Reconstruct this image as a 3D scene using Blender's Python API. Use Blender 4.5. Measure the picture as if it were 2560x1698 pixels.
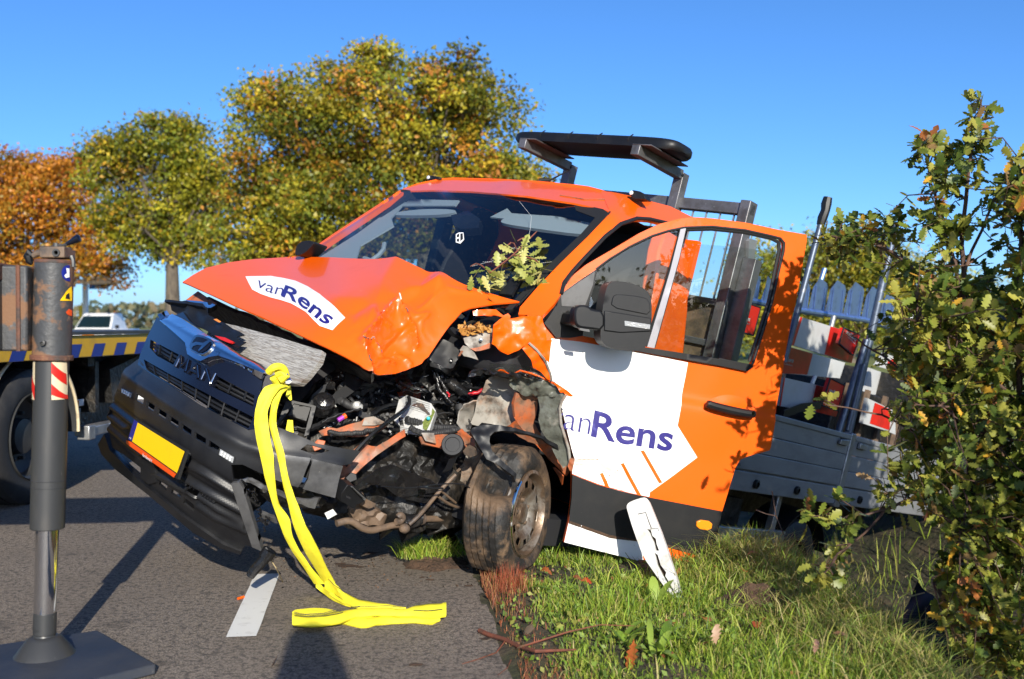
import bpy, math, random
import numpy as np
from mathutils import Vector, Matrix, noise
from mathutils.geometry import delaunay_2d_cdt
R_ = math.radians
random.seed(7); RNG = np.random.default_rng(7)
for o in list(bpy.data.objects): bpy.data.objects.remove(o)
SC = bpy.context.scene; COL = SC.collection

# ---------------------------------------------------------------- camera
FPX, CX, CY, CAMH = 2560.0, 1280.0, 849.0, 1.25
PIT = math.atan(39.0 / FPX)
cd = bpy.data.cameras.new('camera'); cam = bpy.data.objects.new('camera', cd); COL.objects.link(cam)
cd.sensor_width = 36.0; cd.lens = 36.0; cd.clip_start = 0.05; cd.clip_end = 9000
cam.location = (0, 0, CAMH); cam.rotation_euler = (R_(90) - PIT, 0, 0)
cd.dof.use_dof = True; cd.dof.focus_distance = 5.1; cd.dof.aperture_fstop = 2.6
SC.camera = cam
# ---------------------------------------------------------------- sky and sun
SUN_EL, SUN_AZ = R_(22.0), R_(10.8)          # sun behind the camera, a little to the right
to_sun = Vector((math.sin(SUN_AZ) * math.cos(SUN_EL), -math.cos(SUN_AZ) * math.cos(SUN_EL), math.sin(SUN_EL)))
w = bpy.data.worlds.new('World'); SC.world = w; w.use_nodes = True
nt = w.node_tree; nt.nodes.clear()
sky = nt.nodes.new('ShaderNodeTexSky'); sky.sky_type = 'NISHITA'; sky.sun_disc = False
sky.sun_elevation = SUN_EL; sky.sun_rotation = math.atan2(to_sun.x, to_sun.y)
sky.air_density = 0.7; sky.dust_density = 0.8; sky.ozone_density = 7.0; sky.altitude = 0
hs = nt.nodes.new('ShaderNodeHueSaturation'); hs.inputs['Saturation'].default_value = 1.06; bg = nt.nodes.new('ShaderNodeBackground'); bg.inputs['Strength'].default_value = 0.134
wo = nt.nodes.new('ShaderNodeOutputWorld')
nt.links.new(sky.outputs[0], hs.inputs['Color']); nt.links.new(hs.outputs[0], bg.inputs[0]); nt.links.new(bg.outputs[0], wo.inputs[0])
sl = bpy.data.lights.new('sun', 'SUN'); sl.energy = 5.0; sl.angle = R_(0.5); sl.color = (1.0, 0.93, 0.80)
so = bpy.data.objects.new('sun', sl); COL.objects.link(so)
so.rotation_euler = (-to_sun).to_track_quat('-Z', 'Y').to_euler()
SC.view_settings.view_transform = 'Standard'; SC.view_settings.look = 'None'
SC.view_settings.exposure = 0.58; SC.view_settings.gamma = 1.0; SC.view_settings.use_curve_mapping = False
SC.render.engine = 'CYCLES'
try:
    SC.cycles.max_bounces = 7; SC.cycles.transparent_max_bounces = 16; SC.cycles.glossy_bounces = 4
    SC.cycles.caustics_reflective = False; SC.cycles.caustics_refractive = False
except Exception: pass

# ---------------------------------------------------------------- photo pixel -> place
CAM = np.array([0, 0, CAMH]); _c, _s = math.cos(PIT), math.sin(PIT)
def ray(x, y):
    x = np.asarray(x, float); y = np.asarray(y, float)
    a = (x - CX) / FPX; b = -(y - CY) / FPX
    return np.stack([a, _c + b * _s, -_s + b * _c], -1)
def at(x, y, Y):
    r = ray(x, y); return CAM + r * (np.asarray(Y, float) / r[..., 1])[..., None]
def gnd(x, y, z=0.0):
    r = ray(x, y); return CAM + r * ((z - CAMH) / r[..., 2])[..., None]
# truck frame: F forward, L left, U up, O on its centre line under the front axle
_b = ray(3505, 1455); _b = _b / np.linalg.norm(_b)
_r = ray(-1484, 203); _r = _r - _b * _r.dot(_b); _r /= np.linalg.norm(_r)
F, L = -_b, -_r; U = np.cross(F, L); AX = (F, L, U)
O = at(1515, 530, 5.45) - (-.75 * F + .80 * L + 2.2 * U)
def tk(a, b, c): return O + a * F + b * L + c * U
def tloc(P): d = np.asarray(P) - O; return np.stack([d @ F, d @ L, d @ U], -1)
def ton(x, y, ax, v):
    r = ray(x, y); A = AX['abc'.index(ax)]; return CAM + r * ((v - (CAM - O) @ A) / (r @ A))
# zoom windows used while measuring: window -> photo pixels
ZW = dict(hood=(440, 400, .42301), fr=(240, 720, .45918), eng=(640, 880, .38259), du=(1300, 480, .33159), dl=(1240, 900, .38264),
          rf=(1260, 300, .31303), bed=(1800, 600, .51007), ou=(0, 1050, .41322), ot=(0, 560, .2807), lf=(0, 550, .44643),
          f=(1100, 760, .22962), w=(1100, 1060, .24228), e1=(680, 880, .22963), e2=(900, 880, .22963), u=(820, 1180, .17766),
          vg=(1160, 1300, .33841), dt=(1760, 1200, .33841), bu=(1960, 200, .44643), sl=(600, 1350, .29611), tt=(0, 820, .30612),
          d2=(1380, 560, .22963), bd=(1740, 560, .43365), gr=(340, 740, .26786), bp=(260, 960, .28061), b2=(560, 1060, .25507),
          ws=(740, 460, .33841), h2=(900, 700, .1692), px=(0, 0, 1.0))
def Z(k, pts):
    ox, oy, s = ZW[k]; return [(ox + p[0] * s, oy + p[1] * s) for p in pts]

class Surf:
    """smooth surface through control points (x, y, axis, value): thin plate spline of inverse depth (planes stay planes)"""
    def __init__(s, ctrl, world=False):
        P = np.array([(c[0], c[1]) for c in ctrl], float) / 500.0
        d = []
        for c in ctrl:
            d.append(1.0 / (c[3] if c[2] == 'Y' else (gnd(c[0], c[1], c[3])[1] if c[2] == 'z' else ton(c[0], c[1], c[2], c[3])[1])))
        n = len(ctrl); s.P = P
        K = s.k(P, P); A = np.zeros((n + 3, n + 3)); A[:n, :n] = K; A[:n, n] = 1; A[:n, n + 1:] = P
        A[n:, :n] = A[:n, n:].T; v = np.zeros(n + 3); v[:n] = d
        s.w = np.linalg.lstsq(A, v, rcond=None)[0]
    def k(s, A, B):
        r2 = ((A[:, None, :] - B[None]) ** 2).sum(-1); return np.where(r2 > 1e-12, 0.5 * r2 * np.log(r2 + 1e-12), 0)
    def depth(s, x, y):
        q = np.stack([np.ravel(x), np.ravel(y)], -1) / 500.0; n = len(s.P)
        return 1.0 / (s.k(q, s.P) @ s.w[:n] + s.w[n] + q @ s.w[n + 1:])
    def __call__(s, x, y):
        x = np.atleast_1d(np.asarray(x, float)); y = np.atleast_1d(np.asarray(y, float)); return at(x, y, s.depth(x, y))
    def nrm(s, x, y):
        e = 3.0; p = s(x, y); a = s(np.asarray(x) + e, y) - p; b = s(x, np.asarray(y) + e) - p
        n = np.cross(a, b); n /= np.linalg.norm(n, axis=-1, keepdims=True) + 1e-12
        f = np.sign(((CAM - p) * n).sum(-1, keepdims=True)); return n * f
class Plane:
    def __init__(s, p, n): s.p = np.asarray(p, float); s.n = np.asarray(n, float) / np.linalg.norm(n)
    def __call__(s, x, y):
        r = ray(np.atleast_1d(x), np.atleast_1d(y)); return CAM + r * (((s.p - CAM) @ s.n) / (r @ s.n))[:, None]
    def nrm(s, x, y):
        n = s.n if (CAM - s.p) @ s.n > 0 else -s.n; return np.tile(n, (len(np.atleast_1d(x)), 1))
class Off:
    def __init__(s, S, d): s.S, s.d = S, d
    def __call__(s, x, y): return s.S(x, y) + s.S.nrm(x, y) * s.d
    def nrm(s, x, y): return s.S.nrm(x, y)

# ---------------------------------------------------------------- mesh helpers
WM = {}
def prop(o, label=None, cat=None, group=None, kind=None):
    if label: o['label'] = label
    if cat: o['category'] = cat
    if group: o['group'] = group
    if kind: o['kind'] = kind
    return o
def thing(name, loc, label, cat, group=None, mat=None):
    o = bpy.data.objects.new(name, None); COL.objects.link(o); o.empty_display_size = .2
    M = Matrix.Translation(Vector(loc)) if mat is None else mat
    o.matrix_world = M; WM[o.name] = M.copy(); return prop(o, label, cat, group)
class MB:
    def __init__(s): s.v = []; s.f = []; s.c = None
    def add(s, v, f):
        n = len(s.v); s.v.extend([tuple(float(q) for q in p) for p in v]); s.f.extend([tuple(n + i for i in q) for q in f]); return s
    def box(s, c, sz, R=None):
        c = np.asarray(c, float); h = np.asarray(sz, float) / 2; R = np.eye(3) if R is None else np.asarray(R, float)
        v = [c + R.T @ (h * np.array(q)) for q in [(-1,-1,-1),(1,-1,-1),(1,1,-1),(-1,1,-1),(-1,-1,1),(1,-1,1),(1,1,1),(-1,1,1)]]
        return s.add(v, [(0,3,2,1),(4,5,6,7),(0,1,5,4),(1,2,6,5),(2,3,7,6),(3,0,4,7)])
    def bar(s, p0, p1, wd, ht, up=(0, 0, 1)):
        p0 = np.asarray(p0, float); p1 = np.asarray(p1, float); d = p1 - p0; l = np.linalg.norm(d); d /= l
        up = np.asarray(up, float); x = np.cross(d, up); x /= np.linalg.norm(x) + 1e-9; z = np.cross(x, d)
        return s.box((p0 + p1) / 2, (l, wd, ht), np.array([d, x, z]))
    def tube(s, pts, r, n=8, cap=True):
        pts = [np.asarray(p, float) for p in pts]; m = len(pts); rr = [r] * m if np.isscalar(r) else list(r)
        V = []; t0 = None
        for i in range(m):
            d = pts[min(i + 1, m - 1)] - pts[max(i - 1, 0)]; d = d / (np.linalg.norm(d) + 1e-9)
            if t0 is None:
                a = np.array([0, 0, 1.0]) if abs(d[2]) < .9 else np.array([1.0, 0, 0]); x = np.cross(d, a)
            else: x = t0 - d * (t0 @ d)
            x /= np.linalg.norm(x) + 1e-9; t0 = x; y = np.cross(d, x)
            for k in range(n):
                q = 2 * math.pi * k / n; V.append(pts[i] + rr[i] * (math.cos(q) * x + math.sin(q) * y))
        f = [(i * n + k, i * n + (k + 1) % n, (i + 1) * n + (k + 1) % n, (i + 1) * n + k) for i in range(m - 1) for k in range(n)]
        if cap: f += [tuple(range(n))[::-1], tuple((m - 1) * n + k for k in range(n))]
        return s.add(V, f)
    def lathe(s, c, ax, prof, n=24, x=None, cap=True):
        c = np.asarray(c, float); ax = np.asarray(ax, float) / np.linalg.norm(ax)
        if x is None: x = np.cross(ax, (0, 0, 1.0) if abs(ax[2]) < .9 else (1.0, 0, 0))
        x = x / np.linalg.norm(x); y = np.cross(ax, x); V = []
        for (r, h) in prof:
            for k in range(n): q = 2 * math.pi * k / n; V.append(c + ax * h + r * (math.cos(q) * x + math.sin(q) * y))
        m = len(prof); f = [(i * n + k, i * n + (k + 1) % n, (i + 1) * n + (k + 1) % n, (i + 1) * n + k) for i in range(m - 1) for k in range(n)]
        if cap: f += [tuple(range(n))[::-1], tuple((m - 1) * n + k for k in range(n))]
        return s.add(V, f)
    def prism(s, pts, off):
        pts = [np.asarray(p, float) for p in pts]; off = np.asarray(off, float); n = len(pts)
        return s.add(pts + [p + off for p in pts], [tuple(range(n)), tuple(range(2 * n - 1, n - 1, -1))] + [(i, i + n, (i + 1) % n + n, (i + 1) % n) for i in range(n)])
    def ribbon(s, pts, wid, thick=.003):
        """flat strap through pts; wid: list of half width vectors"""
        pts = [np.asarray(p, float) for p in pts]; V = []
        for i, p in enumerate(pts):
            d = pts[min(i + 1, len(pts) - 1)] - pts[max(i - 1, 0)]; d /= np.linalg.norm(d) + 1e-9
            wv = np.asarray(wid[i], float); n = np.cross(d, wv); n /= np.linalg.norm(n) + 1e-9
            for k in np.linspace(-1, 1, 5): V.append(p + wv * k + n * thick / 2)
            for k in np.linspace(1, -1, 5): V.append(p + wv * k - n * thick / 2)
        m = len(pts); f = [(i * 10 + k, i * 10 + (k + 1) % 10, (i + 1) * 10 + (k + 1) % 10, (i + 1) * 10 + k) for i in range(m - 1) for k in range(10)]
        f += [tuple(range(10))[::-1], tuple((m - 1) * 10 + k for k in range(10))]
        return s.add(V, f)
    def build(s, name, mat, parent=None, loc=None, smooth=35, bevel=0, kind=None, label=None, solid=0, sub=0):
        me = bpy.data.meshes.new(name)
        M = WM[parent.name] if parent is not None else Matrix.Translation(Vector(loc if loc is not None else (0, 0, 0)))
        A = np.array(M.inverted()); v = np.array(s.v, float).reshape(-1, 3); v = v @ A[:3, :3].T + A[:3, 3]
        fl = s.f; cc_ = s.c
        if solid:
            nn = np.zeros_like(v)
            for q in fl:
                a_ = v[q[0]]; n_ = np.cross(v[q[1]] - a_, v[q[2]] - a_)
                for i_ in q: nn[i_] += n_
            nn /= np.linalg.norm(nn, axis=1, keepdims=True) + 1e-12; k_ = len(v); ec = {}
            for q in fl:
                for i_ in range(len(q)):
                    a_, b_ = q[i_], q[(i_ + 1) % len(q)]
                    if (b_, a_) in ec: del ec[(b_, a_)]
                    else: ec[(a_, b_)] = 1
            v = np.concatenate([v, v - nn * solid]); fl = list(fl) + [tuple(i_ + k_ for i_ in q[::-1]) for q in fl] + [(b_, a_, a_ + k_, b_ + k_) for a_, b_ in ec]
        me.from_pydata(v.tolist(), [], fl); me.update()
        if mat: me.materials.append(MAT[mat] if isinstance(mat, str) else mat)
        if smooth:
            me.polygons.foreach_set('use_smooth', [True] * len(me.polygons)); me.set_sharp_from_angle(angle=R_(smooth))
        if s.c is not None:
            ca = me.color_attributes.new('Col', 'FLOAT_COLOR', 'POINT'); ca.data.foreach_set('color', np.asarray(s.c, np.float32).ravel())
        o = bpy.data.objects.new(name, me); COL.objects.link(o)
        if parent is not None: o.parent = parent; WM[o.name] = M
        elif loc is not None: o.location = loc
        WM.setdefault(o.name, M)
        if bevel:
            m = o.modifiers.new('bevel', 'BEVEL'); m.width = bevel; m.segments = 2; m.limit_method = 'ANGLE'; m.angle_limit = R_(40)
        if sub:
            m = o.modifiers.new('sub', 'SUBSURF'); m.levels = sub; m.render_levels = sub
        return prop(o, label, None, None, kind)
def inpoly(x, y, poly):
    x = np.asarray(x, float); y = np.asarray(y, float); r = np.zeros(x.shape, bool); n = len(poly)
    for i in range(n):
        x1, y1 = poly[i]; x2, y2 = poly[(i + 1) % n]
        c = ((y1 > y) != (y2 > y)) & (x < (x2 - x1) * (y - y1) / ((y2 - y1) if y2 != y1 else 1e-9) + x1); r ^= c
    return r
def resamp(poly, step, closed=True):
    out = []; n = len(poly)
    for i in range(n if closed else n - 1):
        a = np.array(poly[i], float); b = np.array(poly[(i + 1) % n], float); k = max(1, int(np.linalg.norm(b - a) / step))
        for j in range(k): out.append(tuple(a + (b - a) * j / k))
    if not closed: out.append(tuple(poly[-1]))
    return out
def chaikin(poly, it=1, closed=True):
    for _ in range(it):
        q = []; n = len(poly)
        for i in range(n if closed else n - 1):
            a = np.array(poly[i], float); b = np.array(poly[(i + 1) % n], float); q += [tuple(.75 * a + .25 * b), tuple(.25 * a + .75 * b)]
        if not closed: q = [tuple(poly[0])] + q + [tuple(poly[-1])]
        poly = q
    return poly
def sheet(mb, poly, S, step=14, holes=(), disp=None):
    """fill a traced outline with a fine triangle net lying on surface S (faces turned to the viewer side)"""
    B = resamp(poly, step); Hs = [resamp(h, step) for h in holes]
    xs = [p[0] for p in poly]; ys = [p[1] for p in poly]
    gx, gy = np.meshgrid(np.arange(min(xs), max(xs), step), np.arange(min(ys), max(ys), step * .87))
    gx = gx + (np.arange(gx.shape[0]) % 2)[:, None] * step * .5
    gx = gx.ravel(); gy = gy.ravel(); k = inpoly(gx, gy, poly)
    for h in holes: k &= ~inpoly(gx, gy, h)
    gx, gy = gx[k], gy[k]
    allb = np.array(B + [p for h in Hs for p in h])
    if len(gx):
        d = np.sqrt(((np.stack([gx, gy], -1)[:, None] - allb[None]) ** 2).sum(-1)).min(1); k = d > step * .5; gx, gy = gx[k], gy[k]
    pts = [Vector(p) for p in B]; ed = [(i, (i + 1) % len(B)) for i in range(len(B))]
    for h in Hs:
        n0 = len(pts); pts += [Vector(p) for p in h]; ed += [(n0 + i, n0 + (i + 1) % len(h)) for i in range(len(h))]
    pts += [Vector((a, b)) for a, b in zip(gx, gy)]
    vo, eo, fo, *_ = delaunay_2d_cdt(pts, ed, [], 0, 1e-4)
    v2 = np.array([(p.x, p.y) for p in vo]); fa = np.array([f for f in fo if len(f) == 3])
    cen = v2[fa].mean(1); k = inpoly(cen[:, 0], cen[:, 1], poly)
    for h in holes: k &= ~inpoly(cen[:, 0], cen[:, 1], h)
    fa = fa[k]
    P = S(v2[:, 0], v2[:, 1])
    if disp is not None: P = P + S.nrm(v2[:, 0], v2[:, 1]) * np.asarray(disp(v2[:, 0], v2[:, 1]))[:, None]
    # orient
    n = np.cross(P[fa[:, 1]] - P[fa[:, 0]], P[fa[:, 2]] - P[fa[:, 0]]); bad = ((CAM - P[fa[:, 0]]) * n).sum(1) < 0
    fa[bad] = fa[bad][:, ::-1]
    mb.add(P, [tuple(int(i) for i in f) for f in fa]); return mb
def nz(P, sc, seed=0):
    return np.array([noise.noise(Vector((p[0] * sc + seed, p[1] * sc + seed * 1.7, p[2] * sc))) for p in P])
def pdisp(sc, amp, seed=0):
    return lambda x, y: amp * np.array([noise.noise(Vector((a * sc + seed, b * sc, seed * 3.1))) for a, b in zip(x, y)])
def textmesh(s, bold=0.0, shear=0.0, space=1.0):
    cu = bpy.data.curves.new('t', 'FONT'); cu.body = s; cu.offset = bold; cu.shear = shear; cu.space_character = space; cu.resolution_u = 4
    ob = bpy.data.objects.new('t', cu); COL.objects.link(ob); dg = bpy.context.evaluated_depsgraph_get(); ev = ob.evaluated_get(dg)
    me = ev.to_mesh(); v = np.array([p.co[:2] for p in me.vertices]); f = [tuple(p.vertices) for p in me.polygons]; ev.to_mesh_clear()
    bpy.data.objects.remove(ob); bpy.data.curves.remove(cu); return v, f
def texton(mb, s, S, base, height, off=.003, bold=0., shear=0., width=None):
    """lettering on surface S: base = pixel baseline polyline (left to right), height = cap height vector(s) in pixels (up)"""
    v, f = textmesh(s, bold, shear); x0, x1 = v[:, 0].min(), v[:, 0].max(); cap = .72
    u = (v[:, 0] - x0) / (x1 - x0); base = np.array(base, float); seg = np.r_[0, np.cumsum(np.linalg.norm(np.diff(base, axis=0), axis=1))]; seg /= seg[-1]
    bx = np.interp(u, seg, base[:, 0]); by = np.interp(u, seg, base[:, 1])
    h = np.array(height, float).reshape(-1, 2); hu = np.linspace(0, 1, len(h))
    px = bx + np.interp(u, hu, h[:, 0]) * v[:, 1] / cap; py = by + np.interp(u, hu, h[:, 1]) * v[:, 1] / cap
    P = S(px, py) + S.nrm(px, py) * off
    g = []
    for q in f:
        n = np.cross(P[q[1]] - P[q[0]], P[q[2]] - P[q[0]]); g.append(q if (CAM - P[q[0]]) @ n > 0 else q[::-1])
    mb.add(P, g); return mb
# ---------------------------------------------------------------- materials
MAT = {}
def mat(name, col, rough=.5, metal=0., coat=0., spec=.5, mix=None, bump=None, attr=False, trans=0., hsv=0., rmix=None, stretch=None):
    """mix: list of (colour, scale, lo, hi, detail) stains laid over the base by noise; bump: (scale, strength, dist)"""
    m = bpy.data.materials.new(name); m.use_nodes = True; n = m.node_tree; b = n.nodes['Principled BSDF']; lk = n.links.new
    b.inputs['Roughness'].default_value = rough; b.inputs['Metallic'].default_value = metal
    b.inputs['Coat Weight'].default_value = coat; b.inputs['Coat Roughness'].default_value = .04; b.inputs['Specular IOR Level'].default_value = spec
    tc = n.nodes.new('ShaderNodeTexCoord'); src = tc.outputs['Object']
    if stretch:
        mp = n.nodes.new('ShaderNodeMapping'); mp.inputs['Scale'].default_value = stretch; lk(src, mp.inputs[0]); src = mp.outputs[0]
    if attr:
        a = n.nodes.new('ShaderNodeAttribute'); a.attribute_name = 'Col'; cur = a.outputs['Color']
    else:
        r = n.nodes.new('ShaderNodeRGB'); r.outputs[0].default_value = (*col, 1); cur = r.outputs[0]
    for i, (c2, sc, lo, hi, det) in enumerate(mix or []):
        t = n.nodes.new('ShaderNodeTexNoise'); t.inputs['Scale'].default_value = sc; t.inputs['Detail'].default_value = det; t.inputs['Roughness'].default_value = .62
        lk(src, t.inputs['Vector'])
        rp = n.nodes.new('ShaderNodeMapRange'); rp.inputs[1].default_value = lo; rp.inputs[2].default_value = hi; lk(t.outputs['Fac'], rp.inputs[0])
        mx = n.nodes.new('ShaderNodeMix'); mx.data_type = 'RGBA'; lk(rp.outputs[0], mx.inputs['Factor']); lk(cur, mx.inputs[6]); mx.inputs[7].default_value = (*c2, 1); cur = mx.outputs[2]
        if rmix and i == 0:
            rr = n.nodes.new('ShaderNodeMapRange'); lk(rp.outputs[0], rr.inputs[0]); rr.inputs[3].default_value = rough; rr.inputs[4].default_value = rmix; lk(rr.outputs[0], b.inputs['Roughness'])
    lk(cur, b.inputs['Base Color'])
    if bump:
        bl = bump if isinstance(bump, list) else [bump]; prev = None
        for (sc, st, ds) in bl:
            t = n.nodes.new('ShaderNodeTexNoise'); t.inputs['Scale'].default_value = sc; t.inputs['Detail'].default_value = 5; lk(src, t.inputs['Vector'])
            bp = n.nodes.new('ShaderNodeBump'); bp.inputs['Strength'].default_value = st; bp.inputs['Distance'].default_value = ds; lk(t.outputs['Fac'], bp.inputs['Height'])
            if prev: lk(prev, bp.inputs['Normal'])
            prev = bp.outputs[0]
        lk(prev, b.inputs['Normal'])
    if trans:
        out = n.nodes['Material Output']; tr = n.nodes.new('ShaderNodeBsdfTranslucent'); lk(cur, tr.inputs[0]); ms = n.nodes.new('ShaderNodeMixShader'); ms.inputs[0].default_value = trans
        lk(b.outputs[0], ms.inputs[1]); lk(tr.outputs[0], ms.inputs[2]); lk(ms.outputs[0], out.inputs['Surface'])
    MAT[name] = m; return m
def glass(name, tint, rough=.02, ior=1.5, dust=0.0, refl=1.0):
    m = bpy.data.materials.new(name); m.use_nodes = True; n = m.node_tree; n.nodes.clear(); lk = n.links.new
    out = n.nodes.new('ShaderNodeOutputMaterial'); tr = n.nodes.new('ShaderNodeBsdfTransparent'); tr.inputs[0].default_value = (*tint, 1)
    gl = n.nodes.new('ShaderNodeBsdfGlossy'); gl.inputs['Roughness'].default_value = rough; gl.inputs[0].default_value = (refl, refl, refl, 1)
    lw = n.nodes.new('ShaderNodeLayerWeight'); lw.inputs[0].default_value = .5; f0 = ((ior - 1) / (ior + 1)) ** 2      # Schlick reflectance, same from both sides
    pw = n.nodes.new('ShaderNodeMath'); pw.operation = 'POWER'; lk(lw.outputs['Facing'], pw.inputs[0]); pw.inputs[1].default_value = 5.0
    fr = n.nodes.new('ShaderNodeMath'); fr.operation = 'MULTIPLY_ADD'; lk(pw.outputs[0], fr.inputs[0]); fr.inputs[1].default_value = 1 - f0; fr.inputs[2].default_value = f0
    mx = n.nodes.new('ShaderNodeMixShader'); lk(fr.outputs[0], mx.inputs[0]); lk(tr.outputs[0], mx.inputs[1]); lk(gl.outputs[0], mx.inputs[2])
    cur = mx
    if dust:
        df = n.nodes.new('ShaderNodeBsdfDiffuse'); df.inputs[0].default_value = (.6, .58, .52, 1)
        t = n.nodes.new('ShaderNodeTexNoise'); t.inputs['Scale'].default_value = 90; t.inputs['Detail'].default_value = 6
        mr = n.nodes.new('ShaderNodeMapRange'); mr.inputs[1].default_value = .62; mr.inputs[2].default_value = .78; mr.inputs[4].default_value = dust; lk(t.outputs['Fac'], mr.inputs[0])
        m2 = n.nodes.new('ShaderNodeMixShader'); lk(mr.outputs[0], m2.inputs[0]); lk(mx.outputs[0], m2.inputs[1]); lk(df.outputs[0], m2.inputs[2]); cur = m2
    lk(cur.outputs[0], out.inputs['Surface']); MAT[name] = m; return m

mat('orange', (.84, .106, .0015), .34, coat=.55, spec=.4, mix=[((.68, .08, .002), 3.0, .58, .85, 5), ((.40, .17, .08), 45, .70, .78, 6), ((.60, .30, .16), 7, .72, .80, 8)], bump=(2.5, .12, .02), rmix=.45)
mat('orange_dull', (.42, .095, .025), .5, mix=[((.24, .12, .07), 9, .42, .62, 7), ((.08, .06, .045), 17, .50, .68, 7)], bump=(30, .3, .006))
mat('primer', (.30, .28, .245), .5, mix=[((.30, .17, .10), 6, .46, .62, 6), ((.09, .07, .055), 14, .48, .66, 7)], bump=(30, .2, .01))
mat('primer_dark', (.11, .115, .095), .38, mix=[((.30, .28, .24), 11, .56, .7, 5), ((.05, .045, .035), 20, .5, .7, 6)], bump=(16, .6, .02))
mat('white_film', (.80, .80, .78), .38, coat=.25, mix=[((.62, .61, .57), 4, .58, .85, 6), ((.30, .27, .22), 70, .74, .82, 6)])
mat('white_paint', (.78, .78, .76), .4, mix=[((.52, .50, .45), 7, .55, .8, 6), ((.16, .14, .12), 45, .70, .78, 6)])
mat('post_white', (.62, .61, .58), .5, mix=[((.36, .33, .27), 9, .48, .72, 7), ((.12, .10, .08), 50, .66, .74, 6)], bump=(60, .15, .01))
mat('blue_film', (.018, .012, .16), .4, coat=.2, mix=[((.10, .10, .35), 18, .58, .78, 5)])
mat('black_plastic', (.0075, .008, .0095), .44, spec=.33, mix=[((.017, .0165, .016), 6, .5, .8, 6), ((.12, .11, .09), 110, .73, .80, 4)], bump=(400, .10, .002))
mat('bumper', (.009, .0095, .0115), .40, spec=.38, mix=[((.021, .021, .022), 3.5, .45, .8, 6), ((.20, .18, .15), 85, .72, .80, 5)], bump=(500, .15, .002))
mat('bumper_worn', (.085, .085, .087), .40, mix=[((.025, .025, .027), 7, .45, .7, 7), ((.26, .24, .21), 70, .70, .80, 5)], bump=(300, .2, .003))
mat('black_gloss', (.005, .006, .012), .12, coat=.5, spec=.4, mix=[((.05, .05, .05), 90, .76, .84, 5)], bump=(4, .04, .02))
mat('black_wet', (.010, .010, .011), .22, mix=[((.05, .045, .04), 9, .55, .75, 6)], bump=(40, .5, .01))
mat('engine_dark', (.007, .0065, .006), .5, mix=[((.05, .04, .03), 12, .5, .75, 6)], bump=(25, .6, .02))
mat('dark_chrome', (.80, .84, .90), .07, metal=1., mix=[((.12, .12, .13), 12, .60, .72, 5)], bump=(5, .05, .02))
mat('chrome', (.62, .62, .63), .10, metal=1., mix=[((.30, .29, .27), 40, .62, .74, 5)])
mat('rod_chrome', (.75, .76, .78), .06, metal=1., mix=[((.45, .44, .42), 14, .58, .74, 5)], stretch=(1, 1, .08))
mat('alu', (.62, .62, .60), .36, metal=.45, mix=[((.25, .22, .18), 30, .58, .74, 6)], bump=(60, .2, .004))
mat('radiator', (.50, .48, .44), .5, metal=.3, mix=[((.22, .20, .18), 9, .45, .62, 3), ((.20, .13, .08), 1.2, .55, .75, 6)], stretch=(2, 2, 40), bump=(9, .8, .01))
mat('galv', (.40, .41, .42), .42, metal=.75, mix=[((.22, .22, .23), 7, .45, .7, 7), ((.62, .62, .60), 26, .60, .75, 5)], bump=(45, .15, .005))
mat('bed_alu', (.27, .28, .295), .42, metal=.35, mix=[((.18, .19, .20), 4, .45, .75, 7), ((.14, .13, .12), 20, .63, .78, 7)], stretch=(1, 1, 3))
mat('steel_grey', (.17, .17, .18), .45, metal=.6, mix=[((.10, .095, .09), 9, .45, .68, 7), ((.30, .30, .30), 26, .62, .75, 5)], bump=(45, .15, .005)); mat('galv_skytint', (.22, .34, .60), .42, metal=.85, mix=[((.15, .23, .40), 14, .5, .7, 6)])  # the blue base carries the sky mirrored in galvanised steel
mat('rust', (.045, .046, .048), .5, mix=[((.17, .088, .046), 5.0, .505, .55, 8), ((.28, .15, .075), 9, .60, .68, 8), ((.12, .12, .12), 60, .66, .74, 5)], rmix=.85, bump=[(9, .35, .01), (60, .3, .006)])
mat('rust_red', (.13, .052, .03), .8, mix=[((.05, .04, .035), 6, .5, .62, 8), ((.24, .12, .06), 20, .58, .7, 8)], bump=(40, .6, .01))
mat('black_steel', (.034, .035, .036), .42, mix=[((.075, .068, .06), 5, .5, .75, 7), ((.18, .17, .15), 80, .71, .78, 5)], stretch=(1, 1, .3))
mat('pad_blue', (.020, .028, .045), .55, mix=[((.05, .052, .058), 3, .45, .75, 7), ((.12, .11, .10), 40, .68, .78, 6)], bump=(25, .25, .006))
mat('yellow', (.62, .36, .015), .4, coat=.3, mix=[((.40, .24, .03), 4, .55, .8, 6)])
mat('strobe_blue', (.012, .03, .22), .4)
mat('plate_yellow', (.88, .54, .004), .45, mix=[((.74, .45, .01), 9, .6, .8, 4)])
mat('plate_blue', (.008, .015, .20), .4); mat('plate_strip', (.72, .075, .008), .4)
mat('sling', (.80, .70, .03), .7, mix=[((.70, .58, .02), 12, .5, .75, 6), ((.34, .28, .05), 30, .68, .8, 6)], bump=[(140, .5, .004), (18, .4, .01)])
mat('sling_line', (.05, .05, .03), .7)
mat('red_film', (.55, .016, .010), .35, mix=[((.34, .015, .012), 6, .5, .75, 6)])
mat('cream_film', (.62, .52, .34), .4, mix=[((.36, .30, .20), 10, .55, .75, 6)])
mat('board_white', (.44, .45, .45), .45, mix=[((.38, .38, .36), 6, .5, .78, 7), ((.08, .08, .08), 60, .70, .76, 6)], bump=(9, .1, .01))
mat('rubber', (.014, .013, .012), .65, mix=[((.125, .080, .047), 4.2, .42, .56, 8), ((.17, .11, .065), 13, .54, .70, 8)], bump=[(30, .5, .012), (110, .4, .006)])
mat('rubber_dark', (.017, .017, .018), .65, mix=[((.05, .048, .045), 5, .5, .75, 6)], bump=(40, .3, .006))
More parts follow.
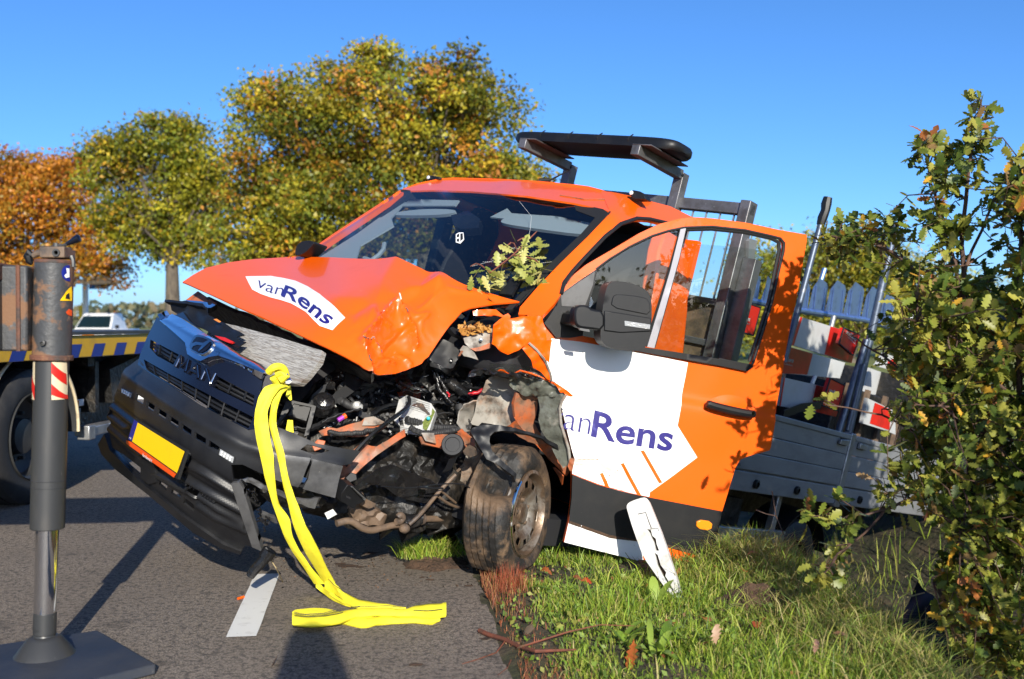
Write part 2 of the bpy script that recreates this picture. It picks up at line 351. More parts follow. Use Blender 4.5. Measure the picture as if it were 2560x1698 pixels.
mat('rim_steel', (.30, .28, .25), .40, metal=.5, mix=[((.15, .10, .065), 6, .36, .54, 7), ((.07, .05, .035), 22, .52, .68, 7)], bump=(30, .3, .006))
mat('rust_bar', (.15, .10, .065), .6, mix=[((.05, .04, .035), 9, .48, .66, 7)], bump=(40, .4, .006))
mat('trim_grey', (.25, .28, .29), .7); mat('steel_shade', (.10, .125, .17), .42, metal=.6, mix=[((.20, .22, .26), 18, .55, .7, 6)]); mat('interior', (.012, .012, .014), .75); mat('seat', (.030, .031, .034), .9)  # stake steel has the shade on the stakes in its dark bluish base
mat('seal', (.010, .010, .010), .6); mat('amber', (.80, .24, .01), .25, coat=.5); mat('lamp_white', (.70, .72, .74), .15, coat=1., bump=(120, .8, .004))
mat('lens_clear', (.30, .31, .32), .12, coat=1., bump=(150, .7, .004)); mat('sash', (.33, .32, .35), .35, metal=.3)
mat('pcb', (.10, .13, .015), .5, mix=[((.30, .33, .12), 160, .55, .62, 3)]); mat('cyan', (.01, .36, .42), .4); mat('purple', (.35, .04, .42), .4)
mat('red_cable', (.45, .01, .02), .4); mat('blue_thing', (.02, .06, .30), .4)
mat('asphalt', (.255, .208, .162), .85, mix=[((.055, .047, .040), 120, .48, .62, 4), ((.38, .34, .30), 170, .65, .72, 3), ((.17, .138, .108), 1.3, .42, .72, 7), ((.085, .070, .058), 42, .50, .60, 5), ((.036, .031, .027), 4.1, .60, .74, 8), ((.040, .034, .030), 17, .60, .72, 8)], bump=[(170, .8, .010), (6, .1, .02)])
mat('paint_line', (.72, .71, .67), .6, mix=[((.46, .44, .40), 14, .56, .8, 7), ((.10, .09, .085), 36, .685, .72, 6)], bump=(260, .4, .003))
mat('soil', (.075, .042, .024), .95, mix=[((.040, .023, .014), 14, .45, .65, 7), ((.13, .075, .045), 40, .58, .72, 6)], bump=[(22, .8, .03), (90, .8, .01)])
mat('verge', (.035, .036, .013), .95, mix=[((.10, .072, .040), 4, .45, .7, 8), ((.035, .026, .016), 14, .5, .7, 7)], bump=[(14, .8, .03), (80, .6, .01)])
mat('field', (.150, .180, .032), .95, mix=[((.24, .22, .06), .06, .4, .65, 7), ((.085, .12, .025), .9, .45, .7, 6)], bump=(3, .5, .05))
mat('blade', (1, 1, 1), .55, attr=True, trans=.35); mat('leaf', (1, 1, 1), .45, attr=True, trans=.35, spec=.35)
mat('oakleaf', (1, 1, 1), .42, attr=True, trans=.38, spec=.4)
mat('bark', (.115, .092, .068), .9, mix=[((.055, .044, .034), 9, .45, .65, 8), ((.20, .17, .13), 22, .6, .75, 6)], bump=[(14, .8, .04), (50, .5, .01)], stretch=(1, 1, .3))
mat('twig', (.075, .042, .030), .8, mix=[((.15, .08, .05), 20, .5, .7, 6)]); mat('twig_red', (.17, .050, .026), .8, mix=[((.06, .03, .02), 20, .5, .7, 6)])
mat('straw', (.34, .26, .13), .8)
mat('skin', (.45, .27, .19), .6); mat('cloth', (.03, .04, .07), .9); mat('shadow_hat', (.03, .02, .015), .7)
mat('car_white', (.72, .73, .74), .35, coat=.5); mat('sign_blue', (.02, .17, .55), .4)
glass('screen', (.80, .87, .90), ior=2.1, dust=.05, refl=1.); glass('pane', (.78, .84, .82), ior=1.7, dust=.22, refl=1.); glass('carglass', (.10, .16, .18))
glass('clearlens', (.86, .87, .88), rough=.06, dust=.1)
# ---------------------------------------------------------------- ground, road, ditch
RD = np.array([(930 - CX) / FPX, 1.0]); RD /= np.linalg.norm(RD); RN = np.array([RD[1], -RD[0]])       # road direction, its right-hand normal
E0 = gnd(1295, 1698)[:2]                                                                                # a point of the right road edge
def rc(s, t, z=0.): p = E0 + RD * t + RN * s; return np.array([p[0], p[1], z])
def st(P): d = np.asarray(P)[..., :2] - E0; return d @ RN, d @ RD
def sm(a, b, x): t = np.clip((x - a) / (b - a), 0, 1); return t * t * (3 - 2 * t)
def gz(s, t):
    s = np.asarray(s, float); t = np.asarray(t, float)
    edge = 1.42 + .10 * np.sin(t * 1.7) + .05 * np.sin(t * 4.1 + 1) - .48 * sm(1.5, 2.9, t)
    z = -.03 * sm(-.02, -.2, s) + (.015 + .02 * np.sin(t * 2.3 + s * 3)) * sm(0, .3, s)
    z = z - .05 * sm(.6, 1.3, s) * sm(1.2, 2.2, t)
    z = z - .95 * sm(edge, edge + 1.0, s) + .95 * sm(3.6, 5.4, s) - .03 * sm(-6.5, -6.3, s) * 0
    z = z - .22 * sm(1.5, 2.3, t) * sm(.65, 1.05, s) * (1 - sm(3.0, 3.6, s))
    z = z + .07 * np.exp(-(((s - 1.42) / .28) ** 2 + ((t - 1.25) / .42) ** 2))          # heaped turf at the ditch edge
    return z
sv = np.unique(np.r_[-4000, -1500, -500, -200, -90, -40, -20, -12, np.arange(-9, -.2, .6), -.12, np.arange(-.04, 6, .07), np.arange(6, 14, .5), 20, 40, 90, 200, 600, 1800, 4000])
tv = np.unique(np.r_[-400, -100, -30, -10, -5, np.arange(-3, 9, .09), np.arange(9, 30, .6), np.arange(30, 100, 6), 150, 300, 700, 1500, 3000, 8000])
SS, TT = np.meshgrid(sv, tv); ZZ = gz(SS, TT)
near = (SS > .02) & (SS < 7) & (TT > -4) & (TT < 12)
for i, j in zip(*np.where(near)): ZZ[i, j] += .018 * noise.noise(Vector((SS[i, j] * 5, TT[i, j] * 5, 0))) + .03 * noise.noise(Vector((SS[i, j] * 1.7, TT[i, j] * 1.7, 3)))
XY = E0 + SS[..., None] * RN + TT[..., None] * RD
m = MB(); nS, nT = len(sv), len(tv)
m.add(np.concatenate([XY, ZZ[..., None]], -1).reshape(-1, 3), [(i * nS + j, i * nS + j + 1, (i + 1) * nS + j + 1, (i + 1) * nS + j) for i in range(nT - 1) for j in range(nS - 1)])
g = m.build('ground', 'field', kind='structure')
g.data.materials.append(MAT['verge'])
mi = np.zeros((nT - 1, nS - 1), int); mi[(SS[:-1, :-1] > -.3) & (SS[:-1, :-1] < 7) & (TT[:-1, :-1] < 30)] = 1
g.data.polygons.foreach_set('material_index', mi.ravel())
def gheight(x, y): s, t = st(np.array([x, y])); return float(gz(s, t)) + .018 * noise.noise(Vector((s * 5, t * 5, 0))) + .03 * noise.noise(Vector((s * 1.7, t * 1.7, 3)))
# road with a slightly ragged right edge
m = MB(); tr = np.unique(np.r_[-60, -20, -6, np.arange(-3, 12, .06), np.arange(12, 40, 1.0), np.arange(40, 200, 10), 400, 900]); V = []; Fc = []
for i, t in enumerate(tr):
    e = .018 * noise.noise(Vector((t * 3.1, 0, 0))) + .012 * noise.noise(Vector((t * 11, 4, 0)))
    V += [rc(-6.2, t, .002), rc(-.25, t, .002), rc(e, t, .002), rc(e + .012, t, -.03)]
for i in range(len(tr) - 1):
    for k in range(3): Fc.append((i * 4 + k, i * 4 + k + 1, i * 4 + k + 5, i * 4 + k + 4))
m.add(V, Fc); m.build('road', 'asphalt', kind='structure', smooth=0)
# painted dashes
def dash(t0, t1, s0, wd):
    m = MB(); P = []
    k = np.linspace(t0, t1, 14)
    Lf = [rc(s0 + .003 * noise.noise(Vector((t * 30, 1, 0))), t, .0065) for t in k]; Rt = [rc(s0 + wd + .003 * noise.noise(Vector((t * 30, 9, 0))), t, .0065) for t in k]
    V = Lf + Rt; n = len(k); m.add(V, [(i, n + i, n + i + 1, i + 1) for i in range(n - 1)]); return m
sA, tA = st(gnd(564, 1597)); sB, _ = st(gnd(640, 1597)); _, tB = st(gnd(662, 1438))
for i in (-2, -1, 0, 1, 2, 3, 4, 5):
    o = dash(tA + i * 4.0, tA + i * 4.0 + (tB - tA), sA, sB - sA).build('lane_marking', 'paint_line', kind='structure', smooth=0)
# ---------------------------------------------------------------- the wrecked pickup
TM = Matrix(((F[0], L[0], U[0], O[0]), (F[1], L[1], U[1], O[1]), (F[2], L[2], U[2], O[2]), (0, 0, 0, 1)))
T = thing('pickup_truck', O, 'orange flatbed pickup with crushed front corner, tilted into the roadside ditch', 'pickup truck', mat=TM)
RT = np.array([F, L, U])
def lbox(m, a, b, c): return m.box(tk((a[0] + a[1]) / 2, (b[0] + b[1]) / 2, (c[0] + c[1]) / 2), (abs(a[1] - a[0]), abs(b[1] - b[0]), abs(c[1] - c[0])), RT)
def lprism(m, pts, off): return m.prism([tk(*p) for p in pts], off[0] * F + off[1] * L + off[2] * U)
def part(name, poly, S, mt, parent=T, step=14, holes=(), disp=None, solid=.006, smooth=50, bevel=0, label=None, kind=None):
    return sheet(MB(), poly, S, step, holes, disp).build(name, mt, parent, smooth=smooth, solid=solid, bevel=bevel, label=label, kind=kind)
def linedist(x, y, pl):
    pl = np.array(pl, float); d = np.full(len(x), 1e9); q = np.stack([x, y], -1)
    for i in range(len(pl) - 1):
        a, b = pl[i], pl[i + 1]; t = np.clip(((q - a) @ (b - a)) / ((b - a) @ (b - a) + 1e-9), 0, 1); d = np.minimum(d, np.linalg.norm(q - (a + t[:, None] * (b - a)), axis=1))
    return d
# --- windscreen
WS = Surf([(1004, 478, 'a', -.74), (1262, 483, 'a', -.69), (1520, 532, 'a', -.74), (757, 638, 'a', -.22), (1290, 775, 'a', -.24), (1010, 690, 'a', -.10)])
wtop = Z('ws', [(790, 52), (1000, 46), (1300, 55), (1700, 88), (2050, 140), (2270, 188), (2318, 222)])
ws = part('windscreen', wtop + [(1470, 588), (1400, 655), (1330, 722), (1290, 770), (1150, 765), (1000, 715), (860, 680), (757, 645), (757, 640)], WS, 'screen', step=30, solid=0)
fr_ = part('windscreen_border', wtop[4:] + [(1470, 588), (1400, 655), (1330, 722), (1280, 775), (1262, 775), (1318, 718), (1385, 650), (1455, 583), (1488, 545), (1440, 527)], Off(WS, .002), 'seal', ws, step=25, solid=0)
part('wiper', Z('ws', [(1500, 830), (1600, 720), (1680, 690), (1600, 840)]), Off(WS, .02), 'black_plastic', T, solid=.02)
m = MB(); ck = Z('ws', [(1650, 130), (1740, 240), (1730, 340), (1710, 430), (1690, 480)]); P = Off(WS, .001)([p[0] for p in ck], [p[1] for p in ck]); m.tube(P, .0006, 4); 
for a, b in (((1380, 575), (1680, 590)), ((1700, 600), (1900, 575)), ((1300, 610), (1560, 540)), ((1620, 470), (1440, 560)), ((1690, 480), (1800, 580)), ((1690, 480), (1540, 470))):
    q = Z('ws', [a, b]); m.tube(Off(WS, .001)([p[0] for p in q], [p[1] for p in q]), .0004, 4)
m.build('crack', 'white_film', ws)
st_ = part('sticker', Z('ws', [(1182, 375), (1205, 362), (1238, 362), (1243, 415), (1215, 445), (1182, 435)]), Off(WS, .003), 'white_film', ws, step=8, solid=0)
part('sticker_print', Z('ws', [(1190, 382), (1208, 370), (1208, 395), (1190, 400)]), Off(WS, .005), 'seal', ws, step=8, solid=0)
part('sticker_print', Z('ws', [(1190, 412), (1208, 408), (1206, 432), (1190, 430)]), Off(WS, .005), 'seal', ws, step=8, solid=0)
part('sticker_print', Z('ws', [(1216, 372), (1234, 370), (1236, 412), (1216, 428)]), Off(WS, .005), 'seal', ws, step=8, solid=0)
# --- roof and pillars
sil = [(1007, 474), (1045, 461), (1100, 450), (1134, 448), (1244, 451), (1349, 457), (1440, 466), (1470, 470), (1501, 478)]
RF = Surf([(1007, 476, 'a', -.76), (1262, 480, 'a', -.71), (1520, 528, 'a', -.76), (1100, 450, 'a', -.98), (1244, 451, 'a', -1.0), (1440, 466, 'a', -1.0), (1501, 478, 'a', -1.0)])
roof = part('roof', sil + [(1512, 500), (1526, 530)] + wtop[::-1][1:] , RF, 'orange', step=16, solid=.01)
m = MB(); lo = [tloc(RF([p[0]], [p[1]])[0]) for p in sil]; V = []
for q in lo: V += [tk(q[0], q[1], q[2]), tk(-1.2, q[1], q[2] + .012), tk(-1.45, q[1], q[2] + .012), tk(-1.6, q[1] * .98, q[2] - .02)]
m.add(V, [(i * 4 + k, i * 4 + k + 1, i * 4 + k + 5, i * 4 + k + 4) for i in range(len(sil) - 1) for k in range(3)]); m.build('roof_skin', 'orange', roof, solid=.01)
SU = Surf([(1526, 530, 'a', -.76), (1298, 770, 'a', -.24), (1592, 548, 'b', .845), (1459, 649, 'b', .90), (1403, 732, 'b', .95), (1356, 788, 'b', .96), (1614, 500, 'b', .70), (1501, 478, 'a', -1.0), (1735, 545, 'b', .76), (1735, 572, 'b', .84), (1410, 650, 'b', .85)])
part('pillar', [(1501, 478), (1529, 480), (1573, 489), (1614, 500), (1676, 516), (1735, 545), (1735, 572), (1660, 560), (1625, 551), (1592, 549), (1550, 563), (1512, 594), (1459, 650), (1430, 681), (1409, 710), (1403, 735), (1385, 760), (1356, 790), (1296, 786), (1300, 768), (1340, 722), (1400, 659), (1470, 591), (1526, 532), (1512, 500)], SU, 'orange', step=12, solid=.02)
P = Off(SU, .004)(*zip(*[(1403, 736), (1410, 708), (1431, 680), (1460, 648), (1513, 592), (1551, 561), (1592, 547), (1625, 549), (1660, 557), (1735, 571)])); MB().tube(P, .011, 6).build('door_seal', 'seal', T)
P = Off(WS, .004)(*zip(*[(1526, 531), (1470, 589), (1400, 657), (1335, 722), (1296, 764)])); MB().tube(P, .005, 5).build('windscreen_seal', 'seal', ws)
part('pillar', [(1000, 474), (1008, 480), (850, 585), (762, 646), (750, 640), (840, 578)], Off(WS, -.004), 'orange', step=14, solid=.03)
MB().tube(Off(RF, .003)(*zip(*[(1512, 500), (1460, 500), (1400, 490)])), .004, 4).build('roof_groove', 'orange_dull', roof)
# clearance lamps, aerial
for n_, poly, S_ in (('l', Z('rf', [(1005, 600), (1010, 566), (1035, 560), (1085, 570), (1115, 595), (1130, 632), (1050, 632), (1020, 618)]), 'b'), ('r', Z('hood', [(1482, 120), (1484, 98), (1500, 90), (1555, 98), (1560, 112), (1520, 122)]), 'c')):
    S0 = Plane(RF([1560], [492])[0] if n_ == 'l' else RF([1085], [452])[0], F)
    mm = sheet(MB(), poly, S0, 8); o = mm.build('marker_lamp', 'black_plastic', T, solid=.06, bevel=.008)
    c = poly[1]; q = S0([c[0] + (4 if n_ == 'l' else 5)], [c[1] + (6 if n_ == 'l' else 3)])[0]; MB().lathe(q + F * .004, F, [(.012, 0), (.012, .006), (.006, .009)], 10).build('lens', 'lamp_white', o)
q = [tk(-1.3, .02, 2.305), tk(-1.33, .02, 2.33)]; pA = at(*Z('rf', [(280, 492)])[0], 6.35); pB = at(*Z('rf', [(370, 480)])[0], 6.35); pC = at(*Z('rf', [(512, 407)])[0], 6.4)
MB().tube([pA, pB], [.02, .012], 8).tube([pB, pC], [.007, .004], 6).build('aerial', 'black_plastic', T)
# --- rear of the cab, sill, floor, far side
def tum(c): return .95 - .16 * max(0., (c - 1.55) / .7) ** 1.3
def quarter(sg):
    m = MB(); A = [(-1.20, .5), (-1.6, .5), (-1.6, 1.0), (-1.6, 1.55), (-1.6, 1.85), (-1.6, 2.12), (-1.5, 2.25), (-1.34, 2.26), (-1.27, 2.12), (-1.22, 1.85), (-1.2, 1.55), (-1.2, 1.0)]
    m.prism([tk(a, sg * tum(c), c) for a, c in A], -sg * .09 * L); return m
quarter(1).build('rear_quarter', 'orange', T, bevel=.015, smooth=40); quarter(-1).build('rear_quarter', 'interior', T, bevel=.015)
m = MB(); lbox(m, (-1.62, -1.58), (-.86, .86), (.5, 1.45)); lbox(m, (-1.62, -1.58), (-.86, .86), (2.0, 2.26)); lbox(m, (-1.62, -1.58), (-.86, -.6), (1.45, 2.0)); lbox(m, (-1.62, -1.58), (.6, .86), (1.45, 2.0)); m.build('rear_wall', 'orange', T)
m = MB(); lbox(m, (-1.60, -1.595), (-.6, .6), (1.45, 2.0)); m.build('rear_window', 'carglass', T)
m = MB(); lbox(m, (-1.55, -1.57), (-.80, .80), (.55, 1.6)); lbox(m, (-1.55, -1.57), (-.45, .78), (1.6, 2.31)); lbox(m, (-.95, -1.56), (-.6, .70), (2.24, 2.25)); m.build('cab_lining', 'interior', T)
m = MB(); lbox(m, (-.7, -1.6), (.80, .93), (.42, .56)); lbox(m, (-.2, -1.6), (-.93, -.80), (.42, .56)); lbox(m, (-.3, -1.6), (-.8, .8), (.48, .54)); m.build('floor', 'interior', T)
m = MB(); lbox(m, (-.35, -1.22), (-.95, -.90), (.5, 1.48)); lbox(m, (-.42, -.50), (-.93, -.87), (1.45, 1.85)); lprism(m, [(-.22, -.93, 1.48), (-.30, -.93, 1.48), (-.80, -.84, 2.14), (-.74, -.84, 2.16)], (0, .05, 0)); lbox(m, (-1.16, -1.24), (-.92, -.84), (1.45, 2.2)); lbox(m, (-.74, -1.24), (-.86, -.78), (2.10, 2.2)); m.build('far_door', 'interior', T)
m = MB(); lprism(m, [(-.36, -.905, 1.48), (-1.2, -.905, 1.48), (-1.2, -.84, 2.12), (-.84, -.84, 2.12)], (0, .005, 0)); m.build('far_window', 'pane', T)
mb_ = sheet(MB(), Z('ws', [(90, 525), (420, 320), (780, 62), (1180, 70), (1150, 110), (760, 110), (680, 200), (700, 255), (450, 400), (400, 545)]), Off(WS, -.05), 26); mb_.build('trim_and_glare', 'trim_grey', T, solid=.01)  # pale trim shape also stands in for sky reflected in the glass
MB().tube(Off(WS, -.10)(*zip(*Z('ws', [(450, 445), (500, 460), (560, 420), (595, 380), (605, 335)]))), .014, 7).build('grab_handle', 'trim_grey', T)
part('sun_visor', chaikin(Z('ws', [(672, 152), (900, 122), (1140, 124), (1155, 150), (1010, 168), (700, 170)]), 2), Off(WS, -.06), 'trim_grey', T, solid=.02)
part('sun_visor', chaikin(Z('ws', [(1480, 205), (1580, 155), (1900, 200), (2185, 240), (2215, 268), (2160, 318), (1700, 258), (1500, 228)]), 2), Off(WS, -.06), 'trim_grey', T, solid=.02)
part('headliner', Z('ws', [(1395, 160), (1525, 95), (1560, 130), (1900, 150), (2230, 215), (2245, 250), (2190, 232), (1580, 150), (1550, 175)]), Off(WS, -.08), 'trim_grey', T, solid=.01)
part('mirror_mount', Z('ws', [(1125, 190), (1250, 155), (1340, 215), (1330, 280), (1200, 290), (1145, 260)]), Off(WS, -.04), 'black_plastic', T, solid=.05)
m = MB(); lbox(m, (-.22, -.62), (-.86, .86), (1.22, 1.46)); m.build('dashboard', 'interior', T, bevel=.05)
def seat(b0, b1):
    m = MB(); lprism(m, [(-1.12, b0, 1.0), (-1.36, b0, 1.0), (-1.46, b0, 1.62), (-1.30, b0, 1.62)], (0, b1 - b0, 0)); bc = (b0 + b1) / 2
    lbox(m, (-1.34, -1.44), (bc - .13, bc + .13), (1.66, 1.88)); lbox(m, (-.75, -1.3), (b0, b1), (.85, 1.02)); return m
for b0, b1 in ((.22, .70), (-.25, .20), (-.74, -.27)): seat(b0, b1).build('seat', 'seat', T, bevel=.04)
sw = tk(-.72, .45, 1.42); ax_ = F * -.55 + U * .83
m = MB(); q = [sw + .185 * (math.cos(t) * L + math.sin(t) * np.cross(ax_, L)) for t in np.linspace(0, 2 * math.pi, 25)]; m.tube(q, .015, 6, cap=False)
for t in (0, math.pi, 1.5 * math.pi): m.bar(sw, sw + .18 * (math.cos(t) * L + math.sin(t) * np.cross(ax_, L)), .04, .015)
m.tube([sw, sw - ax_ * .3], .03, 8); m.build('steering_wheel', 'interior', T)
part('far_mirror', chaikin(Z('ws', [(-12, 535), (0, 460), (35, 425), (95, 415), (140, 430), (120, 455), (55, 520)]), 2), Plane(tk(0, -1.02, 1.6), F + .2 * L), 'black_plastic', T, solid=.12, bevel=.02)
# --- bonnet
hood_out = Z('hood', [(38, 722), (100, 680), (180, 637), (300, 606), (480, 585), (700, 572), (900, 575), (1100, 588), (1310, 603), (1450, 640), (1600, 700), (1700, 737), (1850, 790), (2030, 835), (1880, 852), (1740, 875), (1690, 895), (1620, 975), (1560, 1060), (1500, 1150), (1493, 1163), (1470, 1180), (1450, 1205), (1380, 1236), (1290, 1268), (1200, 1274), (1130, 1258), (1080, 1217), (1000, 1172), (900, 1117), (750, 1042), (600, 972), (400, 882), (200, 792), (60, 730)])
HS = Surf([(456, 705, 'b', -.86), (516, 669, 'b', -.88), (643, 647, 'b', -.90), (736, 642, 'b', -.92), (609, 772, 'a', .62), (757, 840, 'a', .60), (863, 895, 'a', .52), (918, 931, 'a', .46), (986, 937, 'a', .27), (1053, 908, 'a', .12), (1100, 848, 'a', .02), (1155, 779, 'a', -.08), (1299, 753, 'a', -.26), (905, 649, 'a', -.12), (1053, 671, 'a', -.10), (1159, 712, 'a', -.17), (830, 745, 'a', .36), (640, 700, 'a', .36), (985, 800, 'a', .22)])
def hz(*p): return Z('h2', p)
CR = [(Z('hood', [(1310, 603), (1240, 720), (1170, 900), (1095, 1080)]), .014, 42), (Z('hood', [(1480, 690), (1420, 800), (1330, 850)]), -.014, 30), (Z('hood', [(1560, 720), (1500, 860), (1440, 1000)]), .010, 30), (hz((50, 880), (200, 720), (270, 640), (480, 420), (550, 385)), .012, 5), (hz((550, 385), (640, 490), (700, 640), (770, 690), (800, 850), (815, 980)), .013, 5), (hz((5, 960), (60, 1150), (140, 1370)), .012, 6),
      (hz((20, 1000), (180, 890), (300, 990), (380, 1110), (370, 1200)), .010, 4), (hz((270, 640), (440, 660)), .007, 4), (hz((230, 1270), (350, 1170)), .007, 4), (hz((370, 1200), (480, 1225)), .006, 4),
      (hz((550, 385), (520, 300), (800, 160), (1150, 60)), .016, 26), (hz((860, 470), (1300, 160), (1700, 190), (2000, 260)), .004, 5), (hz((380, 1110), (560, 900), (700, 700)), -.010, 12), (hz((820, 560), (1000, 540), (860, 640)), .006, 7), (hz((600, 1110), (740, 1260)), .008, 6), (hz((-300, 300), (60, 330), (270, 640)), .006, 30), (hz((-100, 520), (250, 400), (290, 600)), -.007, 18)]
pit_ = hz((50, 900), (270, 650), (550, 400), (700, 640), (790, 860), (780, 1100), (620, 1200), (380, 1230), (140, 1300))
def hdisp(x, y):
    d = np.zeros(len(x))
    for pl, a, w_ in CR: q = linedist(x, y, pl); d += 2.3 * a * np.exp(-(q / w_) ** 1.3)
    ip = inpoly(x, y, pit_); e = linedist(x, y, pit_ + pit_[:1]); d -= np.where(ip, .034 * (1 - np.exp(-e / 14)), 0)
    wgt = np.exp(-(((x - 990) / 130) ** 2 + ((y - 850) / 95) ** 2))
    d += wgt * .018 * np.array([noise.noise(Vector((a * .018, b * .018, 2.))) for a, b in zip(x, y)]) + wgt * .010 * np.array([abs(noise.noise(Vector((a * .035, b * .035, 5.)))) for a, b in zip(x, y)])
    d += .004 * np.array([noise.noise(Vector((a * .012, b * .012, 8.))) for a, b in zip(x, y)])
    return d
class Disp:
    def __init__(s, S, f): s.S, s.f = S, f
    def __call__(s, x, y): x = np.atleast_1d(x); y = np.atleast_1d(y); return s.S(x, y) + s.S.nrm(x, y) * s.f(x, y)[:, None]
    def nrm(s, x, y): return s.S.nrm(x, y)
HD = Disp(HS, hdisp)
hood = sheet(MB(), hood_out, HD, 4.5).build('bonnet', 'orange', T, smooth=70, solid=.008, label='crumpled orange bonnet with a white name sticker')
for pl in (CR[3][0], CR[4][0], CR[5][0], CR[6][0]):                              # cracked paint along the sharpest folds
    q = resamp(pl, 3, False)
    for i in range(0, len(q) - 4, 7):
        if RNG.random() < .6: k_ = int(RNG.integers(2, 6)); w_ = q[i:i + k_]; P = Off(HD, .002)(*zip(*w_)) + RNG.normal(0, .002, (len(w_), 3)); MB().tube(list(P), RNG.uniform(.0015, .0032), 4).build('paint_crack', str(RNG.choice(['white_film', 'primer', 'primer_dark'])), hood)
dec = chaikin(Z('hood', [(410, 693), (480, 689), (560, 686), (640, 700), (705, 716), (780, 750), (850, 795), (920, 860), (1000, 940), (960, 975), (925, 1012), (850, 985), (810, 945), (770, 902), (720, 872), (680, 850), (620, 830), (560, 815), (500, 795), (450, 770), (428, 730)]), 0)
sheet(MB(), dec, Off(HD, .0025), 6).build('name_sticker', 'white_film', hood, smooth=70)
m = MB(); texton(m, 'van', HD, Z('hood', [(472, 752), (560, 790), (628, 804)]), np.array([(24, -62), (20, -66)]) * .423, .0045, -.008); texton(m, 'Rens', HD, Z('hood', [(622, 806), (720, 850), (790, 905), (850, 955), (895, 980)]), np.array([(26, -66), (40, -66), (58, -62), (66, -56)]) * .423, .0045, .018); m.build('lettering', 'blue_film', hood, smooth=0)
m = MB(); sheet(m, Z('hood', [(60, 826), (130, 775), (240, 850), (160, 870)]), Surf([(490, 745, 'b', -.8), (470, 745, 'b', -.85), (540, 760, 'a', .5), (500, 730, 'b', -.82)]), 14); m.build('bonnet_corner', 'orange_dull', hood, solid=.006)
# ---------------------------------------------------------------- grille, bumper, number plate
FS = Surf([(258, 990, 'b', -1.0), (290, 880, 'b', -.93), (345, 1060, 'a', .93), (340, 830, 'b', -.85), (515, 870, 'a', .90), (450, 1160, 'a', .97), (600, 1010, 'a', .87), (690, 1100, 'a', .78), (830, 1150, 'a', .56), (905, 1180, 'a', .42), (860, 1240, 'a', .48), (655, 1370, 'a', .62), (520, 1300, 'a', .82), (265, 1110, 'b', -.98), (380, 1210, 'a', .88), (660, 910, 'a', .79), (720, 1000, 'a', .72)])
trim = Z('gr', [(195, 195), (280, 140), (370, 180), (470, 240), (640, 340), (740, 382), (850, 450), (960, 512), (1080, 572), (1240, 660), (1200, 742), (1050, 682), (900, 622), (800, 588), (720, 602), (650, 637), (590, 612), (530, 572), (510, 467), (440, 402), (330, 302), (240, 227)])
def tdisp(x, y): return -.035 + .068 * np.clip(linedist(x, y, Z('gr', [(195, 195), (280, 140), (370, 180), (470, 240), (640, 340), (740, 382), (850, 450), (960, 512), (1080, 572), (1240, 660)])) / 24., 0, 1)
part('grille_trim', trim, FS, 'dark_chrome', step=6, disp=tdisp, solid=.03, label='glossy trim strip above the grille')
part('grille_ledge', Z('gr', [(280, 140), (360, 110), (420, 190), (560, 290), (740, 385), (880, 475), (1030, 545), (1240, 655), (1080, 568), (960, 508), (850, 446), (740, 378), (640, 336), (470, 236), (370, 176)]), Off(FS, -.05), 'black_gloss', step=12, solid=.02)
slots = [Z('gr', q) for q in ([(135, 408), (400, 548), (348, 642), (200, 562), (128, 482)], [(752, 745), (1105, 930), (1095, 1032), (715, 850)], [(72, 592), (300, 722), (700, 932), (1095, 1132), (1050, 1237), (700, 1062), (350, 842), (100, 692)])]
grille = part('grille', Z('gr', [(195, 195), (240, 227), (330, 302), (440, 402), (510, 467), (530, 572), (590, 612), (650, 637), (720, 602), (800, 588), (900, 622), (1050, 682), (1200, 742), (1180, 800), (1150, 1000), (1110, 1245), (1040, 1247), (800, 1105), (600, 1002), (350, 852), (130, 722), (15, 640), (40, 540), (100, 390)]), FS, 'black_gloss', step=10, holes=slots, solid=.02)
part('grille_back', Z('gr', [(100, 390), (400, 480), (1160, 850), (1110, 1245), (800, 1105), (350, 852), (15, 640)]), Off(FS, -.07), 'interior', grille, step=30, solid=.01)
def slat(px, r=.006): MB().tube(Off(FS, -.02)(*zip(*px)), r, 6).build('slat', 'black_plastic', grille)
for a, b in ((.30, 0), (.66, 0)):
    for s_ in slots[:2]:
        if s_ is slots[0]: l, r = (np.array(s_[0]) * (1 - a) + np.array(s_[4]) * a), (np.array(s_[1]) * (1 - a) + np.array(s_[2]) * a)
        else: l, r = (np.array(s_[0]) * (1 - a) + np.array(s_[3]) * a), (np.array(s_[1]) * (1 - a) + np.array(s_[2]) * a)
        slat(resamp([tuple(l), tuple(r)], 20, False))
tp = np.array(resamp(slots[2][:4], 6, False)); bt = np.array(resamp([slots[2][7], slots[2][6], slots[2][5], slots[2][4]], 6, False)); k = np.linspace(0, 1, 16)
tp = np.stack([np.interp(k, np.linspace(0, 1, len(tp)), tp[:, i]) for i in (0, 1)], -1); bt = np.stack([np.interp(k, np.linspace(0, 1, len(bt)), bt[:, i]) for i in (0, 1)], -1)
for a in (.3, .62): slat([tuple(p) for p in tp * (1 - a) + bt * a], .007)
for i in range(1, 15, 2): MB().tube(Off(FS, -.012)(*zip(*[tuple(tp[i]), tuple(bt[i])])), .005, 5).build('strut', 'black_plastic', grille)
for x0, y0, x1, y1 in ((210, 450, 190, 540), (320, 510, 295, 600), (880, 815, 850, 900), (1020, 890, 1000, 970)): MB().tube(Off(FS, -.012)(*zip(*Z('gr', [(x0, y0), (x1, y1)]))), .005, 5).build('strut', 'black_plastic', grille)
lb0, lbx, lbu = np.array(Z('gr', [(378, 668)])[0]), np.array([337, 175]) * .26786, np.array([38, -104]) * .26786
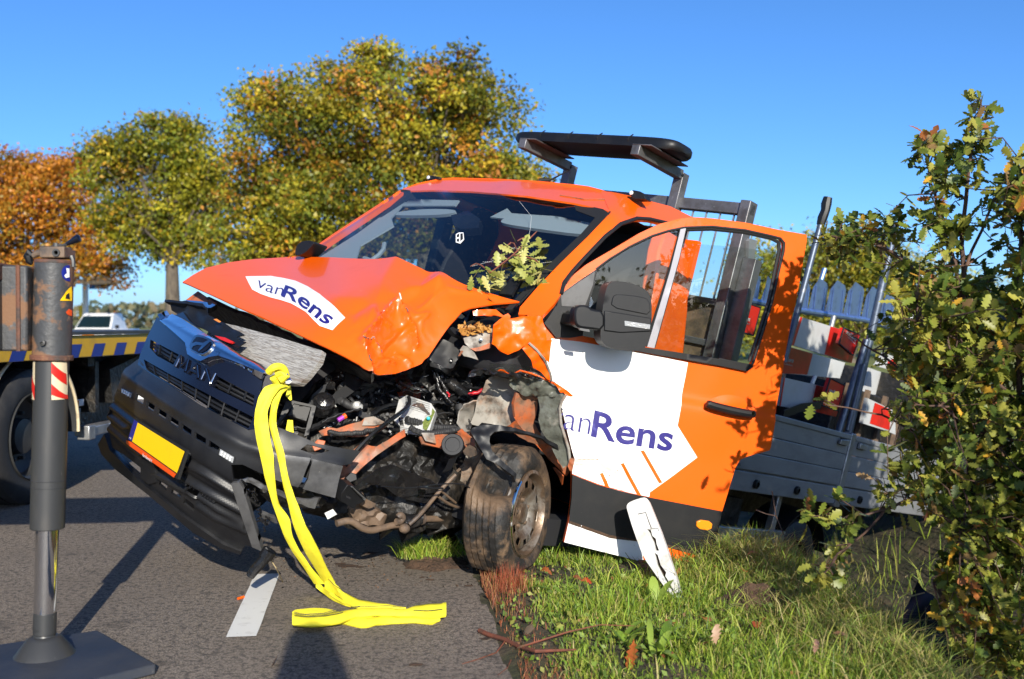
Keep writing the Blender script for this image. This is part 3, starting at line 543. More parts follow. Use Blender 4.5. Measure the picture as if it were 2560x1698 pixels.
for stroke in ([(0, 0), (.03, 1), (.13, .25), (.24, 1), (.27, 0)], [(.34, 0), (.48, 1), (.62, 0)], [(.40, .36), (.56, .36)], [(.70, 0), (.72, 1), (.95, 0), (.98, 1)]):
    q = resamp([tuple(lb0 + lbx * a_ + lbu * b_) for a_, b_ in stroke], 3, False); P = list(Off(FS, .006)(*zip(*q)))
    MB().tube(P, .0075, 6).build('letter', 'black_gloss', grille); MB().tube([p + np.array([.004, -.005, .004]) for p in P], .0022, 4).build('letter_glint', 'chrome', grille)  # chrome line stands in for the glint along the gloss letters
badge = part('badge', chaikin(Z('gr', [(550, 535), (595, 420), (650, 402), (785, 470), (745, 552), (662, 600)]), 1), Off(FS, .042), 'chrome', step=8, solid=.015, bevel=.003)
part('badge_face', chaikin(Z('gr', [(572, 528), (614, 438), (660, 430), (766, 478), (728, 545), (660, 582)]), 1), Off(FS, .045), 'black_gloss', badge, step=8, solid=0)
part('emblem', Z('gr', [(576, 532), (592, 492), (630, 478), (690, 490), (742, 462), (752, 478), (705, 520), (655, 562), (650, 550), (680, 512), (640, 504), (606, 516), (590, 545)]), Off(FS, .048), 'chrome', badge, step=8, solid=0)
# bumper
bslots = [Z('bp', q) for q in ([(292, 88), (355, 130), (345, 180), (277, 140)], [(385, 150), (455, 195), (440, 245), (370, 203)], [(480, 212), (560, 265), (545, 315), (466, 265)], [(582, 280), (665, 335), (657, 390), (572, 333)], [(690, 350), (785, 412), (778, 460), (680, 400)], [(810, 425), (910, 487), (903, 537), (806, 482)], [(936, 500), (1040, 570), (1020, 592), (928, 556)])]
tear = Z('fr', [(1166, 912), (1172, 985), (1152, 1038), (1132, 1072), (1112, 1074), (1122, 1050), (1148, 972)]); fog = Z('fr', [(1112, 880), (1150, 852), (1190, 860), (1272, 886), (1190, 908), (1166, 900)])
bup = Z('fr', [(232, 385), (300, 467), (420, 542), (560, 632), (700, 707), (830, 774), (865, 767), (985, 757), (1080, 792), (1200, 847), (1290, 864), (1440, 890), (1385, 960), (1335, 965), (1318, 1050), (1300, 1140), (1215, 1116), (1120, 1087), (1000, 1050), (900, 1010), (800, 962), (735, 962), (660, 907), (520, 817), (380, 727), (250, 642), (205, 607), (140, 572), (110, 560), (130, 510), (165, 435)])
brk = Z('fr', [(165, 470), (400, 630), (640, 770), (800, 850), (1000, 920), (1330, 965)])
def bdisp(x, y): return .012 * np.exp(-(linedist(x, y, brk) / 14.) ** 2) + .004 * np.array([noise.noise(Vector((a * .02, b * .02, 1.))) for a, b in zip(x, y)])
bumper = part('bumper', bup, FS, 'bumper', step=8, holes=bslots + [tear, fog], disp=bdisp, solid=.012, label='black plastic front bumper, torn at its crashed end')
part('bumper_wing', Z('fr', [(900, 880), (1000, 905), (1166, 925), (1148, 970), (1120, 1050), (1100, 1082), (1000, 1048), (930, 1020)]), Off(FS, .010), 'bumper_worn', bumper, step=10, disp=bdisp, solid=.004)
part('bumper_wing', Z('fr', [(1175, 930), (1335, 968), (1318, 1050), (1300, 1140), (1215, 1116), (1125, 1090), (1152, 1040)]), Off(FS, .010), 'bumper_worn', bumper, step=10, disp=bdisp, solid=.004)
part('bumper_core', Z('fr', [(150, 560), (700, 860), (1290, 900), (1280, 1100), (1000, 1030), (640, 920), (200, 640)]), Off(FS, -.08), 'interior', bumper, step=40, solid=.02)
low = Z('fr', [(110, 560), (140, 572), (205, 607), (250, 642), (380, 727), (520, 817), (660, 907), (735, 964), (748, 1045), (800, 1050), (840, 1210), (905, 1415), (815, 1405), (795, 1425), (700, 1387), (560, 1292), (480, 1232), (330, 1112), (250, 1047), (160, 952), (90, 882), (75, 800), (70, 720), (85, 640)])
lh = [Z('bp', q) for q in ([(498, 858), (568, 905), (555, 950), (488, 895)], [(605, 937), (690, 987), (675, 1035), (596, 975)], [(716, 1012), (805, 1080), (797, 1140), (706, 1065)], [(747, 887), (845, 947), (836, 1020), (736, 945)])] + [Z('bp', [(60, 560), (190, 640), (330, 750), (320, 810), (180, 690), (60, 600)])]
rid = [Z('bp', q) for q in ([(40, 180), (190, 300), (700, 690), (900, 800), (1165, 965)], [(40, 280), (190, 400)], [(690, 830), (900, 960), (1210, 1125)], [(450, 800), (850, 1010), (1000, 1120), (1240, 1255)], [(840, 1080), (1000, 1190), (1290, 1315)], [(40, 390), (330, 640)])]
def ldisp(x, y):
    d = np.zeros(len(x))
    for q in rid: d += .016 * np.exp(-(linedist(x, y, q) / 7.) ** 2) - .010 * np.exp(-(linedist(x, y + 12, q) / 7.) ** 2)
    return d
lowb = part('bumper_lower', low, FS, 'bumper', bumper, step=4.5, holes=lh, disp=ldisp, solid=.012)
part('lower_back', Z('fr', [(110, 700), (300, 900), (760, 1150), (780, 1250), (600, 1280), (300, 1060), (100, 880)]), Off(FS, -.06), 'interior', bumper, step=40, solid=.01)
part('bumper_lip', Z('fr', [(25, 850), (60, 792), (90, 880), (160, 950), (250, 1045), (480, 1230), (700, 1385), (795, 1423), (790, 1440), (690, 1407), (540, 1322), (300, 1122), (120, 987), (45, 907)]), Off(FS, .015), 'bumper', bumper, step=10, solid=.03)
part('bumper_bracket', Z('bp', [(1145, 872), (1215, 857), (1245, 902), (1420, 1470), (1330, 1430), (1200, 1050)]), Off(FS, .018), 'bumper_worn', bumper, step=12, solid=.03, bevel=.003)
# the hollow behind the missing corner, broken plastic ends
part('corner_cavity', Z('b2', [(190, 560), (340, 600), (600, 720), (900, 830), (1000, 900), (900, 1000), (500, 1060), (360, 1010), (260, 760)]), Off(FS, -.16), 'engine_dark', bumper, step=30, disp=pdisp(.03, .05, 3), solid=.02)
part('bumper_edge', Z('b2', [(180, 540), (230, 535), (400, 600), (600, 690), (760, 740), (930, 720), (890, 830), (760, 790), (600, 725), (400, 640), (250, 580)]), Off(FS, .004), 'bumper_worn', bumper, step=8, disp=pdisp(.08, .012, 4), solid=.015)
m = MB()
for i in range(26):
    a = np.array(Z('b2', [(200 + i * 8 + RNG.uniform(-10, 10), 600 + i * 19 + RNG.uniform(-20, 20))])[0]); b = a + RNG.uniform(-14, 14, 2); c = a + RNG.uniform(-14, 14, 2)
    m.tube(Off(FS, -.03 + RNG.uniform(-.03, .03))(*zip(*[tuple(a), tuple((a + b) / 2 + 4), tuple(b)])), .004, 4)
m.build('shredded_plastic', 'black_wet', bumper, kind='stuff')
part('broken_rib', Z('b2', [(320, 970), (480, 1010), (540, 1060), (470, 1065), (330, 1010)]), Off(FS, -.06), 'bumper_worn', bumper, step=8, disp=pdisp(.1, .01), solid=.02)
pq = [at(*p, 4.55) for p in Z('b2', [(430, 1260), (400, 1320), (300, 1430), (255, 1495)])]
MB().tube(pq, [.024, .026, .024, .02], 10).tube([pq[0] + np.array([.01, 0, .01]), pq[0] - np.array([.01, 0, .02])], .034, 10).build('dangling_strut', 'black_wet', bumper)
pq2 = [at(*p, 4.55) for p in Z('b2', [(400, 1215), (430, 1260)])]; MB().tube(pq2, .016, 8).build('strut_mount', 'black_plastic', bumper)
# lamps in the bumper
for q in ([(166, 38), (252, 84), (243, 125), (166, 78)], [(1042, 582), (1162, 652), (1150, 702), (1030, 630)]):
    q = Z('bp', q); o = part('bumper_lamp', q, Off(FS, .006), 'lens_clear', bumper, step=8, solid=.02); qa = np.array(q); cc = qa.mean(0)
    part('lamp_rim', [tuple(cc + (p - cc) * 1.25) for p in qa], Off(FS, .002), 'black_plastic', bumper, step=10, solid=.02)
    m = MB()
    for u_ in (.18, .39, .61, .82):
        for v_ in (.3, .72):
            p = qa[0] * (1 - u_) * (1 - v_) + qa[1] * u_ * (1 - v_) + qa[2] * u_ * v_ + qa[3] * (1 - u_) * v_; P = Off(FS, .008)([p[0]], [p[1]])[0]; m.lathe(P, F, [(.006, 0), (.005, .005), (.001, .006)], 7)
    m.build('lamp_diodes', 'lamp_white', bumper)
# number plate: one flat plane
pc = Off(FS, .055)(*zip(*Z('bp', [(240, 410), (690, 690), (470, 640)]))); pn = np.cross(pc[1] - pc[0], U); PP = Plane(pc.mean(0), pn)
plate = part('number_plate', Z('bp', [(272, 307), (738, 592), (655, 850), (192, 525)]), PP, 'seal', T, step=40, solid=.012, label='blank yellow number plate in a black frame')
part('plate_field', chaikin(Z('bp', [(306, 345), (724, 603), (655, 795), (254, 512)]), 0), Off(PP, .003), 'plate_yellow', plate, step=60, solid=0)
part('plate_band', Z('bp', [(274, 318), (308, 340), (256, 512), (220, 492)]), Off(PP, .003), 'plate_blue', plate, step=60, solid=0)
part('plate_strip', Z('bp', [(205, 502), (255, 520), (652, 803), (632, 836), (205, 532)]), Off(PP, .005), 'plate_strip', plate, step=60, solid=0)
m = MB(); texton(m, 'NL', PP, Z('bp', [(236, 486), (254, 497)]), np.array([(5, -14)]) * .2806, .006, .01); m.build('country_letters', 'white_film', plate, smooth=0); m = MB(); texton(m, 'Van Rens B.V.', PP, Z('bp', [(352, 640), (440, 702)]), np.array([(8, -22)]) * .2806, .008, .015); m.build('plate_lettering', 'white_film', plate, smooth=0)
part('plate_bracket', Z('bp', [(345, 660), (470, 700), (480, 870), (420, 890), (350, 840)]), Off(FS, .012), 'bumper', bumper, step=14, solid=.02)
part('plate_bracket', Z('bp', [(735, 600), (770, 620), (720, 770), (690, 800), (700, 720)]), Off(FS, .02), 'bumper_worn', bumper, step=14, solid=.02)
# ---------------------------------------------------------------- radiator, engine bay wreckage
RA = Surf([(560, 800, 'a', .62), (810, 880, 'a', .60), (740, 950, 'a', .66), (470, 760, 'b', -.75), (620, 860, 'a', .68)])
def fins(x, y): return .0035 * np.sin((y - .29 * x) * 1.9)
part('radiator', Z('fr', [(640, 180), (760, 205), (1000, 270), (1232, 342), (1215, 400), (1150, 482), (1110, 520), (1040, 520), (950, 480), (850, 420), (700, 330), (600, 260)]), RA, 'radiator', step=14, solid=.03)
part('radiator_cover', Z('gr', [(365, 115), (560, 112), (720, 152), (725, 195), (745, 232), (820, 282), (900, 310), (962, 352), (1010, 380), (1082, 422), (1020, 442), (1035, 470), (1092, 482), (1060, 515), (1030, 542), (960, 510), (880, 472), (740, 382), (560, 292), (400, 182)]), Off(RA, .05), 'black_plastic', step=9, disp=pdisp(.05, .02, 6), solid=.006, smooth=30)
part('warning_label', Z('gr', [(835, 308), (865, 302), (908, 330), (890, 338)]), Off(RA, .082), 'amber', step=10, solid=0)
part('red_reflector', Z('gr', [(840, 445), (940, 462), (1020, 498), (985, 510), (900, 480)]), Off(RA, .075), 'red_film', step=10, solid=.01)
part('lock_bracket', Z('gr', [(365, 108), (450, 118), (560, 122), (640, 140), (720, 145), (718, 178), (640, 165), (560, 150), (420, 135), (360, 130)]), Off(RA, .075), 'black_plastic', step=9, disp=pdisp(.08, .01), solid=.03)
part('lamp_shell', Z('gr', [(360, 108), (470, 38), (610, 50), (760, 75), (700, 110), (580, 112), (480, 110)]), Surf([(440, 765, 'b', -.8), (540, 765, 'b', -.6), (470, 750, 'b', -.8), (500, 770, 'a', .6)]), 'dark_chrome', step=10, solid=.03)
part('bonnet_lip', Z('fr', [(600, 60), (1000, 240), (1300, 380), (1500, 470), (1500, 520), (1230, 400), (1000, 290), (640, 180), (520, 90)]), Surf([(520, 750, 'a', .5), (820, 880, 'a', .40), (930, 960, 'a', .25), (600, 770, 'a', .5)]), 'engine_dark', step=20, disp=pdisp(.03, .02), solid=.02)
# lumpy engine mass behind the parts, coloured dark so the gaps read as shaded
EG = Surf([(760, 930, 'a', .35), (1000, 930, 'a', -.10), (1250, 800, 'b', .62), (1290, 950, 'b', .60), (1200, 1150, 'b', .55), (1000, 1220, 'a', .05), (780, 1180, 'a', .35), (1100, 1350, 'a', -.25), (820, 1330, 'a', .2)])
part('engine', Z('eng', [(180, 60), (400, 20), (700, 120), (1000, 60), (1250, 0), (1350, -200), (1560, -260), (1740, -180), (1760, 60), (1540, 350), (1440, 700), (1350, 1150), (900, 1180), (500, 1120), (420, 900), (330, 640), (100, 480), (60, 300)]), EG, 'engine_dark', step=13, disp=lambda x, y: .05 * np.array([noise.noise(Vector((a * .02, b * .02, 0))) + .6 * noise.noise(Vector((a * .06, b * .06, 3))) for a, b in zip(x, y)]), solid=.15, smooth=25)
def ep(name, z, poly, d, mt, step=10, dz=.0, seed=1, solid=.02, smooth=30, amp=.0, tilt=None, parent=T, bevel=.003):
    """a wreckage piece: traced outline, d metres in front of the engine surface (tilt: extra depth per pixel)"""
    q = Z(z, poly); c = np.mean(q, 0); S0 = Off(EG, d)
    if tilt:
        P0 = S0([c[0]], [c[1]])[0]; v = (CAM - P0) / np.linalg.norm(CAM - P0); S0 = Plane(P0, v + tilt[0] * L + tilt[1] * U)
    return part(name, q, S0, mt, parent, step=step, disp=(pdisp(.05, amp, seed) if amp else None), solid=solid, smooth=smooth, bevel=bevel)
lamp = ep('headlamp_housing', 'e1', [(215, 525), (205, 330), (240, 235), (345, 190), (405, 222), (470, 330), (410, 420), (300, 540)], .16, 'black_plastic', tilt=(-.3, .3), solid=.05)
ep('headlamp_housing', 'e1', [(385, 195), (505, 28), (570, 45), (640, 120), (692, 140), (690, 185), (560, 282), (472, 332)], .14, 'black_plastic', tilt=(.4, .5), solid=.06)
ep('headlamp_bracket', 'e1', [(580, 560), (700, 430), (795, 370), (790, 150), (830, 140), (940, 220), (905, 282), (960, 300), (1020, 290), (960, 380), (870, 450), (760, 530), (620, 602)], .15, 'black_plastic', tilt=(.2, .6), solid=.03)
for q in ([(815, 175), (845, 165), (850, 195), (825, 200)], [(865, 200), (895, 215), (885, 240), (860, 228)], [(650, 500), (672, 482), (680, 500), (660, 515)], [(880, 310), (925, 290), (905, 340)], [(890, 350), (940, 310), (930, 360)]): ep('bracket_hole', 'e1', q, .163, 'interior', tilt=(.2, .6), solid=0, bevel=0)
ep('lamp_box', 'e1', [(180, 690), (240, 560), (425, 592), (372, 752)], .17, 'black_plastic', tilt=(-.2, .2), solid=.05)
ep('lamp_frame', 'e1', [(150, 545), (230, 530), (430, 575), (480, 590), (400, 900), (350, 920), (430, 600), (240, 560), (70, 800), (50, 790)], .18, 'black_plastic', tilt=(-.2, .2), solid=.02)
ep('inner_arm', 'e1', [(400, 560), (440, 470), (560, 360), (600, 350), (560, 470), (420, 600), (300, 560)], .15, 'black_plastic', tilt=(.5, .2), solid=.02)
m = MB(); q = np.array(Z('e1', [(540, 700)])[0]); c = Off(EG, .14)([q[0]], [q[1]])[0]; vv = (CAM - c) / np.linalg.norm(CAM - c); axp = vv + .9 * U; axp /= np.linalg.norm(axp)
m.lathe(c - axp * .05, axp, [(.048, 0), (.052, .03), (.052, .07), (.044, .08), (.044, .085), (.03, .095), (.014, .1), (.014, .11)], 20); m.build('pump', 'black_wet', T)
def etube(z, pts, d, r, mt, name, corr=0, n=7):
    q = chaikin(Z(z, pts), 2, False); P = Off(EG, d)(*zip(*q)); P = P + np.array([RNG.normal(0, .002, 3) for _ in P])
    if corr:
        k = np.linspace(0, 1, corr); seg = np.r_[0, np.cumsum(np.linalg.norm(np.diff(P, axis=0), axis=1))]; seg /= seg[-1]
        P = np.stack([np.interp(k, seg, P[:, i]) for i in range(3)], -1); r = [r * (1 if i % 2 else .82) for i in range(corr)]; n = 10
    return MB().tube(list(P), r, n).build(name, mt, T, smooth=30 if corr else 60)
etube('e1', [(700, 700), (760, 740), (830, 780), (880, 790)], .16, .020, 'rubber_dark', 'hose'); etube('e1', [(850, 770), (880, 800)], .17, .023, 'alu', 'hose_clip')
etube('e1', [(940, 425), (1080, 435), (1230, 405), (1350, 330), (1450, 280)], .10, .006, 'black_plastic', 'cable')
etube('e1', [(540, 930), (640, 890), (800, 850), (900, 840)], .19, .006, 'black_plastic', 'cable')
etube('e2', [(385, 915), (500, 945), (620, 975), (760, 960), (930, 900)], .15, .019, 'rubber_dark', 'corrugated_hose', 60)
etube('e2', [(390, 1040), (470, 1085), (600, 1080), (740, 1010), (860, 960), (940, 920)], .18, .016, 'rubber_dark', 'corrugated_hose', 70)
etube('e1', [(620, 1010), (800, 1040), (940, 1050), (1080, 1040)], .17, .012, 'rubber_dark', 'corrugated_hose', 50)
etube('e2', [(780, 190), (790, 330), (780, 480), (830, 560), (870, 620)], .13, .010, 'black_wet', 'cable'); etube('e2', [(815, 190), (820, 320), (845, 420), (850, 520)], .14, .009, 'black_wet', 'cable')
etube('e2', [(845, 490), (850, 550)], .15, .005, 'red_cable', 'cable'); etube('e2', [(840, 260), (960, 340), (1080, 440), (1200, 540)], .10, .028, 'black_wet', 'strut_tube')
etube('e2', [(1110, 430), (1200, 390), (1330, 300)], .12, .010, 'red_cable', 'red_hose'); etube('e2', [(1260, 400), (1265, 470), (1262, 520)], .16, .006, 'plate_yellow', 'yellow_clip')
etube('e2', [(960, 640), (970, 740), (980, 820), (1000, 880)], .13, .028, 'rubber_dark', 'hose')
for i in range(64):
    x, y = RNG.uniform(430, 1500), RNG.uniform(150, 640); pts = [(x, y)]; an = RNG.uniform(0, 6.3)
    for _ in range(3): an += RNG.uniform(-.8, .8); pts.append((pts[-1][0] + 70 * math.cos(an), pts[-1][1] + 45 * math.sin(an)))
    etube('eng', pts, RNG.uniform(.04, .11), float(RNG.choice([.004, .006, .009, .014])), str(RNG.choice(['black_wet', 'black_plastic', 'rubber_dark'])), 'cable', n=5)
for i in range(16):
    x, y = RNG.uniform(430, 1480), RNG.uniform(130, 660); k = int(RNG.integers(4, 7)); a0 = RNG.uniform(0, 6.3); rr = RNG.uniform(14, 52)
    ep('engine_fragment', 'eng', [(x + rr * RNG.uniform(.55, 1.2) * math.cos(a0 + 6.28 * j / k), y + rr * RNG.uniform(.4, .9) * math.sin(a0 + 6.28 * j / k)) for j in range(k)], RNG.uniform(.03, .10), str(RNG.choice(['black_plastic', 'black_wet', 'black_plastic', 'engine_dark', 'bumper_worn'])), step=12, tilt=(RNG.uniform(-.7, .7), RNG.uniform(-.4, .8)), solid=RNG.uniform(.006, .03))
m = MB()
for i in range(60):
    x, y = RNG.uniform(430, 1450), RNG.uniform(200, 640); q = Z('eng', [(x, y)])[0]; c = Off(EG, RNG.uniform(.06, .14))([q[0]], [q[1]])[0]; s_ = RNG.uniform(.003, .010)
    R0 = np.array(Matrix.Rotation(RNG.uniform(0, 6), 3, Vector(RNG.normal(size=3)))); m.box(c, (s_, s_ * RNG.uniform(.5, 2), s_ * .6), R0)
m.build('splinters', 'alu', T, kind='stuff')
for i in range(30):                                   # ribbed housings, clips and connectors
    x, y = RNG.uniform(440, 1480), RNG.uniform(140, 650); q = Z('eng', [(x, y)])[0]; c = Off(EG, RNG.uniform(.03, .10))([q[0]], [q[1]])[0]; sz = RNG.uniform(.025, .085, 3) * [1, .7, .5]
    R0 = np.array(Matrix.Rotation(RNG.uniform(-.9, .9), 3, Vector(RNG.normal(size=3)))) @ RT; m = MB(); m.box(c, sz, R0)
    for k in np.linspace(-.35, .35, int(RNG.integers(2, 5))): m.box(c + R0.T @ np.array([k * sz[0], 0, sz[2] * .5]), (sz[0] * .06, sz[1] * 1.04, sz[2] * .35), R0)
    m.build('connector_box', str(RNG.choice(['black_plastic', 'black_wet', 'black_plastic', 'bumper_worn', 'rust_bar', 'alu'], p=[.35, .3, .15, .1, .05, .05])), T, bevel=.003)
ep('strut_cover', 'e2', [(400, 440), (470, 390), (600, 340), (720, 380), (800, 480), (740, 560), (520, 480), (430, 500)], .08, 'chrome', tilt=(.2, .9), solid=.01, step=8, amp=.012)
# control unit
tl = (-.35, .35); ecu = ep('control_unit', 'e2', [(365, 740), (425, 520), (510, 470), (775, 560), (825, 640), (740, 905), (440, 810)], .20, 'alu', tilt=tl, solid=.045, bevel=.005, step=16)
ES = ecu; qc = np.mean(Z('e2', [(365, 740), (425, 520), (510, 470), (775, 560), (825, 640), (740, 905), (440, 810)]), 0); P0 = Off(EG, .20)([qc[0]], [qc[1]])[0]; v0 = (CAM - P0) / np.linalg.norm(CAM - P0); EPn = Plane(P0, v0 + tl[0] * L + tl[1] * U)
def eline(a, b, r, mt, nm): q = Z('e2', [a, b]); MB().tube(Off(EPn, .004)(*zip(*q)), r, 5).build(nm, mt, ecu)
for k in np.linspace(0, 1, 6): eline((500 - 4 * k, 492 + 105 * k), (765 - 4 * k, 570 + 112 * k), .0035, 'alu', 'cooling_rib')
for k in np.linspace(0, 1, 4): eline((440, 815 + 55 * k), (735, 880 + 45 * k), .0035, 'alu', 'cooling_rib')
part('torn_hole', Z('e2', [(565, 590), (620, 560), (690, 570), (715, 620), (770, 690), (745, 690), (690, 650), (640, 615)]), Off(EPn, .009), 'rust_red', ecu, step=8, disp=pdisp(.2, .006), solid=.002)
part('circuit_board', Z('e2', [(725, 865), (690, 840), (685, 770), (720, 720), (780, 690), (790, 620), (820, 655), (770, 770)]), Off(EPn, .007), 'pcb', ecu, step=9, solid=.003)
c = Off(EPn, .01)(*[[v] for v in Z('e2', [(748, 732)])[0]])[0]; MB().lathe(c, v0, [(.009, 0), (.009, .018), (.006, .02)], 12).build('capacitor', 'cyan', ecu)
m = MB(); 
for k in range(6):
    x, y = 425 + (k % 2) * 28, 715 + (k // 2) * 26; sheet(m, Z('e2', [(x, y), (x + 18, y + 4), (x + 16, y + 20), (x - 2, y + 16)]), Off(EPn, .006), 30)
m.build('code_print', 'seal', ecu)
# orange and grey inner panels, torn sheet metal
ep('inner_panel', 'e1', [(520, 960), (600, 935), (700, 950), (930, 900), (960, 868), (1050, 870), (1190, 955), (1060, 1060), (860, 1040), (700, 1010), (560, 1010)], .13, 'orange_dull', amp=.01, seed=3, solid=.006)
ep('inner_panel_edge', 'e1', [(955, 885), (1040, 875), (1165, 950), (1060, 970), (940, 960)], .145, 'primer', solid=.004)
ep('crash_beam', 'e1', [(760, 1280), (960, 1130), (1100, 1195), (1230, 1110), (1310, 1050), (1320, 1120), (1150, 1240), (1000, 1330), (900, 1400), (800, 1370)], .17, 'orange_dull', amp=.015, seed=4, solid=.01)
ep('crash_beam', 'e1', [(470, 1090), (520, 1040), (600, 1060), (580, 1120), (500, 1140)], .14, 'orange_dull', solid=.01)
ep('chassis_leg', 'e2', [(460, 1130), (560, 1105), (700, 1070), (900, 1000), (950, 1060), (940, 1140), (840, 1165), (760, 1222), (600, 1212), (480, 1195)], .19, 'orange_dull', amp=.02, seed=5, solid=.01)
ep('chassis_leg_edge', 'e2', [(455, 1125), (550, 1110), (560, 1205), (480, 1195)], .215, 'primer', solid=.004)
ep('plug', 'e1', [(800, 1370), (860, 1310), (920, 1330), (930, 1390), (840, 1430)], .22, 'black_plastic', tilt=(.3, .2), solid=.05)
m = MB()
for a in ((690, 935), (740, 905)): pass
c0 = Off(EG, .2)(*[[v] for v in Z('e1', [(700, 935)])[0]])[0]; c1 = Off(EG, .2)(*[[v] for v in Z('e1', [(745, 912)])[0]])[0]; MB().tube([c0, c1], .011, 8).build('purple_plug', 'purple', T); MB().tube([c1, c1 + (c1 - c0) * .5], .013, 8).build('orange_plug', 'orange', T)
# clear lamp strip curving over the wreck
q = chaikin(Z('e1', [(1240, 480), (1230, 560), (1300, 680), (1345, 800), (1300, 900), (1200, 1000), (1050, 1130), (880, 1290)]), 2, False)
P = list(Off(EG, .24)(*zip(*q))); MB().ribbon(P, [(U * .35 + L * .35 - F * .3) * .045 * (1.2 if i < len(P) / 2 else .9) for i in range(len(P))], .012).build('lamp_lens_strip', 'clearlens', T)
MB().tube([p - (U * .35 + L * .35) * .04 for p in P[len(P) // 2 - 4:]], .010, 6).build('lens_strip_back', 'black_plastic', T)
# splash shield, brackets and running gear low down
UG = Surf([(860, 1280, 'a', .40), (1000, 1240, 'a', .12), (1100, 1250, 'a', -.10), (900, 1330, 'a', .30), (1140, 1310, 'a', -.35), (1000, 1320, 'a', .05), (880, 1200, 'a', .42)])
ush = part('splash_shield', Z('u', [(360, 210), (480, 150), (560, 80), (700, -30), (900, -80), (1180, 0), (1430, 110), (1600, 250), (1500, 340), (1400, 420), (1350, 437), (1270, 400), (1200, 382), (1100, 395), (1050, 375), (960, 330), (830, 240), (760, 205), (690, 192), (590, 188), (500, 205), (420, 245)]), UG, 'black_wet', step=9, disp=pdisp(.03, .03, 9), solid=.006, smooth=60)
part('end_bracket', Z('u', [(110, 240), (200, 110), (300, 130), (400, 230), (462, 300), (420, 372), (335, 400), (300, 470), (100, 345)]), Off(UG, .05), 'black_plastic', step=10, solid=.06, bevel=.006)
part('bracket_hole', Z('u', [(170, 255), (235, 280), (235, 315), (175, 290)]), Off(UG, .054), 'interior', step=10, solid=0)
part('bracket_rib', Z('u', [(240, 130), (260, 120), (440, 300), (420, 330)]), Off(UG, .062), 'bumper_worn', step=10, solid=.012)
def ut(pts, d, r, mt, nm, corr=0):
    q = chaikin(Z('u', pts), 2, False); P = Off(UG, d)(*zip(*q))
    if corr:
        k = np.linspace(0, 1, corr); seg = np.r_[0, np.cumsum(np.linalg.norm(np.diff(P, axis=0), axis=1))]; seg /= seg[-1]
        P = np.stack([np.interp(k, seg, P[:, i]) for i in range(3)], -1); rr = np.interp(k, np.linspace(0, 1, len(np.atleast_1d(r))), np.atleast_1d(r)); r = [rr[i] * (1 if i % 2 else .80) for i in range(corr)]
    return MB().tube(list(P), r, 14).build(nm, mt, T, smooth=40)
ut([(150, 740), (300, 690), (400, 720), (520, 810), (640, 850), (800, 810), (960, 770), (1040, 770)], -.02, .016, 'rust_bar', 'anti_roll_bar')
q = Z('u', [(1030, 770)])[0]; c = Off(UG, .02)([q[0]], [q[1]])[0]; MB().lathe(c - F * .02, F, [(.004, -.012), (.018, -.004), (.024, .010), (.024, .02), (.018, .034), (.004, .04)], 16).build('ball_joint', 'rust_bar', T)
ut([(1090, 700), (1250, 560), (1420, 360), (1560, 180), (1740, 0)], .03, .010, 'rust_bar', 'drop_link')
ut([(1060, 740), (1200, 725), (1350, 690)], -.02, [.034, .036, .028], 'black_wet', 'rubber_gaiter', 26); ut([(1345, 600), (1520, 600), (1740, 622)], -.06, [.030, .026, .020], 'black_wet', 'rubber_gaiter', 22)
ut([(1335, 690), (1362, 688)], -.018, .030, 'rust_bar', 'gaiter_clamp'); ut([(1365, 715), (1600, 712), (1840, 705)], -.03, .016, 'rust_bar', 'drive_shaft'); ut([(1360, 795), (1600, 815), (1780, 815)], -.04, .010, 'black_wet', 'control_rod')
ut([(980, 640), (1020, 600), (1060, 640), (1020, 700), (960, 700)], .0, .016, 'rust_bar', 'clamp_ring')
part('gearbox', Z('u', [(360, 430), (480, 380), (680, 470), (760, 560), (900, 640), (960, 700), (900, 800), (640, 790), (460, 700), (380, 600)]), Off(UG, -.05), 'rust_bar', step=9, disp=pdisp(.06, .03, 2), solid=.06, smooth=40)
part('cross_member', Z('u', [(390, 400), (520, 370), (680, 450), (680, 480), (580, 520), (420, 450)]), Off(UG, .0), 'rust_bar', step=9, disp=pdisp(.08, .015, 2), solid=.03)
ut([(1520, 310), (1620, 390), (1740, 450), (1840, 470)], .02, .007, 'rust_bar', 'bent_pipe'); ut([(1560, 240), (1680, 340), (1760, 400)], .02, .006, 'rust_bar', 'bent_pipe')
ut([(1760, 0), (1780, 200), (1770, 400), (1790, 560), (1840, 700), (1960, 900), (2100, 1040), (2200, 1200)], .10, .0022, 'black_plastic', 'cable'); ut([(1800, 60), (1795, 250), (1790, 420), (1820, 640)], .10, .0022, 'black_plastic', 'cable')
ut([(560, 20), (900, 30), (1300, -10), (1700, 10), (1790, 80)], .12, .003, 'black_plastic', 'cable'); ut([(1130, -10), (1300, 20), (1440, 40)], .13, .004, 'black_plastic', 'cable')
q = Z('u', [(1240, 110), (1330, 120)]); P = Off(UG, .06)(*zip(*q)); MB().tube(list(P), .010, 10).build('steel_sleeve', 'chrome', T)
part('paper_tag', Z('b2', [(912, 828), (995, 788), (1035, 845), (945, 895)]), Off(UG, .06), 'white_paint', step=30, solid=0)
part('underbody', Z('eng', [(500, 900), (900, 800), (1350, 850), (1380, 1150), (1250, 1200), (900, 1160), (500, 1100), (300, 1050)]), Surf([(880, 1250, 'a', .0), (1100, 1250, 'a', -.5), (1000, 1330, 'a', -.35), (820, 1300, 'a', .0)]), 'engine_dark', step=22, disp=pdisp(.03, .05, 2), solid=.1)
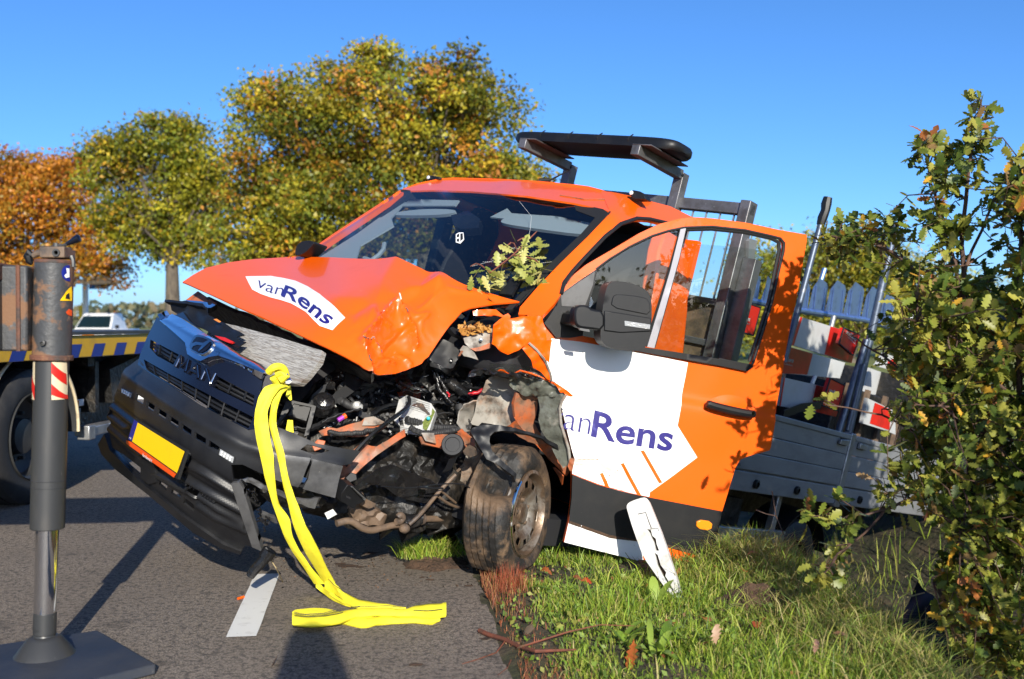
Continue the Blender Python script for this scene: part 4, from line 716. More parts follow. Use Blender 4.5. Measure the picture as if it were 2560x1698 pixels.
# yellow sling end inside the bay
# ---------------------------------------------------------------- torn wing, arch, front wheel
WG = Surf([(1240, 810, 'b', .86), (1355, 790, 'b', .95), (1370, 860, 'b', 1.0), (1390, 930, 'b', 1.03), (1260, 900, 'b', .88), (1330, 890, 'b', .97), (1430, 990, 'b', 1.10), (1300, 1000, 'b', .86), (1200, 1040, 'b', .78), (1420, 1170, 'b', 1.08), (1350, 1120, 'b', .95), (1190, 1150, 'b', .80), (1400, 1060, 'b', 1.06)])
wing = part('wing', Z('f', [(575, 240), (650, 205), (700, 175), (780, 160), (900, 137), (1100, 130), (1122, 200), (1150, 270), (1165, 400), (1225, 388), (1215, 480), (1188, 640), (1150, 610), (1110, 577), (1030, 500), (950, 425), (900, 470), (860, 502), (800, 530), (740, 560), (715, 545), (650, 510), (600, 450), (560, 430), (575, 370)]), WG, 'orange', step=6, disp=lambda x, y: .03 * np.array([noise.noise(Vector((a * .02, b * .02, 1))) + .5 * abs(noise.noise(Vector((a * .05, b * .05, 7)))) for a, b in zip(x, y)]), solid=.005, smooth=60, label='torn orange front wing')
part('wing_flap', Z('f', [(950, 425), (1030, 490), (1115, 578), (1150, 640), (1185, 720), (1212, 800), (1190, 805), (1100, 730), (1010, 680), (985, 590), (890, 480)]), Off(WG, .02), 'orange', wing, step=7, disp=pdisp(.06, .02, 4), solid=.005)
MB().tube(list(Off(WG, .026)(*zip(*Z('f', [(950, 425), (1030, 495), (1110, 580), (1150, 650), (1190, 730), (1215, 815)])))), .006, 6).build('torn_edge', 'primer', wing)
part('wing_strip', Z('f', [(355, 82), (480, 62), (610, 55), (650, 95), (690, 125), (740, 100), (765, 120), (760, 160), (700, 190), (600, 240), (580, 230), (680, 140), (620, 125), (480, 125), (365, 120)]), Surf([(1200, 780, 'b', .72), (1270, 790, 'b', .84), (1180, 785, 'b', .70), (1240, 815, 'b', .82)]), 'orange', wing, step=8, disp=pdisp(.06, .015), solid=.006)
tray = part('scuttle_tray', Z('f', [(200, 270), (330, 215), (560, 130), (660, 150), (570, 260), (560, 300), (300, 365), (250, 370), (215, 310)]), Surf([(1150, 830, 'b', .62), (1250, 800, 'b', .72), (1170, 845, 'b', .70), (1230, 830, 'b', .76)]), 'black_plastic', step=12, solid=.02)
TS = Surf([(1160, 845, 'b', .72), (1230, 825, 'b', .80), (1170, 870, 'b', .74), (1225, 860, 'b', .80)])
part('suspension_turret', Z('f', [(255, 372), (400, 335), (570, 268), (575, 380), (545, 480), (430, 510), (380, 512), (330, 490), (270, 430)]), TS, 'primer', step=8, disp=pdisp(.05, .006), solid=.02, bevel=.003)
part('turret_band', Z('f', [(325, 485), (430, 470), (545, 420), (550, 480), (440, 508), (380, 514)]), Off(TS, .008), 'orange_dull', step=10, solid=.004)
m = MB(); c = Off(TS, .01)(*[[v] for v in Z('f', [(440, 395)])[0]])[0]; v_ = (CAM - c) / np.linalg.norm(CAM - c); m.lathe(c, v_, [(.009, 0), (.009, .008), (.005, .009), (.005, .02)], 6); m.build('bolt', 'chrome', T)
# fallen leaves gathered in the tray
m = MB(); cols = []
for i in range(70):
    q = Z('f', [(RNG.uniform(205, 540), RNG.uniform(190, 340))])[0]
    if not inpoly([q[0]], [q[1]], Z('f', [(200, 215), (330, 180), (420, 215), (550, 250), (530, 285), (300, 360), (230, 300)]))[0]: continue
    c = at(*q, 4.95 + RNG.uniform(-.03, .03)); R0 = np.array(Matrix.Rotation(RNG.uniform(0, 6), 3, Vector(RNG.normal(size=3)))); s_ = RNG.uniform(.012, .024)
    m.add([c + R0 @ (s_ * np.array(p)) for p in ((-1, 0, 0), (-.3, .6, .25), (.5, .5, -.1), (1, 0, .3), (.4, -.55, .1), (-.4, -.5, -.2))], [(0, 1, 2, 3), (0, 3, 4, 5)]); k = RNG.random(); cols += [(.45 + .2 * k, .22 + .14 * k, .05 + .05 * k, 1)] * 6
m.c = cols; m.build('dead_leaves', 'leaf', loc=at(1170, 830, 4.95), kind='stuff', smooth=0); prop(bpy.data.objects['dead_leaves'], 'brown dead leaves heaped under the bonnet edge', 'leaves')
part('airbox', Z('h2', [(1040, 1130), (1090, 1020), (1180, 880), (1240, 880), (1450, 980), (1510, 1000), (1500, 1080), (1380, 1300), (1330, 1310), (1240, 1290), (1030, 1180)]), Surf([(1090, 890, 'b', .55), (1150, 880, 'b', .60), (1120, 915, 'b', .60)]), 'black_plastic', step=10, solid=.08, bevel=.012, disp=pdisp(.05, .01))
c = Surf([(1090, 890, 'b', .56), (1150, 880, 'b', .61), (1120, 915, 'b', .61)])(*[[v] for v in Z('h2', [(1345, 1195)])[0]])[0]; v_ = (CAM - c) / np.linalg.norm(CAM - c); MB().lathe(c, v_ + .3 * U, [(.009, -.01), (.009, .012), (.005, .013), (.004, .004)], 14).build('airbox_screw', 'black_wet', T)
part('air_duct', Z('h2', [(1330, 720), (1370, 690), (1540, 800), (1530, 860), (1400, 800)]), Surf([(1130, 825, 'b', .60), (1160, 840, 'b', .62), (1140, 845, 'b', .62)]), 'black_plastic', step=10, solid=.03)
part('torn_bracket', Z('f', [(240, 540), (275, 490), (330, 510), (400, 580), (445, 665), (330, 615), (285, 610)]), Off(WG, -.05), 'primer', step=8, disp=pdisp(.06, .02), solid=.005)
part('torn_bracket', Z('f', [(220, 600), (250, 540), (275, 545), (240, 600)]), Off(WG, -.04), 'orange_dull', step=8, solid=.005)
part('lamp_glass', Z('f', [(525, 612), (700, 622), (950, 642), (1040, 672), (960, 690), (880, 672), (820, 705), (560, 705), (530, 682)]), Off(WG, .03), 'clearlens', step=10, disp=pdisp(.05, .01), solid=.006)
part('lamp_glass_strip', Z('f', [(285, 760), (310, 720), (400, 680), (480, 675), (560, 720), (620, 700), (700, 712), (900, 712), (1120, 770), (1000, 760), (760, 740), (560, 745), (450, 720), (380, 750)]), Off(WG, .035), 'black_wet', step=7, disp=pdisp(.1, .02, 2), solid=.01)
fold = part('wing_fold', Z('f', [(605, 735), (650, 703), (690, 710), (730, 742), (790, 748), (870, 707), (1000, 742), (1090, 780), (1180, 822), (1310, 902), (1385, 992), (1300, 1000), (1180, 1015), (1080, 1022), (950, 1002), (860, 970), (800, 930), (760, 900), (745, 800)]), Off(WG, .0), 'primer_dark', step=6, disp=lambda x, y: .03 * np.array([noise.noise(Vector((a * .03, b * .05, 4))) + .6 * noise.noise(Vector((a * .09, b * .09, 1))) for a, b in zip(x, y)]), solid=.004, smooth=60)
MB().tube(list(Off(WG, .012)(*zip(*Z('f', [(605, 735), (650, 703), (690, 710), (730, 742), (790, 748), (870, 707), (1000, 742), (1180, 822), (1310, 902)])))), .0045, 5).build('torn_edge', 'orange', fold)
part('wing_tip', Z('f', [(1225, 828), (1330, 895), (1400, 950), (1450, 1002), (1420, 1005), (1375, 985), (1350, 955), (1320, 960), (1290, 905)]), Off(WG, .02), 'orange', fold, step=6, disp=pdisp(.1, .008), solid=.005)
part('wheel_house', Z('f', [(330, 1310), (370, 1200), (400, 1060), (460, 950), (500, 830), (600, 760), (745, 800), (840, 960), (835, 1250), (800, 1400), (560, 1360)]), Surf([(1180, 1060, 'b', .62), (1210, 950, 'b', .66), (1280, 960, 'b', .74), (1290, 1050, 'b', .78), (1230, 1050, 'b', .66)]), 'primer', step=7, disp=lambda x, y: .012 * np.array([noise.noise(Vector((a * .03, b * .03, 4))) for a, b in zip(x, y)]) + .006 * np.sin((x - .6 * y) * .09), solid=.005, smooth=60)
part('wheel_house', Z('f', [(195, 1230), (260, 1100), (340, 1080), (395, 1050), (380, 1150), (330, 1290), (290, 1340), (330, 1380), (260, 1390), (200, 1290)]), Surf([(1150, 1050, 'b', .64), (1190, 1010, 'b', .68), (1170, 1080, 'b', .70), (1185, 1060, 'b', .60)]), 'primer', step=6, disp=pdisp(.06, .015, 3), solid=.006)
part('hinge_pillar', Z('f', [(825, 965), (950, 1000), (1060, 1020), (1055, 1150), (1030, 1290), (1070, 1380), (1130, 1470), (1300, 1600), (1420, 1800), (1380, 1880), (1200, 1700), (1050, 1540), (880, 1380), (820, 1260), (800, 1100)]), Surf([(1290, 990, 'b', .84), (1340, 1000, 'b', .88), (1300, 1060, 'b', .84), (1360, 1120, 'b', .88), (1410, 1180, 'b', .92)]), 'orange_dull', step=9, disp=pdisp(.04, .012), solid=.02, smooth=60)
part('pillar_edge', Z('f', [(720, 1350), (800, 1290), (830, 1270), (900, 1370), (1000, 1440), (1075, 1535), (960, 1500), (860, 1440)]), Surf([(1270, 1070, 'b', .80), (1300, 1060, 'b', .86), (1340, 1110, 'b', .9)]), 'orange_dull', step=8, disp=pdisp(.06, .012), solid=.006)
part('wing_lower', Z('f', [(1060, 1015), (1200, 1010), (1372, 988), (1330, 1060), (1308, 1130), (1320, 1300), (1360, 1430), (1400, 1560), (1400, 1750), (1340, 1790), (1270, 1680), (1190, 1500), (1110, 1360), (1085, 1250), (1095, 1150)]), Off(WG, .0), 'primer_dark', step=7, disp=pdisp(.03, .02, 5), solid=.006, smooth=60)
MB().tube(list(Off(WG, .01)(*zip(*Z('f', [(1372, 988), (1330, 1060), (1310, 1130), (1322, 1300), (1362, 1430), (1402, 1560), (1420, 1700), (1405, 1760)])))), .0075, 6).build('torn_edge', 'primer', T)
part('wing_shred', Z('w', [(1325, 420), (1350, 340), (1395, 350), (1370, 480), (1345, 470)]), Off(WG, .02), 'orange_dull', step=6, disp=pdisp(.1, .015), solid=.005)
part('wing_shred', Z('w', [(1160, 450), (1190, 460), (1270, 540), (1258, 630), (1220, 540)]), Surf([(1395, 1180, 'b', .9), (1400, 1200, 'b', .9), (1405, 1210, 'b', .91)]), 'orange_dull', step=6, solid=.006)
part('arch_liner', Z('w', [(310, 80), (330, 40), (400, 15), (560, 5), (800, 45), (1060, 128), (1200, 210), (1330, 312), (1372, 382), (1340, 392), (1200, 250), (1050, 152), (900, 105), (780, 78), (640, 70), (560, 82), (515, 130), (510, 180), (540, 285), (640, 385), (730, 455), (795, 520), (780, 595), (760, 540), (600, 420), (480, 362), (420, 260), (370, 170)]), Surf([(1180, 1075, 'b', .82), (1240, 1065, 'b', .90), (1420, 1150, 'b', 1.06), (1290, 1190, 'b', 1.04), (1230, 1130, 'b', .94), (1340, 1090, 'b', 1.0)]), 'black_plastic', step=6, disp=pdisp(.05, .01), solid=.02, smooth=50)
part('arch_panel', Z('w', [(160, 735), (215, 560), (230, 420), (330, 180), (450, 330), (490, 380), (400, 480), (300, 620)]), Surf([(1150, 1200, 'b', .60), (1200, 1120, 'b', .72), (1180, 1180, 'b', .66)]), 'primer', step=9, disp=pdisp(.05, .015), solid=.006)
part('orange_bracket', Z('e2', [(1060, 870), (1100, 840), (1150, 880), (1195, 930), (1180, 990), (1140, 1015), (1110, 960)]), Surf([(1150, 1080, 'b', .78), (1170, 1100, 'b', .82), (1160, 1110, 'b', .80)]), 'orange_dull', step=6, disp=pdisp(.1, .012), solid=.01)
part('arm_bush', Z('e2', [(1120, 1080), (1160, 1030), (1250, 1070), (1255, 1130), (1200, 1150), (1140, 1120)]), Surf([(1160, 1120, 'b', .78), (1180, 1130, 'b', .82), (1170, 1140, 'b', .80)]), 'rust_bar', step=8, solid=.03)
c = at(*Z('e2', [(1008, 1010)])[0], 4.80); v_ = (CAM - c) / np.linalg.norm(CAM - c) + .15 * U - .2 * L; cap = MB().lathe(c, v_, [(.05, -.025), (.054, -.02), (.054, .0), (.050, .006), (.036, .006), (.034, .002), (.002, .002)], 30).build('filler_cap', 'black_plastic', T)
P = [at(*p, 4.82) for p in chaikin(Z('e2', [(1060, 1110), (1010, 1160), (985, 1230), (940, 1300)]), 2, False)]; MB().ribbon(P, [U * .2 * .06 + L * .022] * len(P), .006).build('cap_strap', 'black_plastic', T)
part('link_arm', Z('e2', [(880, 1450), (1010, 1330), (1110, 1230), (1130, 1250), (1040, 1340), (900, 1470)]), Surf([(1110, 1210, 'b', .55), (1150, 1165, 'b', .62), (1160, 1170, 'b', .64)]), 'rust_bar', step=8, solid=.02)
# wheel
wn = np.array([.905, -.40, -.06]); wn /= np.linalg.norm(wn); wc = at(1318, 1285, 5.08); wx = np.cross(wn, (0, 0, 1.)); wx /= np.linalg.norm(wx); wy = np.cross(wx, wn)
wheel = thing('tmp', wc, 'x', 'x'); bpy.data.objects.remove(wheel)
TWd = .205; Ro = .335; Ri = .208
prof = [(Ri, -TWd + .015), (.25, -TWd - .01), (.30, -TWd - .005), (.322, -TWd + .012)]
for k in range(5):
    a = -TWd + .02 + k * .033
    prof += [(.330 + .005 * (1 - ((k - 2) / 2.5) ** 2), a), (.331 + .005 * (1 - ((k - 2) / 2.5) ** 2), a + .025), (.322, a + .0265), (.322, a + .0315)]
prof += [(.325, -.022), (.312, -.004), (.285, .012), (.245, .014), (.222, .004), (Ri, -.006)]
nW = 144; V = []
for (r, h) in prof:
    for k in range(nW):
        t = 2 * math.pi * k / nW; cx_, sy_ = math.cos(t), math.sin(t); rr = r; hh = h
        if r > .315 and k % 3 == 0 and -TWd + .015 < h < -.03: rr -= .004
        e = max(0., (r - Ri) / (Ro - Ri))
        t = (t + math.pi) % (2 * math.pi) - math.pi; dn = math.exp(-((t - .72) / .36) ** 2)                       # pinched fold, up and forward
        w_ = sm(-.17, -.05, h)
        rr -= .17 * dn * e * float(w_); hh -= .09 * dn * e * float(w_)
        rr += .012 * math.exp(-((t - 1.18) / .16) ** 2) * e + .014 * math.exp(-((t - .42) / .18) ** 2) * e
        if sy_ < -.75: rr *= 1 - .16 * e * (-sy_ - .75) / .25; hh += .03 * e * (-sy_ - .75) / .25   # flat at the bottom
        rr += .004 * e * noise.noise(Vector((cx_ * 3, sy_ * 3, h * 9)))
        V.append(wc + wn * hh + rr * (cx_ * wx + sy_ * wy))
npf = len(prof); m = MB().add(V, [(i * nW + k, i * nW + (k + 1) % nW, (i + 1) * nW + (k + 1) % nW, (i + 1) * nW + k) for i in range(npf - 1) for k in range(nW)])
tyre = m.build('wheel', 'rubber', T, smooth=45, label='burst muddy front wheel twisted sideways')
rp = [(.214, -.005), (.216, .006), (.205, .010), (.200, -.002), (.195, -.03), (.188, -.045), (.172, -.02), (.162, -.012), (.130, -.010), (.120, -.012), (.095, -.03), (.088, -.038), (.05, -.036), (.046, -.02), (.0, -.018)]
nR = 60; V = []; fc = []
for i, (r, h) in enumerate(rp):
    for k in range(nR): t = 2 * math.pi * k / nR; bl_ = 1 - (.10 if (r > .19 and .1 < t < 1.5) else 0) * math.sin((t - .1) / 1.4 * math.pi); V.append(wc + wn * h + r * bl_ * (math.cos(t) * wx + math.sin(t) * wy))
for i in range(len(rp) - 1):
    for k in range(nR):
        if i == 7 and (k % 6) in (1, 2, 3): continue
        fc.append((i * nR + k, i * nR + (k + 1) % nR, (i + 1) * nR + (k + 1) % nR, (i + 1) * nR + k))
MB().add(V, fc).build('rim', 'rim_steel', tyre, smooth=40, solid=.004)
MB().lathe(wc - wn * .07, wn, [(.19, 0), (.19, .01)], 30).build('brake', 'interior', tyre)
m = MB()
for k in range(5): t = 2 * math.pi * k / 5 + .3; m.lathe(wc - wn * .034 + .068 * (math.cos(t) * wx + math.sin(t) * wy), wn, [(.010, 0), (.010, .014), (.006, .016)], 6)
m.build('wheel_bolts', 'rust_bar', tyre)
q = [wc + wn * .004 + .212 * (math.cos(t) * wx + math.sin(t) * wy) for t in np.linspace(-1.2, 1.0, 24)]; MB().tube(q, .008, 6).build('rim_flange', 'chrome', tyre)
# ---------------------------------------------------------------- open driver's door
thd = R_(38); DN = L * math.cos(thd) + F * math.sin(thd); DP = Plane(tk(-.62, .97, 0), DN); DD = L * math.sin(thd) - F * math.cos(thd)
dout = Z('du', [(300, 775), (330, 735), (350, 690), (375, 648), (500, 548), (700, 432), (900, 312), (1050, 242), (1200, 202), (1300, 190), (1450, 199), (1700, 231), (1950, 285), (2150, 320), (2163, 330), (2160, 375), (2090, 780), (1995, 1290)]) + Z('dl', [(1885, 40), (1850, 240), (1790, 570), (1780, 590), (1640, 628), (1590, 650), (1560, 700), (1520, 830), (1472, 985), (1420, 1210), (1375, 1370), (1352, 1407), (1180, 1375), (960, 1320), (740, 1262), (440, 1187), (470, 1055), (492, 900), (495, 760), (505, 640), (465, 480), (430, 330), (370, 140), (330, 0)]) + [(1358, 812)]
dwin = Z('du', [(575, 585), (680, 505), (820, 418), (1000, 332), (1120, 295), (1240, 270), (1450, 263), (1700, 290), (1900, 335), (1965, 352), (1992, 385), (1988, 450), (1900, 830), (1760, 1285), (1745, 1312), (1500, 1262), (1000, 1182), (830, 1152), (470, 1085), (490, 900)])
dline = Z('dl', [(380, 170), (700, 200), (1210, 262), (1800, 370)])
def ddisp(x, y):
    d = .012 * np.tanh((y - np.interp(x, *zip(*dline))) / 9.) * (y > 780)
    q = Z('dl', [(500, 690), (640, 700), (760, 760), (800, 850)]); d -= .035 * np.exp(-(linedist(x, y, q) / 16.) ** 2) * (y > 1120); d += .022 * np.exp(-(linedist(x, y, Z('dl', [(520, 640), (680, 650), (790, 720)])) / 15.) ** 2)
    d += .003 * np.array([noise.noise(Vector((a * .01, b * .01, 6.))) for a, b in zip(x, y)]); return d
DS = Disp(DP, ddisp)
door = part('door', dout, DS, 'orange', T, step=11, holes=[dwin], solid=.035, smooth=55, label='open orange door with a white and blue name decal')
part('door_lining', [tuple(p) for p in Z('dl', [(520, 30), (1250, 60), (1820, 100), (1740, 560), (1540, 640), (1440, 1000), (1350, 1330), (600, 1150), (520, 900), (520, 500)])], Off(DP, -.05), 'interior', door, step=60, solid=.03)
part('fixed_pane', Z('du', [(577, 588), (680, 507), (820, 420), (1000, 335), (1120, 298), (1213, 277), (955, 1168), (830, 1150), (480, 1088)]), Off(DP, -.012), 'pane', door, step=40, solid=0)
part('window_pane', Z('du', [(1222, 385), (1450, 398), (1700, 420), (1945, 458), (1885, 830), (1748, 1300), (1500, 1262), (1010, 1182)]), Off(DP, -.016), 'pane', door, step=40, solid=0)
part('window_sash', Z('du', [(1212, 272), (1252, 268), (1200, 500), (1012, 1178), (958, 1168), (1130, 600)]), Off(DP, .002), 'sash', door, step=20, solid=.02)
def dt(pts, d, r, mt, nm): return MB().tube(list(Off(DP, d)(*zip(*pts))), r, 6).build(nm, mt, door)
dt(dwin[:16], -.004, .008, 'seal', 'window_seal'); dt(Z('du', [(1255, 285), (1450, 280), (1700, 305), (1900, 350), (1955, 380), (1960, 440), (1880, 830), (1735, 1280)]), -.010, .010, 'seal', 'window_seal')
dt(Z('du', [(1210, 285), (1120, 610), (945, 1165)]), -.004, .006, 'seal', 'window_seal'); dt(Z('du', [(1252, 280), (1190, 540), (1015, 1175)]), -.004, .005, 'seal', 'window_seal')
part('belt_moulding', Z('du', [(820, 1155), (1000, 1180), (1500, 1258), (1745, 1300), (1752, 1318), (1705, 1352), (1500, 1310), (1000, 1222), (815, 1186)]), Off(DP, .012), 'black_plastic', door, step=16, solid=.02, bevel=.003)
part('mirror_sail', Z('du', [(300, 775), (440, 672), (577, 582), (560, 700), (520, 820), (490, 900), (470, 1085), (380, 1100), (270, 1098), (180, 990), (215, 890)]), Off(DP, .010), 'black_plastic', door, step=16, solid=.02)
part('mirror_sail_face', Z('du', [(305, 775), (440, 680), (560, 600), (545, 700), (500, 820), (480, 870), (310, 860)]), Off(DP, .014), 'bumper_worn', door, step=16, solid=.006)
# white decal, stripes and lettering
part('white_decal', Z('du', [(240, 1105), (460, 1130), (800, 1192), (1272, 1287)]) + Z('dl', [(1245, 100), (1212, 260), (1180, 428), (1310, 635), (1150, 755), (1000, 862), (996, 892), (820, 855), (660, 806), (497, 742), (505, 640), (465, 480), (430, 330), (372, 142), (332, 4)]), Off(DS, .002), 'white_film', door, step=11, solid=0, smooth=60)
part('white_decal', Z('dl', [(472, 1050), (740, 1140), (940, 1180), (962, 1318), (740, 1262), (442, 1187)]), Off(DS, .002), 'white_paint', door, step=16, solid=0)
part('orange_strip', Z('dl', [(938, 592), (960, 588), (1080, 798), (1058, 802)]), Off(DS, .004), 'orange', door, step=14, solid=0); part('orange_strip', Z('dl', [(806, 676), (828, 670), (942, 880), (920, 884)]), Off(DS, .004), 'orange', door, step=14, solid=0); part('orange_strip', Z('dl', [(680, 745), (704, 740), (740, 836), (710, 828)]), Off(DS, .004), 'orange', door, step=8, solid=0)
clad = part('door_cladding', Z('dl', [(495, 746), (660, 812), (820, 858), (1000, 896), (1240, 942), (1470, 986), (1425, 1210), (1387, 1290), (1130, 1222), (940, 1182), (740, 1158), (470, 1062), (490, 900)]), Off(DP, .004), 'black_plastic', door, step=14, disp=lambda x, y: .012 + 0 * x, solid=.02, bevel=.003)
part('mud_streak', Z('dl', [(480, 1048), (740, 1140), (940, 1175), (1130, 1205), (1387, 1275), (1385, 1292), (1130, 1224), (940, 1184), (740, 1160), (470, 1064)]), Off(DP, .018), 'soil', door, step=14, disp=pdisp(.15, .004), solid=0)
m = MB(); texton(m, 'van', DS, Z('dl', [(338, 425), (470, 456), (604, 486)]), np.array([(26, -158), (26, -160)]) * .38264, .004, -.012); texton(m, 'Rens', DS, Z('dl', [(614, 492), (780, 535), (900, 552), (1050, 578), (1140, 592)]), np.array([(27, -170), (27, -168)]) * .38264, .004, .020); m.build('lettering', 'blue_film', door, smooth=0)
# handle, marker
part('handle_recess', chaikin(Z('dl', [(1350, 290), (1420, 240), (1500, 222), (1600, 240), (1640, 290), (1600, 330), (1450, 330)]), 2), Off(DP, .020), 'orange', door, step=10, disp=lambda x, y: .010 * np.exp(-(((x - 1815) / 40) ** 2 + ((y - 1012) / 22) ** 2)), solid=.012)
q = chaikin(Z('dl', [(1358, 280), (1400, 298), (1520, 328), (1640, 350), (1668, 346)]), 2, False); P = list(Off(DP, .045)(*zip(*q))); hd = MB().tube(P, [.006 + .018 * math.sin(math.pi * min(1, .15 + .8 * i / len(P))) ** .5 for i in range(len(P))], 10).build('handle', 'black_plastic', door)
c = Off(DP, .065)(*[[v] for v in Z('dl', [(1648, 341)])[0]])[0]; MB().lathe(c, DN, [(.010, -.01), (.010, .002), (.004, .002)], 12).build('key_lock', 'chrome', door)
part('side_marker', chaikin(Z('dl', [(1302, 1036), (1406, 1050), (1396, 1112), (1297, 1096)]), 1), Off(DP, .026), 'amber', door, step=10, solid=.02, bevel=.004)
# mirror
mirror = sheet(MB(), chaikin(Z('du', [(512, 900), (540, 735), (566, 695), (625, 682), (730, 700), (830, 745), (868, 815), (866, 1000), (846, 1120), (805, 1178), (700, 1188), (560, 1164), (506, 1115), (498, 1050)]), 1), Off(DP, .28), 12).build('mirror', 'black_plastic', door, solid=.13, bevel=.022, smooth=60)
part('mirror_arm', chaikin(Z('du', [(308, 905), (322, 868), (370, 852), (425, 866), (440, 886), (530, 896), (530, 1042), (412, 1030), (340, 1020), (310, 985)]), 1), Off(DP, .285), 'black_plastic', door, step=14, solid=.10, bevel=.012)
part('mirror_band', Z('du', [(525, 896), (645, 914), (862, 950), (860, 1044), (640, 1054), (525, 1040)]), Off(DP, .288), 'black_plastic', door, step=14, solid=.02, bevel=.004)
part('mirror_panel', chaikin(Z('du', [(572, 872), (586, 792), (620, 778), (780, 794), (850, 818), (856, 928), (760, 910)]), 1), Off(DP, .286), 'black_plastic', door, step=14, solid=.015, bevel=.003)
part('mirror_hinge', Z('du', [(340, 1020), (410, 1030), (415, 1048), (350, 1036)]), Off(DP, .305), 'bumper_worn', door, step=14, solid=.03)
part('mirror_signal', Z('du', [(668, 968), (760, 982), (852, 996), (848, 1030), (760, 1018), (668, 1004)]), Off(DP, .293), 'lens_clear', door, step=12, solid=.01, bevel=.002)
m = MB(); P0 = Off(DP, .012)(*[[v] for v in Z('du', [(400, 960)])[0]])[0]; m.bar(P0, P0 + DN * .26, .10, .07, U); m.bar(Off(DP, .012)(*[[v] for v in Z('du', [(345, 960)])[0]])[0], Off(DP, .28)(*[[v] for v in Z('du', [(400, 960)])[0]])[0], .06, .06, U); m.build('mirror_bracket', 'black_plastic', door, bevel=.01)
# ---------------------------------------------------------------- loading bed
bed = MB(); lbox(bed, (-1.95, -6.1), (-1.03, 1.03), (.98, 1.03)); lbox(bed, (-1.95, -6.1), (.98, 1.06), (.86, .99)); lbox(bed, (-1.95, -6.1), (-1.06, -.98), (.86, .99)); bed = bed.build('bed_floor', 'bed_alu', T, bevel=.006)
def board(a0, a1, b0=1.04, th=.028):
    m = MB(); sg = 1 if b0 > 0 else -1
    for c0, c1, o in ((1.0, 1.115, 0), (1.118, 1.235, 0), (1.238, 1.35, 0)): lbox(m, (a0, a1), (b0 + o, b0 + th + o), (c0, c1))
    lbox(m, (a0, a1), (b0 - .006, b0 + th + .010), (1.35, 1.388)); return m
for a0, a1 in ((-1.98, -3.86), (-3.95, -6.05)):
    board(a0, a1).build('side_board', 'bed_alu', T, bevel=.005); board(a0, a1, -1.07).build('side_board', 'bed_alu', T, bevel=.005)
for b_ in (1.06, -1.06):
    m = MB(); lbox(m, (-3.865, -3.945), (b_ - .05, b_ + .015), (.84, 1.40)); m.build('bed_post', 'galv', T, bevel=.006)
m = MB(); lbox(m, (-6.05, -6.09), (-1.05, 1.05), (1.0, 1.39)); m.build('tail_board', 'bed_alu', T, bevel=.005)
for a_, sg in ((-3.74, 1), (-4.06, -1)):
    m = MB(); lbox(m, (a_ - .05, a_ + .05), (1.068, 1.076), (1.295, 1.345)); o = m.build('latch_plate', 'interior', T); m = MB(); lprism(m, [(a_ + .09 * sg, 1.076, 1.30), (a_ + .09 * sg, 1.076, 1.335), (a_ - .06 * sg, 1.076, 1.345), (a_ - .06 * sg, 1.076, 1.30)], (0, .022, 0)); m.build('latch', 'galv', T, bevel=.004)
m = MB(); texton(m, 'elen', Plane(tk(-2.3, 1.071, 1.1), L), Z('bd', [(216, 1386), (254, 1396)]), np.array([(2, -26)]) * .43, .002); m.build('bed_lettering', 'seal', T, smooth=0)
for a_ in (-2.6, -3.2, -4.3, -5.0):
    m = MB(); m.lathe(tk(a_, 1.06, .92), L, [(.030, 0), (.030, .02), (.018, .024), (.018, .012)], 14); m.build('side_lamp', 'black_plastic', T)
m = MB(); lbox(m, (-2.15, -3.25), (1.0, 1.04), (.50, .62)); lbox(m, (-2.3, -2.36), (.95, 1.0), (.5, .88)); lbox(m, (-3.1, -3.16), (.95, 1.0), (.5, .88)); m.build('side_guard', 'galv', T, bevel=.006)
m = MB()
for b_ in (-.42, .42): lbox(m, (.2, -6.0), (b_ - .04, b_ + .04), (.62, .80))
for a_ in (-.5, -1.8, -2.6, -3.4, -4.4, -5.6): lbox(m, (a_ - .04, a_ + .04), (-.9, .9), (.80, .86)); lbox(m, (a_ - .05, a_ + .05), (-.42, .42), (.66, .76))
m.tube([tk(-2, 0, .5), tk(-3.64, 0, .42)], .05, 10); m.tube([tk(-3.64, -.85, .36), tk(-3.64, .85, .36)], .06, 10); lbox(m, (-2.2, -2.9), (.45, .85), (.48, .78)); m.build('chassis', 'engine_dark', T)
for b_ in (.86, -.86):
    w0 = tk(-3.64, b_, .35); m = MB(); m.lathe(w0 - L * .11, L, [(.2, 0), (.30, -.005), (.335, .02), (.345, .06), (.345, .16), (.335, .2), (.30, .225), (.2, .22)], 40, cap=False); o = m.build('rear_wheel', 'rubber_dark', T, smooth=40); MB().lathe(w0 - L * .05, L, [(.2, 0), (.2, .1), (.17, .08), (.1, .12), (.02, .12)], 30).build('rim', 'rim_steel', o)
    if b_ < 0: continue
    m = MB(); q = [(w0 + .42 * (math.cos(t) * F + math.sin(t) * U)) for t in np.linspace(.3, 2.84, 14)]; m.ribbon(q, [L * .14] * 14, .01); m.build('mudguard', 'black_plastic', T)
w0 = tk(0, -.86, .35); MB().lathe(w0 - L * .1, L, [(.2, 0), (.30, -.005), (.33, .02), (.34, .06), (.34, .14), (.33, .18), (.30, .205), (.02, .2)], 40).build('front_wheel', 'rubber_dark', T)
